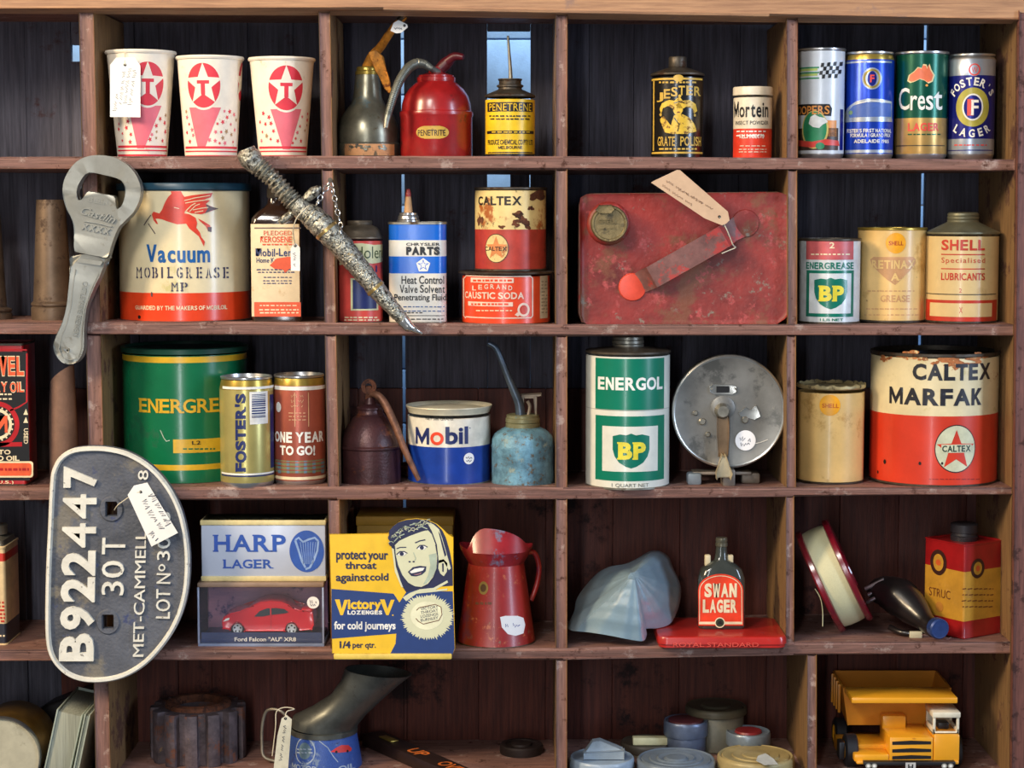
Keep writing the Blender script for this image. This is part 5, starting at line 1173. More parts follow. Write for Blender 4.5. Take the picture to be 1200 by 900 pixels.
# ------------------------------------------------------------------ ROW 4
def onto(X, Y, z):
    d = raydir(X, Y); k = (z - CAMP.z) / d.z; return CAMP + d * k
CR4 = paint((228, 200, 152), .35, coat=.2, wear=((200, 168, 112), .25, 20)); RD4 = paint((196, 52, 36), .35); DK4 = paint((44, 44, 56), .35)
t = Thing('oil_tin', 'cream oblong tin with a red stripe and dark band, left of the wagon plate', 'oil tin', -30, .058, 4)
b, sf, (w, zt) = rect_tin(t, -78, 17.5, 640, .07, .004, [(754, CR4), (731, DK4), (658, CR4), (648.5, RD4), (None, CR4)], CR4, STEEL)
b.small(sf, -60, 6, [706, 710.5, 715, 719.5, 724, 728], 2.2, RD4, 2, 4); b.small(sf, -50, 8, [745], 2, CREAM, 2, 3); b.obj('body')
b = B(t); loft(b, [(rrect(w - .003, .066, .006), zt - .0005, STEEL), (rrect(w - .006, .062, .008), zt + .006, STEEL), (rrect(w - .03, .04, .012), zt + .011, STEEL)]); b.lathe([(.016, zt + .0105), (.016, zt + .022), (.014, zt + .023), (0, zt + .023)], STEEL, 32, t.xc(-10)); b.obj('lid')

# cast wagon plate
PF = mat('plate_field_grey', (88, 92, 102), .6, .1, var=.25, scale=12, wear=[((116, 112, 104), .45, 14), ((64, 74, 112), .3, 30)], bump=.5, bscale=260)
PWH = mat('plate_white_paint', (222, 220, 208), .55, var=.08, wear=((96, 90, 84), .27, 120), bump=.3, bscale=200)
t = Thing('wagon_plate', 'cast D-shaped railway wagon number plate standing upright before the shelf edges', 'number plate', 138, -.018, None, Y=660)
pl = Plane(t, (0, 0, 0)); q9 = lambda pts: [(x / 2.904, 500 + y / 2.904) for x, y in pts]
out = q9([(157, 690), (159, 500), (166, 340), (173, 190), (182, 140), (205, 100), (245, 74), (300, 65), (370, 67), (445, 86), (520, 132), (580, 200), (622, 285), (643, 380), (649, 470), (640, 570), (612, 660), (565, 738), (500, 808), (425, 852), (345, 868), (270, 862), (212, 832), (170, 775)])
OUT = smooth([pl.hit(*p) for p in reversed(out)], 4)
sq = lambda X, Y, w, h: [pl.hit(X - w / 2, Y + h / 2), pl.hit(X + w / 2, Y + h / 2), pl.hit(X + w / 2, Y - h / 2), pl.hit(X - w / 2, Y - h / 2)]
b = B(t); b.prism(OUT, -.004, .006, PF, .0012, holes=[sq(131.5, 595.5, 13.5, 17.5), sq(127.5, 727.5, 13, 17)]); pb = b
cx = sum(p[0] for p in OUT) / len(OUT); cy = sum(p[1] for p in OUT) / len(OUT)
b = B(t)
def inset(ps, d):
    r = []
    for i in range(len(ps)):
        a, c = Vector(ps[i - 1]), Vector(ps[(i + 1) % len(ps)]); tn = (c - a).normalized(); n_ = Vector((-tn.y, tn.x)); p = Vector(ps[i])
        if n_.dot(Vector((cx, cy)) - p) < 0: n_ = -n_
        r.append(tuple(p + n_ * d))
    return r
o1, o2, o3 = OUT, inset(OUT, .0022), inset(OUT, .0068); n = len(OUT)
vs = [(x, -.004, z) for x, z in o1] + [(x, -.0095, z) for x, z in o2] + [(x, -.0095, z) for x, z in inset(OUT, .0052)] + [(x, -.0038, z) for x, z in o3]
fs = [(i * n + j, i * n + (j + 1) % n, (i + 1) * n + (j + 1) % n, (i + 1) * n + j) for i in range(3) for j in range(n)]
b.add(vs, fs, PWH); b.obj('rim')
fp = Plane(t, (0, -.004, 0))
b = pb
for ch, y0, y1 in (('B', 774, 742), ('9', 737, 710), ('2', 705, 676), ('2', 674, 645), ('4', 641, 613), ('4', 607, 579), ('7', 571, 546)):
    f = (774 - (y0 + y1) / 2) / 228.0; xf = 110.0 + 4.5 * f; xh = 69.5 + 6.0 * f
    b.text(fp, ch, 0, 0, 0, 0, PWH, 2, .035 if ch != '4' else .014, quad=[(xf, y0), (xf + .5, y1), (xh, y0)], thick=.0045)
for txt, y0, y1, xh, xf in (('30', 697, 657, 119.5, 145.5), ('T', 649, 630, 120, 147)): b.text(fp, txt, 0, 0, 0, 0, PWH, 2, .0, quad=[(xf, y0), (xf + .6, y1), (xh, y0)], thick=.0035)
b.text(fp, 'MET-CAMMELL', 0, 0, 0, 0, PWH, 2, .0, quad=[(168.5, 769), (172, 622), (156, 769)], thick=.0032)
b.text(fp, 'LOT N', 0, 0, 0, 0, PWH, 2, .0, quad=[(199.5, 724.5), (200.5, 672), (183, 724)], thick=.0032)
b.text(fp, 'o', 0, 0, 0, 0, PWH, 2, .0, quad=[(194, 669), (194.2, 661), (186, 669)], thick=.0032)
b.text(fp, '3078', 0, 0, 0, 0, PWH, 2, .0, quad=[(199.5, 656), (200, 600), (184.5, 656)], thick=.0032)
b.text(fp, '8', 0, 0, 0, 0, PWH, 2, .0, quad=[(174, 562), (174.5, 551), (162, 562)], thick=.0032)
b.obj('plate')
for X, Y in ((131.5, 596), (127.5, 728)):
    b = B(t); vs, fs = [], []; S = sq(X, Y, 16, 20.5); c = pl.hit(X, Y); m_ = 32
    pts = [(c[0] + .0155 * math.cos(2 * PI * i / m_), c[1] + .0165 * math.sin(2 * PI * i / m_)) for i in range(m_)]
    inn = []
    for i in range(m_):
        a = 2 * PI * i / m_; ca, sa = math.cos(a), math.sin(a); k = 1 / max(abs(ca) / .0078, abs(sa) / .0098); inn.append((c[0] + ca * k, c[1] + sa * k))
    mid = [(c[0] + (x - c[0]) * .88, c[1] + (y - c[1]) * .88) for x, y in pts]
    vs = [(x, -.0039, z) for x, z in pts] + [(x, -.0062, z) for x, z in mid] + [(x, -.0062, z) for x, z in inn] + [(x, -.0035, z) for x, z in inn]
    fs = [(i * m_ + j, i * m_ + (j + 1) % m_, (i + 1) * m_ + (j + 1) % m_, (i + 1) * m_ + j) for i in range(3) for j in range(m_)]
    b.add(vs, fs, PF); b.obj('bolt_boss')
price_tag('white card tag tied through the upper hole of the wagon plate, with pen writing', [(149.5, 580), (157, 569), (172.5, 565.5), (208.5, 624.5), (177.5, 640.5)], -.034, (165, 576.5),
          [(177, 579, 199, 617), (168, 586, 190, 621), (176, 624, 184, 634)], [(165, 576.5, -.034), (158, 578, -.033), (146, 586, -.030), (138, 592, -.026), (134, 598, -.014)], amp=6.5, w=.9, pen=mat('dark_pen', (60, 60, 74), .8))

# pub sign box on the model-car box
HW = mat('sign_pale_face', (186, 196, 216), .3, var=.06, scale=10, coat=.3); HC = paint((222, 206, 150), .4); HBL = paint((34, 80, 172), .35)
car_t = Thing('display_case', 'clear-fronted display case with a red model car, under the pale lager sign', 'display case', 310.5, .052, 4)
s_ = car_t.s; dd = .075; w = 146 * s_; zt = car_t.zr(683, -dd / 2)
TOPC = mat('case_tan_lid', (150, 124, 104), .45, var=.1); BASEC = mat('case_navy_base', (44, 56, 96), .35, var=.1)
b = B(car_t); b.box(-w / 2, w / 2, -dd / 2, dd / 2, 0, .006, mat('case_plinth', (116, 128, 156), .35), .001); b.box(-w / 2 + .003, w / 2 - .003, -dd / 2 + .003, dd / 2 - .003, .006, .012, BASEC, .001); b.obj('base')
b = B(car_t); b.box(-w / 2, w / 2, -dd / 2, dd / 2, zt - .006, zt, TOPC, .0015); b.obj('lid')
b = B(car_t); bk = mat('case_backdrop', (120, 104, 150), .6, var=.3, scale=14, col2=(226, 158, 176), grain=(.4, 1, 1.6), wear=((58, 62, 112), .5, 12)); b.box(-w / 2 + .002, w / 2 - .002, dd / 2 - .004, dd / 2, .006, zt - .006, bk, .0005); b.obj('back_card')
b = B(car_t); fl = front(car_t, dd / 2 - .004)
b.prism([(-w / 2 + .004, .012), (w / 2 - .004, .012), (w / 2 - .004, .0195), (-w / 2 + .004, .0195)], -dd / 2 + .004, -dd / 2 + .006, BASEC); b.text(front(car_t, dd / 2 - .0027), 'Ford Falcon "AU" XR8', 275, 347, 746.5, 751.5, WHITE, 2, .02); b.obj('name_strip')
gl = bpy.data.materials.new('clear_plastic'); gl.use_nodes = True; nt = gl.node_tree; N = nt.nodes
gb = N['Principled BSDF']; gb.inputs['Base Color'].default_value = (.25, .27, .32, 1); gb.inputs['Roughness'].default_value = .06; gb.inputs['Alpha'].default_value = .07; gb.inputs['Specular IOR Level'].default_value = .8
b = B(car_t); b.box(-w / 2 + .0005, w / 2 - .0005, -dd / 2 + .0005, -dd / 2 + .0015, .006, zt - .006, gl, 0); b.box(-w / 2 + .0005, -w / 2 + .0015, -dd / 2 + .002, dd / 2 - .001, .006, zt - .006, gl, 0); b.box(w / 2 - .0015, w / 2 - .0005, -dd / 2 + .002, dd / 2 - .001, .006, zt - .006, gl, 0); b.obj('clear_pane')
EDGE = mat('case_edge', (150, 160, 186), .3, .2); b = B(car_t)
for x in (-w / 2, w / 2 - .0025): b.box(x, x + .0025, -dd / 2 - .0004, -dd / 2 + .002, .006, zt - .006, EDGE, .0004)
b.obj('edge_strip')
sticker(car_t, front(car_t, dd / 2 - .0004), 367, 706, 7)
# the car
ct = Thing('model_car', 'red toy saloon car inside the clear-fronted display case', 'toy car', 314, .046, None, Y=744, z=car_t.loc.z + .0122)
CRED = mat('car_red_enamel', (206, 28, 42), .18, var=.03, coat=.8); TYRE = paint((24, 24, 28), .6); HUBM = mat('hub_silver', (214, 220, 224), .3, .4); CGL = mat('car_window', (52, 58, 66), .12, coat=.6)
hw_ = .022; pl = Plane(ct, (0, -hw_, 0)); K = lambda pts: [pl.hit(240 + x / 8.276, 680 + y / 8.276) for x, y in pts]
body = K([(165, 430), (172, 385), (195, 350), (250, 320), (330, 300), (400, 290), (470, 240), (540, 210), (640, 200), (740, 208), (810, 235), (860, 285), (920, 305), (960, 292), (1040, 298), (1050, 340), (1058, 430), (1035, 475), (920, 490), (905, 480), (895, 440), (845, 408), (795, 440), (775, 490), (390, 492), (375, 440), (320, 405), (265, 440), (245, 478), (180, 466)])
zmin = min(v for u, v in K([(320, 515)]))
b = B(ct); b.prism(list(reversed([(u, v) for u, v in body])), -hw_, hw_, CRED, .0022, seg=3)
b.poly(Plane(ct, (0, -hw_ - .0002, 0)), [(240 + x / 8.276, 680 + y / 8.276) for x, y in [(478, 352), (530, 300), (600, 272), (690, 268), (770, 278), (815, 310), (770, 322), (640, 335), (560, 350)]], CGL, 1)
b.rect(Plane(ct, (0, -hw_ - .0002, 0)), 316.6, 318, 712, 722, CRED, 2); b.stroke(Plane(ct, (0, -hw_ - .0002, 0)), [(240 + x / 8.276, 680 + y / 8.276) for x, y in [(420, 484), (600, 487), (760, 482)]], 1, paint((240, 150, 160), .3), 2)
b.stroke(Plane(ct, (0, -hw_ - .0002, 0)), [(240 + x / 8.276, 680 + y / 8.276) for x, y in [(640, 345), (642, 470)]], .4, paint((130, 20, 30), .3), 2); b.poly(Plane(ct, (0, -hw_ - .0002, 0)), [(240 + x / 8.276, 680 + y / 8.276) for x, y in [(178, 400), (205, 372), (240, 362), (235, 385)]], WHITE, 2)
carb = b.obj('body')
for X in (278.5, 341.8):
    for sgn in (-1, 1):
        u, v = pl.hit(X, 736.6); r_ = 8.2 * ct.s
        fr = lying((u, sgn * (hw_ - .004), max(r_, v)), (0, sgn, 0)); b = B(ct); b.lathe([(0, -.003), (r_ * .9, -.003), (r_, -.002), (r_, .003), (r_ * .85, .0045), (r_ * .7, .0045)], TYRE, 36, frame=fr); wo_ = b.obj('wheel')
        b = B(ct); b.lathe([(r_ * .72, .0038), (r_ * .66, .005), (r_ * .2, .004), (0, .0046)], HUBM, 30, frame=fr)
        for k in range(5):
            a = 2 * PI * k / 5 + .3; p = fr @ Vector((r_ * .44 * math.cos(a), r_ * .44 * math.sin(a), .0046)); b.lathe([(r_ * .14, -.0004), (r_ * .13, .0003), (0, .0004)], TYRE, 10, frame=Matrix.Translation(p) @ fr.to_quaternion().to_matrix().to_4x4())
        b.obj('hub', wo_)
b = B(ct); zz = pl.hit(350, 716)[1]; b.box(pl.hit(353, 716)[0], pl.hit(367, 716)[0], -.018, .018, zz, zz + .0016, CRED, .0006); b.obj('spoiler')
t = Thing('sign_box', 'pale blue lager sign box with a harp in a blue oval, on the display case', 'sign', 312, .05, None, Y=682, z=car_t.loc.z + zt)
d = .05; fy = -d / 2; w2 = t.xc(385, 646, fy) - t.xc(239.5, 646, fy); z1 = t.zr(609.5, fy)
b = B(t); b.box(-w2 / 2, w2 / 2, fy, d / 2, 0, z1, HW, .0015); sf = front(t, d / 2)
b.text(sf, 'HARP', 249.5, 335, 626.5, 646.5, HBL, 2, .025, serif=dict(space=.18, sw=.3, st=.08)); b.text(sf, 'LAGER', 261, 320.5, 655.5, 666, HBL, 2, .02, serif=dict(space=.14, sw=.3, st=.1))
b.disc(sf, 359.5, 646, 20, 24.5, HBL, 2); HPL = paint((140, 170, 220), .35)
b.stroke(sf, [(346, 633), (350, 645), (354, 658), (358, 665)], 2.4, HPL, 3); b.stroke(sf, [(346, 633), (350, 630), (355, 635), (362, 632), (369, 630), (373, 634)], 2.4, HPL, 3); b.stroke(sf, [(373, 634), (372, 645), (368, 656), (363, 665), (358, 667)], 2.4, HPL, 3)
for x in (352, 355, 358, 361, 364, 367, 370): b.stroke(sf, [(x, 635), (x * .6 + 359 * .4 + 1, 661)], .6, HPL, 3)
b.obj('body')
b = B(t); b.box(-w2 / 2 - .0008, w2 / 2 + .0008, fy - .0015, d / 2, z1 - .0065, z1, HC, .001); b.obj('top_edge')
b = B(t); b.box(-w2 / 2 - .0008, w2 / 2 + .0008, fy - .0015, d / 2, 0, .0065, HC, .001); b.obj('bottom_edge')

# lozenge display box
VY = paint((238, 192, 36), .4, var=.05, wear=((200, 150, 40), .12, 40)); VBL = paint((30, 58, 118), .4, var=.05); VCR = paint((214, 214, 178), .45, var=.04); VDK = paint((34, 38, 74), .45)
t = Thing('display_box', 'yellow and blue lozenge display box with a smiling woman in a headscarf', 'display box', 460, .0, 4)
d = .09; zb = 0; zz = lambda Y: t.zr(Y, -d / 2 - .001)
sf = front(t, d / 2 + .002)
b = B(t); bx0, bx1 = t.xc(391, 700, -d / 2), t.xc(529, 700, -d / 2)
b.box(bx0, bx1, -d / 2 + .0005, d / 2, 0, t.zr(640, -d / 2), VY, .003); b.box(bx0 - .0005, bx1 + .0005, -d / 2 - .0045, -d / 2 + .004, .0, .0075, paint((226, 196, 92), .45), .002); b.obj('box')
q5 = lambda pts: [(380 + x / 5.0, 600 + y / 5.0) for x, y in pts]
b = B(t); o = q5([(30, 130), (200, 128), (376, 128), (372, 160), (378, 120), (395, 95), (430, 62), (480, 44), (540, 38), (600, 44), (660, 70), (700, 105), (722, 130), (758, 148), (756, 400), (768, 800), (755, 832), (740, 838), (46, 838), (40, 500)])
o = q5([(30, 130), (376, 128), (384, 105), (405, 82), (435, 60), (480, 44), (540, 38), (600, 44), (660, 70), (700, 105), (722, 130), (756, 148), (756, 400), (766, 800), (755, 832), (740, 838), (46, 838), (40, 500)])
OO = [sf.hit(*p) for p in reversed(o)]; OO = [(u, max(v, .0076)) for u, v in OO]
b.prism(OO, -d / 2 - .002, -d / 2 + .0004, VY, .0004)
b.poly(sf, q5([(42, 450), (406, 478), (440, 530), (480, 470), (620, 440), (752, 430), (764, 800), (752, 832), (385, 834), (418, 770), (422, 712), (44, 742)]), VBL, 1)
for txt, x0, x1, y0, y1 in (('protect', 70, 246, 228, 288), ('your', 256, 374, 240, 288), ('throat', 122, 306, 290, 334), ('against', 68, 262, 360, 412), ('cold', 268, 376, 358, 402)):
    hang = any(c in 'pyg' for c in txt); b.text(sf, txt, 380 + x0 / 5, 380 + x1 / 5, 600 + y0 / 5, 600 + (y1 + (8 if hang else 0)) / 5, VDK, 2, .025)
b.text(sf, 'ictory', 380 + 138 / 5, 380 + 336 / 5, 600 + 512 / 5, 600 + 588 / 5, VY, 2, .04)
for x0, x1 in ((62, 140), (326, 412)): b.poly(sf, q5([(x0, 512), (x0 + 28, 512), ((x0 + x1) / 2 + 2, 568), (x1 - 22, 514), (x1, 514), ((x0 + x1) / 2 + 8, 604), ((x0 + x1) / 2 - 6, 604)]), VY, 2)
b.text(sf, 'LOZENGES', 380 + 136 / 5, 380 + 340 / 5, 600 + 576 / 5, 600 + 602 / 5, WHITE, 4, .05)
b.text(sf, 'for cold journeys', 380 + 58 / 5, 380 + 418 / 5, 600 + 640 / 5, 600 + 702 / 5, WHITE, 2, .03)
b.text(sf, '1/4', 380 + 90 / 5, 380 + 154 / 5, 600 + 756 / 5, 600 + 798 / 5, VDK, 2, .04); b.text(sf, 'per qtr.', 380 + 166 / 5, 380 + 302 / 5, 600 + 766 / 5, 600 + 806 / 5, VDK, 2, .02)
# the woman's portrait
P5 = lambda pts, m, L: b.poly(sf, q5(pts), m, L)
P5([(378, 150), (380, 110), (405, 82), (435, 60), (480, 46), (540, 40), (600, 46), (655, 70), (690, 105), (712, 150), (735, 230), (752, 320), (754, 432), (640, 440), (560, 452), (480, 470), (446, 420), (412, 330), (398, 220)], VDK, 2)          # scarf and hair mass
P5([(600, 58), (640, 72), (672, 100), (690, 150), (714, 232), (742, 330), (730, 340), (700, 290), (672, 300), (660, 190), (630, 110)], VCR, 3)
P5([(668, 110), (680, 130), (716, 250), (706, 262), (690, 200)], VDK, 4); P5([(396, 210), (408, 216), (420, 320), (446, 400), (462, 440), (452, 440), (414, 350)], VCR, 3); P5([(672, 282), (700, 276), (722, 300), (718, 350), (700, 376), (680, 360), (668, 330)], VCR, 3); P5([(690, 300), (700, 300), (700, 350), (692, 350)], VDK, 4)
P5([(412, 196), (440, 168), (500, 140), (560, 118), (606, 104), (630, 130), (652, 190), (664, 260), (660, 330), (640, 380), (610, 420), (570, 440), (530, 436), (490, 414), (456, 370), (430, 310), (416, 250)], VCR, 4)   # face
SH = SH; SHD = paint((176, 190, 168), .45); P5([(612, 250), (656, 240), (658, 330), (636, 376), (600, 416), (580, 424), (608, 370), (622, 310)], SHD, 5)
for hx, hy, r_ in ((400, 150, 26), (432, 118, 26), (470, 96, 26), (512, 84, 26), (556, 84, 24), (596, 90, 20), (396, 184, 18)):
    b.disc(sf, 380 + hx / 5, 600 + hy / 5, r_ / 5, r_ / 5.6, VDK, 6, 14)
for pts in ([(392, 150), (420, 122), (452, 118)], [(440, 104), (476, 82), (506, 92)], [(500, 76), (540, 66), (580, 80)], [(410, 172), (440, 140), (470, 128)], [(540, 96), (570, 84), (604, 98)]): b.stroke(sf, q5(pts), 1.1, SHD, 7)
rn2 = random.Random(12)
for k in range(26):
    f = k / 25; hx, hy = 392 + 230 * f, 178 - 118 * f ** .55 + rn2.uniform(-14, 26); r_ = rn2.uniform(9, 17); a0 = rn2.uniform(2.4, 3.8)
    b.stroke(sf, q5([(hx + r_ * math.cos(a0 + j * .45), hy + r_ * .8 * math.sin(a0 + j * .45)) for j in range(7)]), .7, VCR if k % 3 else SHD, 7)
b.stroke(sf, q5([(412, 196), (416, 250), (430, 310), (456, 370), (490, 414), (530, 436), (570, 440), (610, 420), (640, 380), (660, 330), (664, 260), (652, 190)]), .8, VDK, 6)
b.stroke(sf, q5([(424, 214), (446, 206), (480, 206)]), 1.1, VDK, 6); b.stroke(sf, q5([(532, 180), (560, 168), (592, 162)]), 1.3, VDK, 6)
for ex, ey in ((454, 244), (572, 208)):
    P5([(ex - 28, ey + 6), (ex - 10, ey - 12), (ex + 14, ey - 12), (ex + 30, ey - 4), (ex + 12, ey + 12), (ex - 12, ey + 12)], WHITE, 6); b.disc(sf, 380 + ex / 5, 600 + ey / 5, 2.4, 2.3, VDK, 7, 14); b.stroke(sf, q5([(ex - 30, ey + 4), (ex - 10, ey - 14), (ex + 14, ey - 14), (ex + 32, ey - 4)]), 1.1, VDK, 8)
b.stroke(sf, q5([(522, 236), (536, 270), (530, 284)]), .8, SHD, 6)
for nx, ny in ((500, 290), (524, 290)): b.disc(sf, 380 + nx / 5, 600 + ny / 5, 1.4, .9, VDK, 6, 10)
P5([(490, 350), (520, 322), (560, 314), (598, 318), (594, 346), (572, 366), (540, 376), (510, 374)], VDK, 6); P5([(500, 350), (528, 332), (562, 326), (588, 326), (578, 342), (540, 352), (512, 358)], WHITE, 7); P5([(520, 364), (550, 360), (572, 352), (566, 362), (540, 370)], paint((150, 110, 120), .45), 7)
P5([(460, 500), (500, 474), (560, 452), (640, 444), (720, 400), (726, 412), (650, 456), (722, 448), (720, 458), (640, 468), (540, 478), (480, 522)], VCR, 3)
# burst with the lozenge
pts = []
for i in range(130):
    a = 2 * PI * i / 130; k = 1 + (.08 if i % 2 else -.05) + rn.uniform(-.05, .08); pts.append((604 + 142 * k * math.cos(a), 616 + 124 * k * math.sin(a)))
P5(pts, VCR, 2); b.disc(sf, 380 + 602 / 5, 600 + 606 / 5, 19, 16.5, paint((234, 232, 196), .45), 3)
LZ = paint((120, 84, 60), .45); b.stroke(sf, q5([(540, 576), (556, 560), (650, 540), (684, 556), (690, 600), (672, 634), (580, 656), (552, 640), (536, 622)]), 1.0, LZ, 4)
for y, tx in ((566, 'VICTORY'), (588, 'THROAT'), (610, 'LOZENGE'), (632, 'BURNLEY')): b.text(sf, tx, 0, 0, 0, 0, VDK, 4, .0, quad=q5([(566, y + 10), (668, y - 6), (564, y - 6)]))
b.disc(sf, 380 + 402 / 5, 600 + 604 / 5, .9, .9, VY, 2, 8); b.obj('front_card')
t = Thing('card_box', 'plain mustard-yellow box half hidden behind the lozenge display box', 'box', 474, .125, 4)
MY = mat('mustard_card', (170, 130, 40), .6, var=.1, wear=((140, 100, 30), .3, 20)); z1 = t.zr(605, -.03)
b = B(t); b.box(t.xc(419), t.xc(531), -.03, .045, 0, z1 - .012, MY, .002); b.obj('box')
b = B(t); b.box(t.xc(419) - .001, t.xc(531) + .001, -.031, .046, z1 - .0125, z1, MY, .0015); b.obj('lid')
t = Thing('wooden_batten', 'short brown batten leaning at the back, left of the mustard-yellow box', 'batten', 411, .165, 4)
b = B(t); b.box(-.0065, .0065, -.006, .008, 0, t.zr(594), W_SIDE, .001); b.obj('batten'); 
b = B(t); b.lathe([(0, 0), (.0022, 0), (.0018, .0008), (0, .001)], STEEL_D, 12, frame=lying((0, -.006, t.zr(612)), (0, -1, 0))); b.obj('nail_head')

# red pouring jug
JR = mat('worn_red_jug', (160, 36, 34), .38, var=.15, scale=16, wear=[((196, 104, 66), .34, 70), ((120, 40, 70), .36, 14), ((130, 108, 84), .26, 90)], coat=.2)
t = Thing('oil_jug', 'red conical pouring jug with a wide flared lip and white price sticker', 'jug', 581.5, .052, 4)
r0, r1 = 45.5 * t.s, 32.5 * t.s; zn = t.zr(658)
b = B(t); b.lathe([(0, .001), (r0 * .96, .001, STEEL_D), (r0 * 1.01, 0, STEEL_D), (r0 * 1.015, .0025, STEEL_D), (r0, .0035), (r1 * 1.0, zn)], JR, 80)
sf = Cyl(t, [(r0, 0), (r1, zn)])
b.disc(sf, 566.5, 689, 7.5, 7.5, paint((150, 120, 60)), 1); b.disc(sf, 566.5, 689, 4.5, 4.5, paint((90, 60, 40)), 2); b.small(sf, 557, 577, [707], 3, paint((120, 70, 50)), 1, 3)
b.obj('body')
b = B(t); SK = [(586, 723), (592, 721.5), (606, 721.5), (613, 724), (615, 732), (613, 742), (604, 745), (595, 743), (588, 735)]
b.poly(sf, SK, STICK, 3); b.scribble(sf, 592, 732, 610, 733, 4, .8, mat('blue_pen', (70, 80, 150), .8), 4, seed=2); b.obj('price_sticker')
b = B(t); n = 56; vs, fs = [], []
rings = [(1.0, 1.0, zn - .001, 0), (1.16, 1.06, t.zr(650), 0), (1.28, 1.15, t.zr(643), 0), (1.32, 1.2, t.zr(640), 1), (1.28, 1.16, t.zr(640), 1), (1.1, 1.05, t.zr(645), .2), (.96, .96, zn, 0)]
for kx, ky, z, k in rings:
    for j in range(n):
        a = 2 * PI * j / n; c, s2 = math.cos(a), math.sin(a)
        dd_ = a - (1.5 * PI - .28); dd_ = (dd_ + PI) % (2 * PI) - PI; ff = max(0, 1 - (dd_ / (.55 if dd_ < 0 else 1.35)) ** 2) ** .8
        bump = (.0265 * ff + .004 * max(0, 1 - ((a - PI) / .7) ** 2) + .003 * max(0, 1 - (min(a, 2 * PI - a) / .5) ** 2)) if k else 0
        lean = .020 * ff * k
        vs.append((r1 * kx * c, r1 * ky * s2 + lean, z + bump * k))
for i in range(len(rings) - 1): fs += [(i * n + j, i * n + (j + 1) % n, (i + 1) * n + (j + 1) % n, (i + 1) * n + j) for j in range(n)]
b.add(vs, fs, mat('dark_red_lip', (140, 28, 38), .32, var=.15, wear=[((104, 104, 130), .36, 26)], coat=.3)); b.obj('pouring_lip')
b = B(t); b.tube([(r1 * .92, .012, t.zr(652)), (r1 * 1.35, .018, t.zr(650)), (r1 * 1.55, .02, t.zr(668)), (r1 * 1.45, .018, t.zr(690)), (r1 * 1.25, .012, t.zr(706))], .0035, JR, 10, sub=5); b.obj('handle')

# frosted glass shade
FG = mat('frosted_blue_glass', (150, 178, 194), .38, var=.1, scale=14, trans=.45, bump=.1)
t = Thing('glass_shade', 'frosted pale blue glass lamp shade with a wavy rim, lying on the shelf', 'lamp shade', 735, .07, 4)
zs = t.loc.z
rim = [(667, 738, .035), (690, 741, .012), (715, 745, -.002), (738, 749.5, -.006), (754, 751, -.004), (758, 743, .01), (757, 737, .02), (772, 736, .035), (785, 731, .05), (793, 718, .07), (798, 700, .09), (797, 684, .11), (790, 668, .125), (784, 653, .135), (774, 646, .135), (762, 646, .13), (746, 655, .12), (732, 661, .115), (715, 664, .11), (700, 672, .10), (686, 687, .09), (676, 702, .08), (673, 716, .065), (668, 727, .05)]
RP = [t.P(*p) for p in rim]; RP = [Vector((p.x, p.y, max(p.z, .0005))) for p in RP]
Q = []
for i in range(len(RP)):
    p0, p1, p2, p3 = RP[i - 1], RP[i], RP[(i + 1) % len(RP)], RP[(i + 2) % len(RP)]
    for k in range(5):
        f = k / 5; Q.append(0.5 * ((2 * p1) + (p2 - p0) * f + (2 * p0 - 5 * p1 + 4 * p2 - p3) * f * f + (3 * p1 - p0 - 3 * p2 + p3) * f ** 3))
apex = t.P(743, 672, .012); n = len(Q); vs, fs = [], []
NR = 14
for i in range(NR + 1):
    f = .10 + .90 * i / NR
    for j, p in enumerate(Q):
        base = apex.lerp(p, f); bulge = math.sin(f * PI) * .010
        rip = .0009 * math.sin(j / n * 2 * PI * 21) * f + 0.0009 * math.sin(f * 26 + j / n * 6)
        vs.append(base + Vector((0, -1, .25)).normalized() * (bulge + rip))
for i in range(NR): fs += [(i * n + j, i * n + (j + 1) % n, (i + 1) * n + (j + 1) % n, (i + 1) * n + j) for j in range(n)]
m0 = len(vs); vs += [v + Vector((0, .0028, -.0003)) for v in vs]
for i in range(NR): fs += [(m0 + i * n + (j + 1) % n, m0 + i * n + j, m0 + (i + 1) * n + j, m0 + (i + 1) * n + (j + 1) % n) for j in range(n)]
fs += [(NR * n + j, NR * n + (j + 1) % n, m0 + NR * n + (j + 1) % n, m0 + NR * n + j) for j in range(n)]
vs = [Vector((v.x, v.y, max(v.z, .0003))) for v in vs]
b = B(t); b.add(vs, fs, FG); sh_ = b.obj('shade')
b = B(t); cen = sum((vs[j] for j in range(n)), Vector()) / n + Vector((0, -.0012, .0004)); b.add([cen] + vs[:n], [(0, 1 + (j + 1) % n, 1 + j) for j in range(n)], FG); b.obj('crown')

# red flat tin, flask-shaped bottle
FT = mat('red_flat_tin', (182, 38, 32), .3, var=.1, scale=18, coat=.3, wear=((150, 60, 56), .22, 30))
t = Thing('flat_tin', 'flat red tin with a rounded lid, under the small lager bottle', 'tin', 841, .045, 4); ft = t
d = .12; w = t.xc(917, 755, -d / 2) - t.xc(765.5, 755, -d / 2); zt = t.zr(746.5, -d / 2)
b = B(t); loft(b, [(rrect(w - .006, d - .006, .010), 0, FT), (rrect(w - .003, d - .003, .011), .001, FT), (rrect(w - .003, d - .003, .011), zt * .35, FT)]); b.obj('base')
b = B(t); loft(b, [(rrect(w, d, .012), zt * .33, FT), (rrect(w + .0008, d + .0008, .0122), zt * .36, FT), (rrect(w, d, .012), zt * .8, FT), (rrect(w - .002, d - .002, .011), zt * .95, FT), (rrect(w - .006, d - .006, .01), zt, FT), (rrect(w - .02, d - .02, .008), zt * .99, FT)])
b.text(front(t, d / 2), 'ROYAL STANDARD', 789, 889, 753, 758, paint((220, 84, 70), .35), 2, .0, thick=.0006); b.obj('lid')
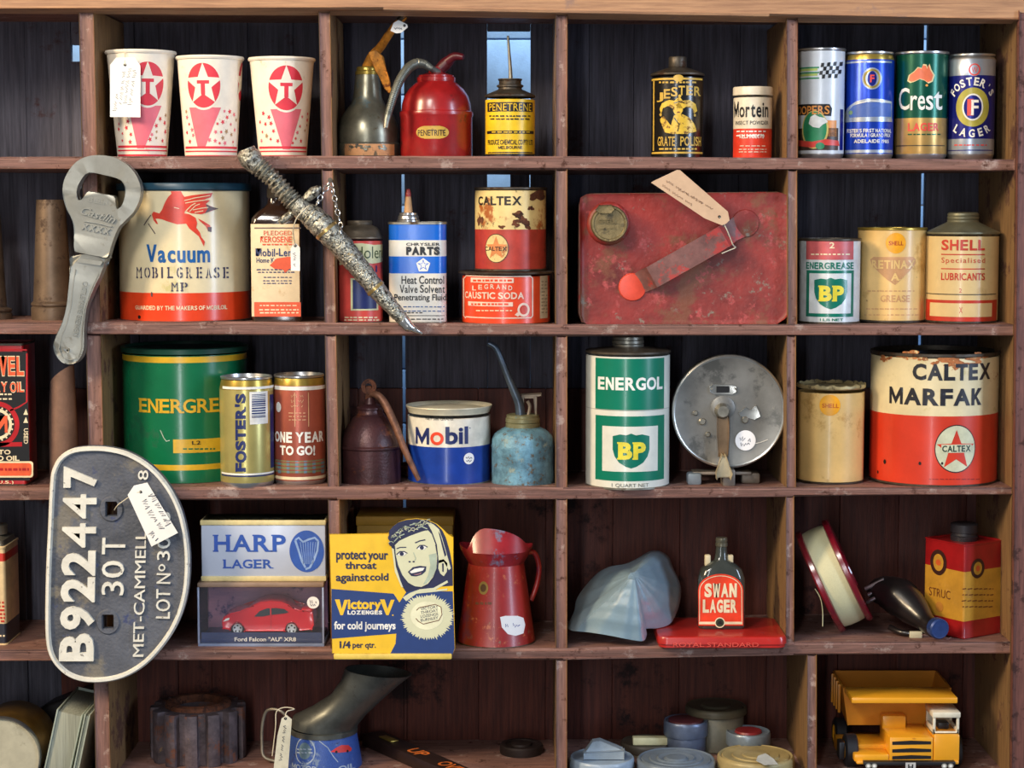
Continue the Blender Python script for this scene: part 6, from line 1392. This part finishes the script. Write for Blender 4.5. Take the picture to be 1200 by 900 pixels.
GB = mat('smoky_bottle_glass', (58, 62, 58), .12, var=.1, coat=.7); SWO = paint((232, 64, 30), .35, coat=.2)
t = Thing('lager_bottle', 'small flat-shouldered dark glass bottle with a bright orange-red label', 'bottle', 844.5, .045, None, Y=736, z=ft.loc.z + zt * .993)
d = .032; w = 55 * t.s; z = lambda Y: t.zr(Y, -d / 2)
b = B(t); loft(b, [(rrect(w * .96, d * .9, .009), 0, GB), (rrect(w, d, .0105), .002, GB), (rrect(w, d, .0105), z(690), GB), (rrect(w * .98, d, .0105), z(679), GB), (rrect(w * .86, d * .95, .0105), z(669), GB), (rrect(w * .6, d * .8, .0105), z(663), GB), (rrect(w * .3, d * .52, .0078), z(658), GB), (rrect(w * .25, d * .43, .0066), z(650), GB), (rrect(w * .22, d * .38, .0058), z(640), GB)]); b.obj('body')
b = B(t); b.lathe([(.0068, z(643)), (.0078, z(642)), (.0078, z(638.5)), (.007, z(638)), (.0072, z(637)), (.0076, z(636)), (.0072, z(632.5)), (0, z(632))], BRASSY, 32); b.obj('cap')
b = B(t); sf = front(t, d / 2 + .0002); arch = [(818.5, 734), (818, 692)] + [(844.5 - 26.3 * math.cos(PI * i / 14), 691 - 18.5 * math.sin(PI * i / 14)) for i in range(15)] + [(871, 692), (871, 734)]
b.prism([sf.hit(*p) for p in reversed([(x, min(y, 733)) for x, y in arch])], -d / 2 - .0008, -d / 2 + .0001, SWO, 0)
sf = front(t, d / 2 + .0008); ar2 = [(844.5 - 24.6 * math.cos(PI * i / 14), 692 - 17.2 * math.sin(PI * i / 14)) for i in range(15)]; b.stroke(sf, [(819.6, 728)] + ar2 + [(869.4, 728)], .8, CREAM, 2)
for i, ch in enumerate('SWAN'): b.text(sf, ch, 825.5 + i * 9.7, 834.3 + i * 9.7, 683.5, 700, CREAM, 2, .05)
for i, ch in enumerate('LAGER'): b.text(sf, ch, 823.5 + i * 8.2, 830.8 + i * 8.2, 702.5, 718, CREAM, 2, .05)
b.rect(sf, 819, 870, 728.5, 731.5, CREAM, 2); b.disc(sf, 843.5, 729.5, 6, 6.2, CREAM, 3); b.disc(sf, 843.5, 729.5, 4.8, 5, paint((50, 60, 40)), 4); b.poly(sf, [(840.5, 731.5), (842, 728), (845, 727), (846.5, 731.5)], BLACK, 5)
b.obj('label')
for x in (831.3, 858):
    b = B(t); u = t.xc(x); b.box(u - .004, u + .0035, -.004, .004, z(666), z(652.5), paint((206, 190, 152), .5), .0015); b.obj('shoulder_lug')

# spool, hand tool, corner tin
SPR = mat('dark_red_spool', (112, 14, 30), .22, var=.12, coat=.6); TH = mat('cream_line', (204, 200, 160), .5, var=.06, grain=(200, 200, 200), scale=5, bump=.2)
t = Thing('line_spool', 'dark red spool wound with cream line, leaning against the upright', 'spool', 974, .075, 4)
A = Vector((.895, -.10, .43)).normalized(); R = 64 * t.s; cz = R * math.sqrt(1 - A.z ** 2) + .0005 + .018 * A.z * 0
C0 = Vector((t.xc(977, 675), 0, cz + .008)); fr = lying(C0, A)
hwid = .0145
b = B(t); b.lathe([(R * .92, -hwid), (R * .935, -hwid * .4), (R * .935, hwid * .4), (R * .92, hwid)], TH, 96, frame=fr); b.obj('wound_line')
for s0 in (-1, 1):
    f2 = lying(C0 + A * s0 * (hwid + .004), A * s0)
    b = B(t); b.lathe([(0, -.004), (R * .97, -.004), (R, -.0025), (R, .0025), (R * .97, .0045), (R * .9, .0025), (R * .35, .0025), (R * .33, .005), (R * .2, .005), (0, .004)], SPR, 96, frame=f2); b.obj('flange')
b = B(t); b.tube([t.P(955, 690, .02), t.P(961, 700, .018), t.P(964, 715, .018), t.P(964, 734, .02)], .0006, TH, 6, sub=4); b.obj('loose_end')
TB_ = mat('black_bakelite', (24, 20, 20), .32, var=.15, coat=.4); TBL = mat('blue_end_cap', (44, 66, 120), .4, .3, var=.2)
t = Thing('hand_tool', 'black hand tool with a blue round end, lying between spool and corner tin', 'hand tool', 1062, .06, 4)
zs = t.loc.z
def S(X, Y, y, r): p = t.P(X, Y, y); return Vector((p.x, p.y, max(p.z, r)))
b = B(t); b.tube([S(1022, 698, .095, .012), S(1034, 693, .088, .02), S(1054, 700, .068, .026), S(1070, 714, .048, .021), S(1084, 728, .024, .0125), S(1092, 735, .011, .0120), S(1096, 736.5, .005, .0118)], [.012, .02, .0255, .021, .0125, .0118, .0118], TB_, 20, sub=4); b.obj('body')
e = S(1097, 736.5, .004, .0118); dr = Vector((.25, -.95, -.05))
b = B(t); b.lathe([(.0105, -.008), (.0128, -.006), (.0132, .004), (.0115, .0062), (.009, .0058), (0, .0066)], TBL, 40, frame=lying(e + Vector((.001, -.006, .0016)), dr)); b.obj('end_cap')
for p0, p1 in (((1014, 690), (1036, 679)), ((1018, 697), (1030, 690)), ((1016, 706), (1030, 698))):
    b = B(t); b.tube([S(p0[0], p0[1], .085, .004), S(p1[0], p1[1], .075, .004)], .0026, ALU, 10); b.obj('prong')
b = B(t); b.tube([S(1043, 735, .05, .004), S(1056, 741, .035, .004), S(1070, 742, .03, .004), S(1086, 738, .03, .004)], .004, TB_, 10, sub=4); b.obj('cord')
b = B(t); p = S(1073, 736, .026, .004); b.box(p.x - .008, p.x + .008, p.y - .003, p.y, .0005, .009, paint((206, 200, 170), .5), .0006); b.obj('paper_label')
t = Thing('oil_tin', 'red and yellow square tin standing with one corner to the front', 'oil tin', 1127, .062, 4, rz=math.radians(33.5))
RT = paint((150, 22, 24), .32, coat=.3, wear=((110, 30, 30), .16, 40)); YT = mat('ochre_yellow_tin', (190, 138, 46), .35, var=.1, wear=((170, 120, 40), .3, 25))
S2 = 63.5 * t.s; z = lambda Y: t.zr(Y, -.045)
o = rrect(S2, S2, .003); zt = t.zr(634, -.02)
b = B(t); o2 = rrect(S2 + .0015, S2 + .0015, .0035)
loft(b, [(o, 0, RT), (o2, .0008, RT), (o2, .002, RT), (o, .003, RT), (o, z(728), YT), (o, z(670), RT), (o, zt - .002, RT), (o2, zt - .0015, RT), (o2, zt, RT), (rrect(S2 - .004, S2 - .004, .003), zt, RT), (rrect(S2 - .005, S2 - .005, .003), zt - .002, RT)])
F1 = Plane(t, (0, -S2 / 2, 0)); F2 = Plane(t, (-S2 / 2, 0, 0), (0, -1, 0), (0, 0, 1))
for pl_, X, Y, rx in ((F1, 1145.5, 666, 11), (F2, 1100, 659, 13)):
    b.disc(pl_, X, Y, rx, 11.5 if pl_ is F1 else 15, paint((56, 30, 24)), 2); b.disc(pl_, X, Y, rx * .62, 7.5 if pl_ is F1 else 10, YT, 3); b.disc(pl_, X, Y, rx * .3, 3.5, paint((200, 90, 40)), 4)
b.small(F1, 1126, 1164, [690, 697, 704, 711], 1.2, paint((110, 60, 30)), 2, 5); b.text(F2, 'STRUC', 1089, 1114, 690, 700, paint((110, 60, 30)), 2, .0); b.disc(F2, 1101, 711, 6, 6, paint((180, 120, 50)), 2)
b.obj('body')
b = B(t); b.lathe([(.017, zt - .002), (.0175, zt + .004), (.016, zt + .005), (.0155, zt + .0085), (.0175, zt + .009), (.0175, zt + .019), (.015, zt + .0205), (0, zt + .0205)], mat('dark_cap', (48, 46, 52), .45, .3), 40); b.obj('cap')
# ------------------------------------------------------------------ ROW 5
ZS5 = shelf_z(5, 0)
BR5 = mat('tarnished_brass', (132, 98, 40), .35, .7, var=.2); GF = mat('grey_paper_face', (176, 172, 150), .6, var=.08, wear=((150, 146, 126), .3, 20))
t = Thing('round_tin', 'round brass tin lying on its side with a pale grey end facing out', 'tin', 4, .03, 5)
r = 46.5 * t.s; fr = lying((0, .0, r), (0, -1, 0))
b = B(t); b.lathe([(0, -.085), (r * .97, -.085), (r * .98, -.083), (r * .98, .008)], BR5, 96, frame=fr); b.obj('body')
b = B(t); b.lathe([(r * .985, .0), (r, .001), (r, .0105), (r * .985, .012), (r * .965, .0105), (r * .96, .009)], ALU, 96, frame=fr); b.obj('rim')
b = B(t); b.lathe([(r * .963, .0092), (0, .0096)], GF, 72, frame=fr); b.obj('end_face')

PG = mat('old_book_pages', (150, 154, 140), .75, var=.14, scale=8, grain=(90, 20, 2), bump=.3, bscale=10); CV = mat('grey_green_cover', (158, 168, 156), .6, var=.1); CVD = mat('teal_cover', (86, 104, 100), .6, var=.1)
def book(label, base_x, top_x, Yt, thick, y0, dpt, cover):
    """a book standing on its tail edge, leaning to the right, fore edge to the front"""
    g = at(base_x, 925, y0); t = Thing('book', label, 'book', base_x, y0, 5, group=None)
    h = at(base_x, Yt, y0).z - t.loc.z; lean = math.atan2((top_x - base_x) * t.s, h)
    M = Matrix.Translation((0, 0, math.sin(lean) * thick / 2 * t.s)) @ Matrix.Rotation(lean, 4, 'Y'); th = thick * t.s; L_ = h / math.cos(lean)
    b = B(t); b.box(-th / 2 + .002, th / 2 - .002, 0.003, dpt - .004, .003, L_ - .003, PG, .0008, frame=M); b.obj('pages')
    for s0 in (-1, 1):
        x0 = s0 * th / 2; b = B(t); b.box(min(x0, x0 - s0 * .002), max(x0, x0 - s0 * .002), 0, dpt, 0, L_, cover, .0006, frame=M); b.obj('cover')
    b = B(t); b.box(-th / 2, th / 2, dpt - .002, dpt, 0, L_, cover, .0006, frame=M); b.obj('spine')
book('thick pale book with its grey page edges out, leaning beside the round brass tin', 61.5, 84, 838, 31, .020, .12, CV)
book('thin grey-green book leaning between the thick book and the upright', 82.6, 104.6, 838, 7, .014, .11, CV)
t = Thing('document_case', 'black flat document case with a blue trim, behind the leaning books', 'case', 66, .16, 5)
b = B(t); z0 = 0; P_ = [t.P(*p) for p in [(26, 846, .15), (56, 825, .15), (110, 805, .15), (112, 860, .15)]]
o = [(P_[0].x, 0), (P_[3].x, 0), (P_[2].x, P_[2].z), (P_[1].x, P_[1].z), (P_[0].x, P_[0].z)]
b.prism(o, -.012, .022, mat('black_leatherette', (28, 24, 26), .5, var=.15, bump=.2), .004); b.obj('case')
b = B(t); q = [t.P(*p) for p in [(88, 825, .147), (98, 821, .147), (110, 819, .147)]]; b.tube([Vector((p.x, -.0125, p.z)) for p in q], .0018, mat('blue_trim', (50, 120, 180), .4), 8, sub=3); b.obj('trim')

# pinion gear
GR = mat('rusty_gear_iron', (96, 84, 88), .7, .3, var=.3, scale=40, wear=[((120, 74, 54), .42, 30), ((150, 120, 84), .2, 60)], bump=.5, bscale=150)
t = Thing('gear', 'rusty thick toothed pinion gear standing flat on the lowest shelf', 'gear', 234, .117, 5)
R1, R0 = 56 * t.s, 46 * t.s; nt_ = 13; o = []
for i in range(nt_):
    a = 2 * PI * i / nt_ + .0
    for da, rr in ((-.155, R0), (-.125, R1 * .985), (-.06, R1), (.06, R1), (.125, R1 * .985), (.155, R0)): o.append((rr * math.sin(a + da), -rr * math.cos(a + da)))
zt = t.zr(826); zb = 0.0
b = B(t); sc2 = lambda k: [(x * k, y * k) for x, y in o]
loft(b, [(sc2(.985), zb, GR), (o, zb + .002, GR), (o, zt - .002, GR), (sc2(.985), zt, GR)], caps=False)
n = len(o); hole = [(R0 * .62 * math.sin(math.atan2(x, -y)), -R0 * .62 * math.cos(math.atan2(x, -y))) for x, y in o]
for z, fl in ((zt, 0), (zb, 1)):
    vs = [(x, y, z) for x, y in sc2(.985)] + [(x, y, z) for x, y in hole]; b.add(vs, [(j, (j + 1) % n, n + (j + 1) % n, n + j) if not fl else (n + j, n + (j + 1) % n, (j + 1) % n, j) for j in range(n)], GR, False)
b.add([(x, y, zt) for x, y in hole] + [(x, y, zb) for x, y in hole], [(j, n + j, n + (j + 1) % n, (j + 1) % n) for j in range(n)], GR)
b.obj('toothed_body')
b = B(t); b.lathe([(R0 * .62, zt - .004), (R0 * .84, zt - .001), (R0 * .82, zt + .005), (R0 * .74, zt + .007), (R0 * .62, zt + .006), (R0 * .61, zt - .004)], RUST, 64); b.obj('hub_ring')

# blue oil jug with zinc spout
BJ = mat('worn_blue_jug', (54, 84, 156), .42, var=.2, scale=30, grain=(60, 60, 8), wear=[((110, 130, 160), .32, 50), ((50, 50, 70), .22, 40)]); ZN = mat('dull_zinc', (112, 114, 108), .36, .75, var=.22, scale=20, wear=((74, 74, 72), .35, 24))
t = Thing('oil_jug', 'blue tapered oil jug with a large grey zinc spout pointing up', 'jug', 380, .075, 5)
r0, r1 = 44.5 * t.s, 38.5 * t.s; zn = t.zr(857)
b = B(t); b.lathe([(0, .001), (r0 * .97, .001), (r0, 0), (r0, .003), (r1, zn)], BJ, 80); sf = Cyl(t, [(r0, 0), (r1, zn)])
LJ = paint((150, 166, 186), .45, wear=((70, 90, 140), .35, 90)); b.ring(sf, 357, 880, 15, 15.5, 1.5, LJ, 1); b.disc(sf, 357, 880, 9, 9.5, paint((92, 116, 130), .5), 1); b.small(sf, 348, 368, [878, 882], 1.4, LJ, 2, 4)
b.poly(sf, [(387, 881), (394, 876), (400, 873), (408, 873), (412, 877), (411, 880), (398, 882)], paint((206, 52, 50), .4), 2); b.disc(sf, 394, 881, 1.6, 1.6, BLACK, 3, 9); b.disc(sf, 407, 880, 1.6, 1.6, BLACK, 3, 9); b.stroke(sf, [(374, 868), (384, 876), (391, 887), (396, 893)], 1.0, LJ, 2)
b.text(sf, 'MOTOR', 342, 372, 897, 903, LJ, 2, .03); b.text(sf, 'OIL', 396, 416, 896, 903, LJ, 2, .03); b.obj('body')
b = B(t); b.lathe([(r1 * .97, zn - .001), (r1 * 1.03, zn), (r1 * 1.03, zn + .0055), (r1 * .985, zn + .0065), (r1 * .95, zn + .0058), (r1 * .9, zn - .001)], ZN, 72); b.obj('collar')
# spout: sections from the collar up to the lip
b = B(t); prs = [((342, 850), (418, 853)), ((343.5, 839), (420, 848)), ((366, 828), (430, 836)), ((388, 814), (447, 820)), ((400, 797), (466, 803)), ((405, 782.5), (482, 790.5))]
secs = [(((p[0] + q[0]) / 2, (p[1] + q[1]) / 2), math.dist(p, q) / 2, None, k) for (p, q), k in zip(prs, (.96, .92, .9, .88, .82, .76))]
n = 40; vs = []
dep = [.075, .073, .066, .058, .05, .046]
dirs = [((q[0] - p[0]) / math.dist(p, q), (q[1] - p[1]) / math.dist(p, q)) for p, q in prs]
for (c, r_, _, sq_), y, (ux, uz) in zip(secs, dep, dirs):
    C1 = t.P(c[0], c[1], y); rr = r_ * t.s
    for j in range(n):
        a = 2 * PI * j / n; vs.append(C1 + Vector((ux * math.cos(a) * rr, -math.sin(a) * rr * sq_, -uz * math.cos(a) * rr)))
k = len(secs); fs = [(i * n + j, i * n + (j + 1) % n, (i + 1) * n + (j + 1) % n, (i + 1) * n + j) for i in range(k - 1) for j in range(n)]
m0 = len(vs); cs = [sum((vs[i * n + j] for j in range(n)), Vector()) / n for i in range(k)]
vs += [cs[i // n] + (v - cs[i // n]) * .955 for i, v in enumerate(vs[:m0])]
fs += [(m0 + f[3], m0 + f[2], m0 + f[1], m0 + f[0]) for f in fs[: (k - 1) * n]]
fs += [((k - 1) * n + j, (k - 1) * n + (j + 1) % n, m0 + (k - 1) * n + (j + 1) % n, m0 + (k - 1) * n + j) for j in range(n)]
b.add(vs, fs, ZN); b.obj('spout')
b = B(t); b.tube([t.P(343, 850, .075), t.P(330, 834, .075), t.P(314, 832, .08), t.P(308, 846, .082), t.P(307, 870, .082), t.P(311, 888, .08), t.P(338, 894, .075)], .0021, mat('handle_wire', (150, 140, 122), .4, .6), 8, sub=5); b.obj('wire_handle')
price_tag('long cream card tag hanging by its string from the handle of the blue jug', [(330, 842), (336, 838), (342, 843), (337.5, 902), (320.5, 902), (325, 862)], .016, (334.5, 842), [(334, 850, 328, 896)], [(334.5, 842, .016), (336, 834, .02), (345, 831, .028), (334, 829, .03), (324, 834, .03), (323, 852, .028), (319, 886, .024)], mat('cream_tag', (206, 202, 180), .7), amp=3)

# rule lying on the shelf, small dark ring
t = Thing('spirit_level', 'dark wooden level with orange lettering lying on the shelf behind the blue jug', 'spirit level', 505, .10, 5)
p0, p1 = onto(438, 848, ZS5 + .016), onto(552, 908, ZS5 + .016); a0 = t.inv @ (p0 - t.loc); a1 = t.inv @ (p1 - t.loc); a0.y = min(a0.y, .07)
ax = Vector((a1.x - a0.x, a1.y - a0.y, 0)); Ln = ax.length; ang = math.atan2(ax.y, ax.x); mid = (a0 + a1) / 2
M = Matrix.Translation((mid.x, mid.y, 0)) @ Matrix.Rotation(ang, 4, 'Z'); DKW = mat('dark_level_wood', (40, 26, 22), .45, var=.2, grain=(3, 40, 40), scale=5)
b = B(t); b.box(-Ln / 2, Ln / 2, -.0155, .0155, 0, .016, DKW, .001, frame=M)
pl = Plane(t, M @ Vector((0, 0, .016)), M.to_3x3() @ Vector((1, 0, 0)), M.to_3x3() @ Vector((0, 1, 0)))
OR = paint((214, 110, 44), .5, wear=((120, 50, 30), .25, 60))
for u0, txt in ((-Ln * .08, 'UP'), (Ln * .22, 'OVER')):
    g, fs = glyphs(txt, .02)[:2]; w_ = .034 if txt == 'UP' else .056; b.decal([(u0 + x * w_, -.010 + y * .020) for x, y in g], fs, pl, OR, 1)
b.obj('level_body')
b = B(t); fr = M @ Matrix.Translation((-Ln * .32, 0, .0165)); b.box(-.016, .016, -.006, .006, -.0005, .001, GOLDM, .0006, frame=fr); b.obj('vial_plate')
t = Thing('metal_ring', 'small dark round metal ring lying at the back of the lowest shelf', 'ring', 611, .125, 5)
r = 25 * t.s; b = B(t); b.lathe([(0, 0), (r, 0), (r * 1.02, .003), (r * 1.02, .010), (r * .96, .012), (r * .76, .012), (r * .7, .010), (0, .010)], mat('dark_iron', (46, 36, 34), .55, .4, var=.25), 48); b.obj('ring')
b = B(t); b.lathe([(r * .5, .0095), (r * .48, .013), (r * .3, .0135), (0, .013)], mat('dark_iron', (46, 36, 34)), 40); b.obj('boss')

# lidded jars and tins in the bottom middle cell
def jar(label, name, cat, X, Y, hw, yc, m_body, m_lid, lid_h, ringed=0, dome=0.0):
    t = Thing(name, label, cat, X, yc, 5); r = hw * t.s; zt = at(X, Y, yc).z - t.loc.z
    lid_h = min(lid_h, zt * .8)
    b = B(t); b.lathe([(0, 0), (r * .86, 0), (r * .9, .002), (r * .9, zt - lid_h * .8), (r * .86, zt - lid_h * .5)], m_body, 72); b.obj('body')
    b = B(t); pr = [(r * .87, zt - lid_h), (r * .98, zt - lid_h), (r, zt - lid_h + .001), (r, zt - .004), (r * .985, zt - .0015), (r * .95, zt)]
    if ringed:
        for i in range(ringed):
            q = .92 - .8 * i / ringed; pr += [(r * q, zt - .0012), (r * (q - .03), zt - .0022 + dome * (1 - q)), (r * (q - .06), zt - .0006 + dome * (1 - q))]
        pr.append((0, zt + dome))
    else: pr += [(r * .9, zt - .0016), (r * .85, zt - .002), (0, zt - .002 + dome)]
    b.lathe(pr, m_lid, 80); b.obj('lid'); return t, r, zt
JB = mat('blue_white_enamel', (150, 168, 186), .32, var=.08, wear=((120, 130, 140), .2, 30)); JG = mat('grey_blue_lid', (124, 138, 152), .34, .3, var=.1); JT = mat('tan_lid', (170, 152, 104), .45, .1, var=.12, wear=((150, 124, 70), .3, 20)); JC = mat('cream_grey_lid', (168, 162, 132), .45, var=.1); JD = mat('dark_slate_tin', (96, 108, 132), .36, .4, var=.12); JR2 = paint((140, 40, 44), .4)
t, r, zt = jar('pale blue-white jar whose lid carries a folded grey clip, nearest the upright', 'jar', 'jar', 705, 886, 38, .04, JB, JB, .014)
CLP = mat('grey_clip', (150, 164, 176), .4, .2, var=.1)
b = B(t); b.prism([(-.024, zt - .001), (.028, zt - .001), (.028, zt + .011), (-.024, zt + .008)], -.014, -.004, CLP, .001); b.prism([(-.022, zt + .007), (.026, zt + .0105), (-.002, zt + .0225), (-.012, zt + .021)], -.008, .006, CLP, .001); b.obj('clip')
jar('grey-blue jar lid pressed with rings, centre of the front row of jars', 'jar', 'jar', 792, 888, 46, .035, JG, JG, .016, 4, .003)
t, r, zt = jar('tan ringed jar lid with a pale smear, beside the right upright', 'jar', 'jar', 885, 884, 45, .035, JC, JT, .018, 3, .002)
jar_t = t; b = B(t); pl = Plane(t, (0, 0, zt + .0035), (1, 0, 0), (0, 1, 0)); b.poly(pl, [(888, 886), (897, 883), (906, 889), (912, 896), (896, 897), (886, 892)], mat('pale_smear', (206, 210, 206), .4), 1); b.obj('smear')
t, r, zt = jar('cream-grey jar with a cream block label on its dark lid, second row', 'jar', 'jar', 757, 868, 30, .122, JC, mat('dark_jar_lid', (74, 66, 56), .5, .2), .012)
b = B(t); b.box(-.019, .030, -.018, -.004, zt - .0015, zt + .0085, paint((206, 200, 158), .5), .0012); b.obj('label_block')
t, r, zt = jar('slate-blue tin with a dark red top, behind the ringed grey lid', 'tin', 'tin', 803, 843, 26, .112, JD, JD, .02)
b = B(t); b.lathe([(r * .8, zt - .0018), (r * .78, zt + .0006), (0, zt + .001)], mat('dark_maroon', (74, 28, 34), .5), 48); b.obj('top_disc')
t, r, zt = jar('grey tin with a red disc on top, behind the tan jar', 'tin', 'tin', 876, 856, 26, .105, JD, JG, .018)
b = B(t); b.lathe([(r * .62, zt - .0018), (r * .58, zt + .0008), (0, zt + .0012)], JR2, 48); b.obj('top_disc')
t, r, zt = jar('shallow brown-grey pot lid standing furthest back among the jars', 'pot', 'pot', 838, 826, 36, .147, mat('grey_pot', (120, 116, 100), .5, .2), mat('brown_pot_lid', (84, 78, 62), .5, .2, var=.15), .01, 2, .004)

# yellow toy dump truck
TY = mat('truck_yellow', (236, 164, 36), .32, var=.05, scale=14, coat=.3, wear=((190, 120, 30), .15, 60)); TYD = mat('truck_bed_yellow', (212, 136, 34), .4, var=.08, scale=14); TW = paint((222, 214, 190), .35); TK = paint((26, 24, 26), .45)
t = Thing('toy_truck', 'yellow toy dump truck with a cream cab, facing out of the lowest shelf', 'toy truck', 1050, .085, 5)
s_ = t.s
def TX(X, Y, y): return t.P(X, Y, y)
def tb(X0, X1, Y0, Y1, y0, y1, m, bev=.0015, b_=None):
    """box whose front face fills a pixel rectangle at depth y0"""
    p, q = t.P(X0, Y1, y0), t.P(X1, Y0, y0); bb = b_ or B(t); bb.box(p.x, q.x, y0 - t.yc, y1 - t.yc, max(0.012, p.z), q.z, m, bev); return bb
YF = .018
b = tb(1003, 1124, 892, 945, YF, .16, TY); b.obj('chassis')
b = tb(1012, 1120, 893, 905, YF - .006, YF + .004, TK, .001); fp = Plane(t, (0, YF - .006 - t.yc, 0))
for X in (1017.5, 1024.5, 1106.5, 1114): b.disc(fp, X, 897.5, 3.2, 3.0, paint((150, 150, 140), .3), 2); b.disc(fp, X, 897.5, 1.8, 1.7, WHITE, 3)
b.rect(fp, 1061, 1073, 893.5, 904, paint((190, 190, 186), .4), 2); b.text(fp, 'H', 1064, 1070, 895.5, 902, TK, 3, .03); b.obj('bumper')
b = tb(1042, 1094, 864, 893, YF + .004, .092, TY, .002)
g = Plane(t, (0, YF + .004 - t.yc, 0)); 
for y in (868, 877, 885): b.poly(g, [(1045.5, y + 1), (1068, y - .3), (1091, y + .6), (1091, y + 4.2), (1045.5, y + 4.8)], TK, 2)
b.disc(g, 1071, 865.5, 2, 1, TYD, 2, 10); b.obj('hood')
b = tb(1034, 1062, 839, 856, .068, .088, TY, .002); b.obj('air_cleaner')
b = tb(1094, 1125, 861, 893, YF + .003, .085, TY, .002); b.obj('cab_step')
b = tb(984, 1040, 872, 893, .050, .100, TY, .002); b.obj('fender')
b = tb(1001, 1042, 884, 893, YF + .004, .052, TY, .002); b.obj('fender_step')
b = tb(983, 990, 870, 905, YF + .022, .06, TK, .0015); b.obj('step_ladder')
# cab with openings
b = B(t); c0, c1 = t.P(1093, 861, YF + .008), t.P(1124.5, 837, YF + .008); y0, y1 = YF + .008 - t.yc, YF + .052 - t.yc; wz = c1.z - c0.z; wx = c1.x - c0.x; pw = .0036
for x in (c0.x, c1.x - pw):
    for y in (y0, y1 - pw): b.box(x, x + pw, y, y + pw, c0.z, c1.z, TW, .0008)
b.box(c0.x, c1.x, y0, y0 + .003, c0.z, c0.z + wz * .16, TW, .0008); b.box(c0.x, c0.x + .003, y0, y1, c0.z, c0.z + wz * .3, TW, .0008); b.box(c1.x - .003, c1.x, y0, y1, c0.z, c0.z + wz * .3, TW, .0008); b.box(c0.x, c1.x, y1 - .003, y1, c0.z, c1.z, TW, .0008)
b.box(c0.x, c1.x, y0, y1, c0.z, c0.z + .003, TYD, .0008)
cab_ = b.obj('cab')
b = B(t); b.box(c0.x - .0012, c1.x + .0012, y0 - .002, y1 + .001, c1.z - .0045, c1.z + .003, TW, .0015); b.obj('cab_roof', cab_)
b = B(t); b.box((c0.x + c1.x) / 2 - .007, (c0.x + c1.x) / 2 + .007, y0 + .014, y1 - .012, c0.z + .003, c0.z + wz * .45, TK, .002); b.obj('seat', cab_)
# dump bed: canopy lip at the front, body sloping behind
b = tb(998, 1122.5, 817.5, 824.5, .026, .082, TY, .0015); b.obj('bed_canopy')
b = B(t); YH = .083; x0, x1 = t.P(990, 830, YH).x, t.P(1112, 830, YH).x; zt_ = t.P(1050, 806, YH).z; zl = t.P(1050, 851, YH).z; zk = t.P(1050, 786, .168).z
def quadslab(P4, thick, m):
    n_ = (P4[1] - P4[0]).cross(P4[3] - P4[0]).normalized() * thick; b.add(P4 + [p + n_ for p in P4], [(0, 1, 2, 3), (7, 6, 5, 4), (0, 4, 5, 1), (1, 5, 6, 2), (2, 6, 7, 3), (3, 7, 4, 0)], m, False)
yA, yB = YH - t.yc, .168 - t.yc
quadslab([Vector((x0 + .008, yA + .006, zl)), Vector((x1 - .008, yA + .006, zl)), Vector((x1, yA, zt_)), Vector((x0, yA, zt_))], -.003, TYD)           # headboard
quadslab([Vector((x0 + .008, yA + .006, zl)), Vector((x1 - .008, yA + .006, zl)), Vector((x1 - .008, yB, zl + .012)), Vector((x0 + .008, yB, zl + .012))], .003, TYD)             # floor
for x, sg in ((x0, -1), (x1, 1)): quadslab([Vector((x - sg * .008, yA + .006, zl)), Vector((x - sg * .008, yB, zl + .012)), Vector((x, yB, zk)), Vector((x, yA, zt_))], .003 * sg, TYD)
quadslab([Vector((x0 + .008, yB, zl + .012)), Vector((x1 - .008, yB, zl + .012)), Vector((x1, yB, zk)), Vector((x0, yB, zk))], -.003, TYD)
b.obj('bed')
for k in range(4):
    y = YH - t.yc + .018 + k * .018; f = (y - yA) / (yB - yA); b = B(t); zz_ = zt_ + (zk - zt_) * f; b.box(x0 - .0065, x0 - .003, y - .003, y + .003, zl + .014, zz_, TYD, .0006); b.obj('bed_rib')
for x in (t.P(996, 930, .05).x, t.P(1118, 930, .05).x):
    for y in (.055 - t.yc, .135 - t.yc):
        sg = -1 if x < 0 else 1; b = B(t); fr = lying((x, y, .021), (sg, 0, 0)); b.lathe([(0, -.008), (.019, -.008), (.021, -.006), (.021, .006), (.018, .008), (.012, .008)], TYRE, 40, frame=fr); w_ = b.obj('wheel'); b = B(t); b.lathe([(.0122, .0075), (.010, .006), (.004, .006), (0, .009)], TY, 30, frame=fr); b.obj('hub', w_)
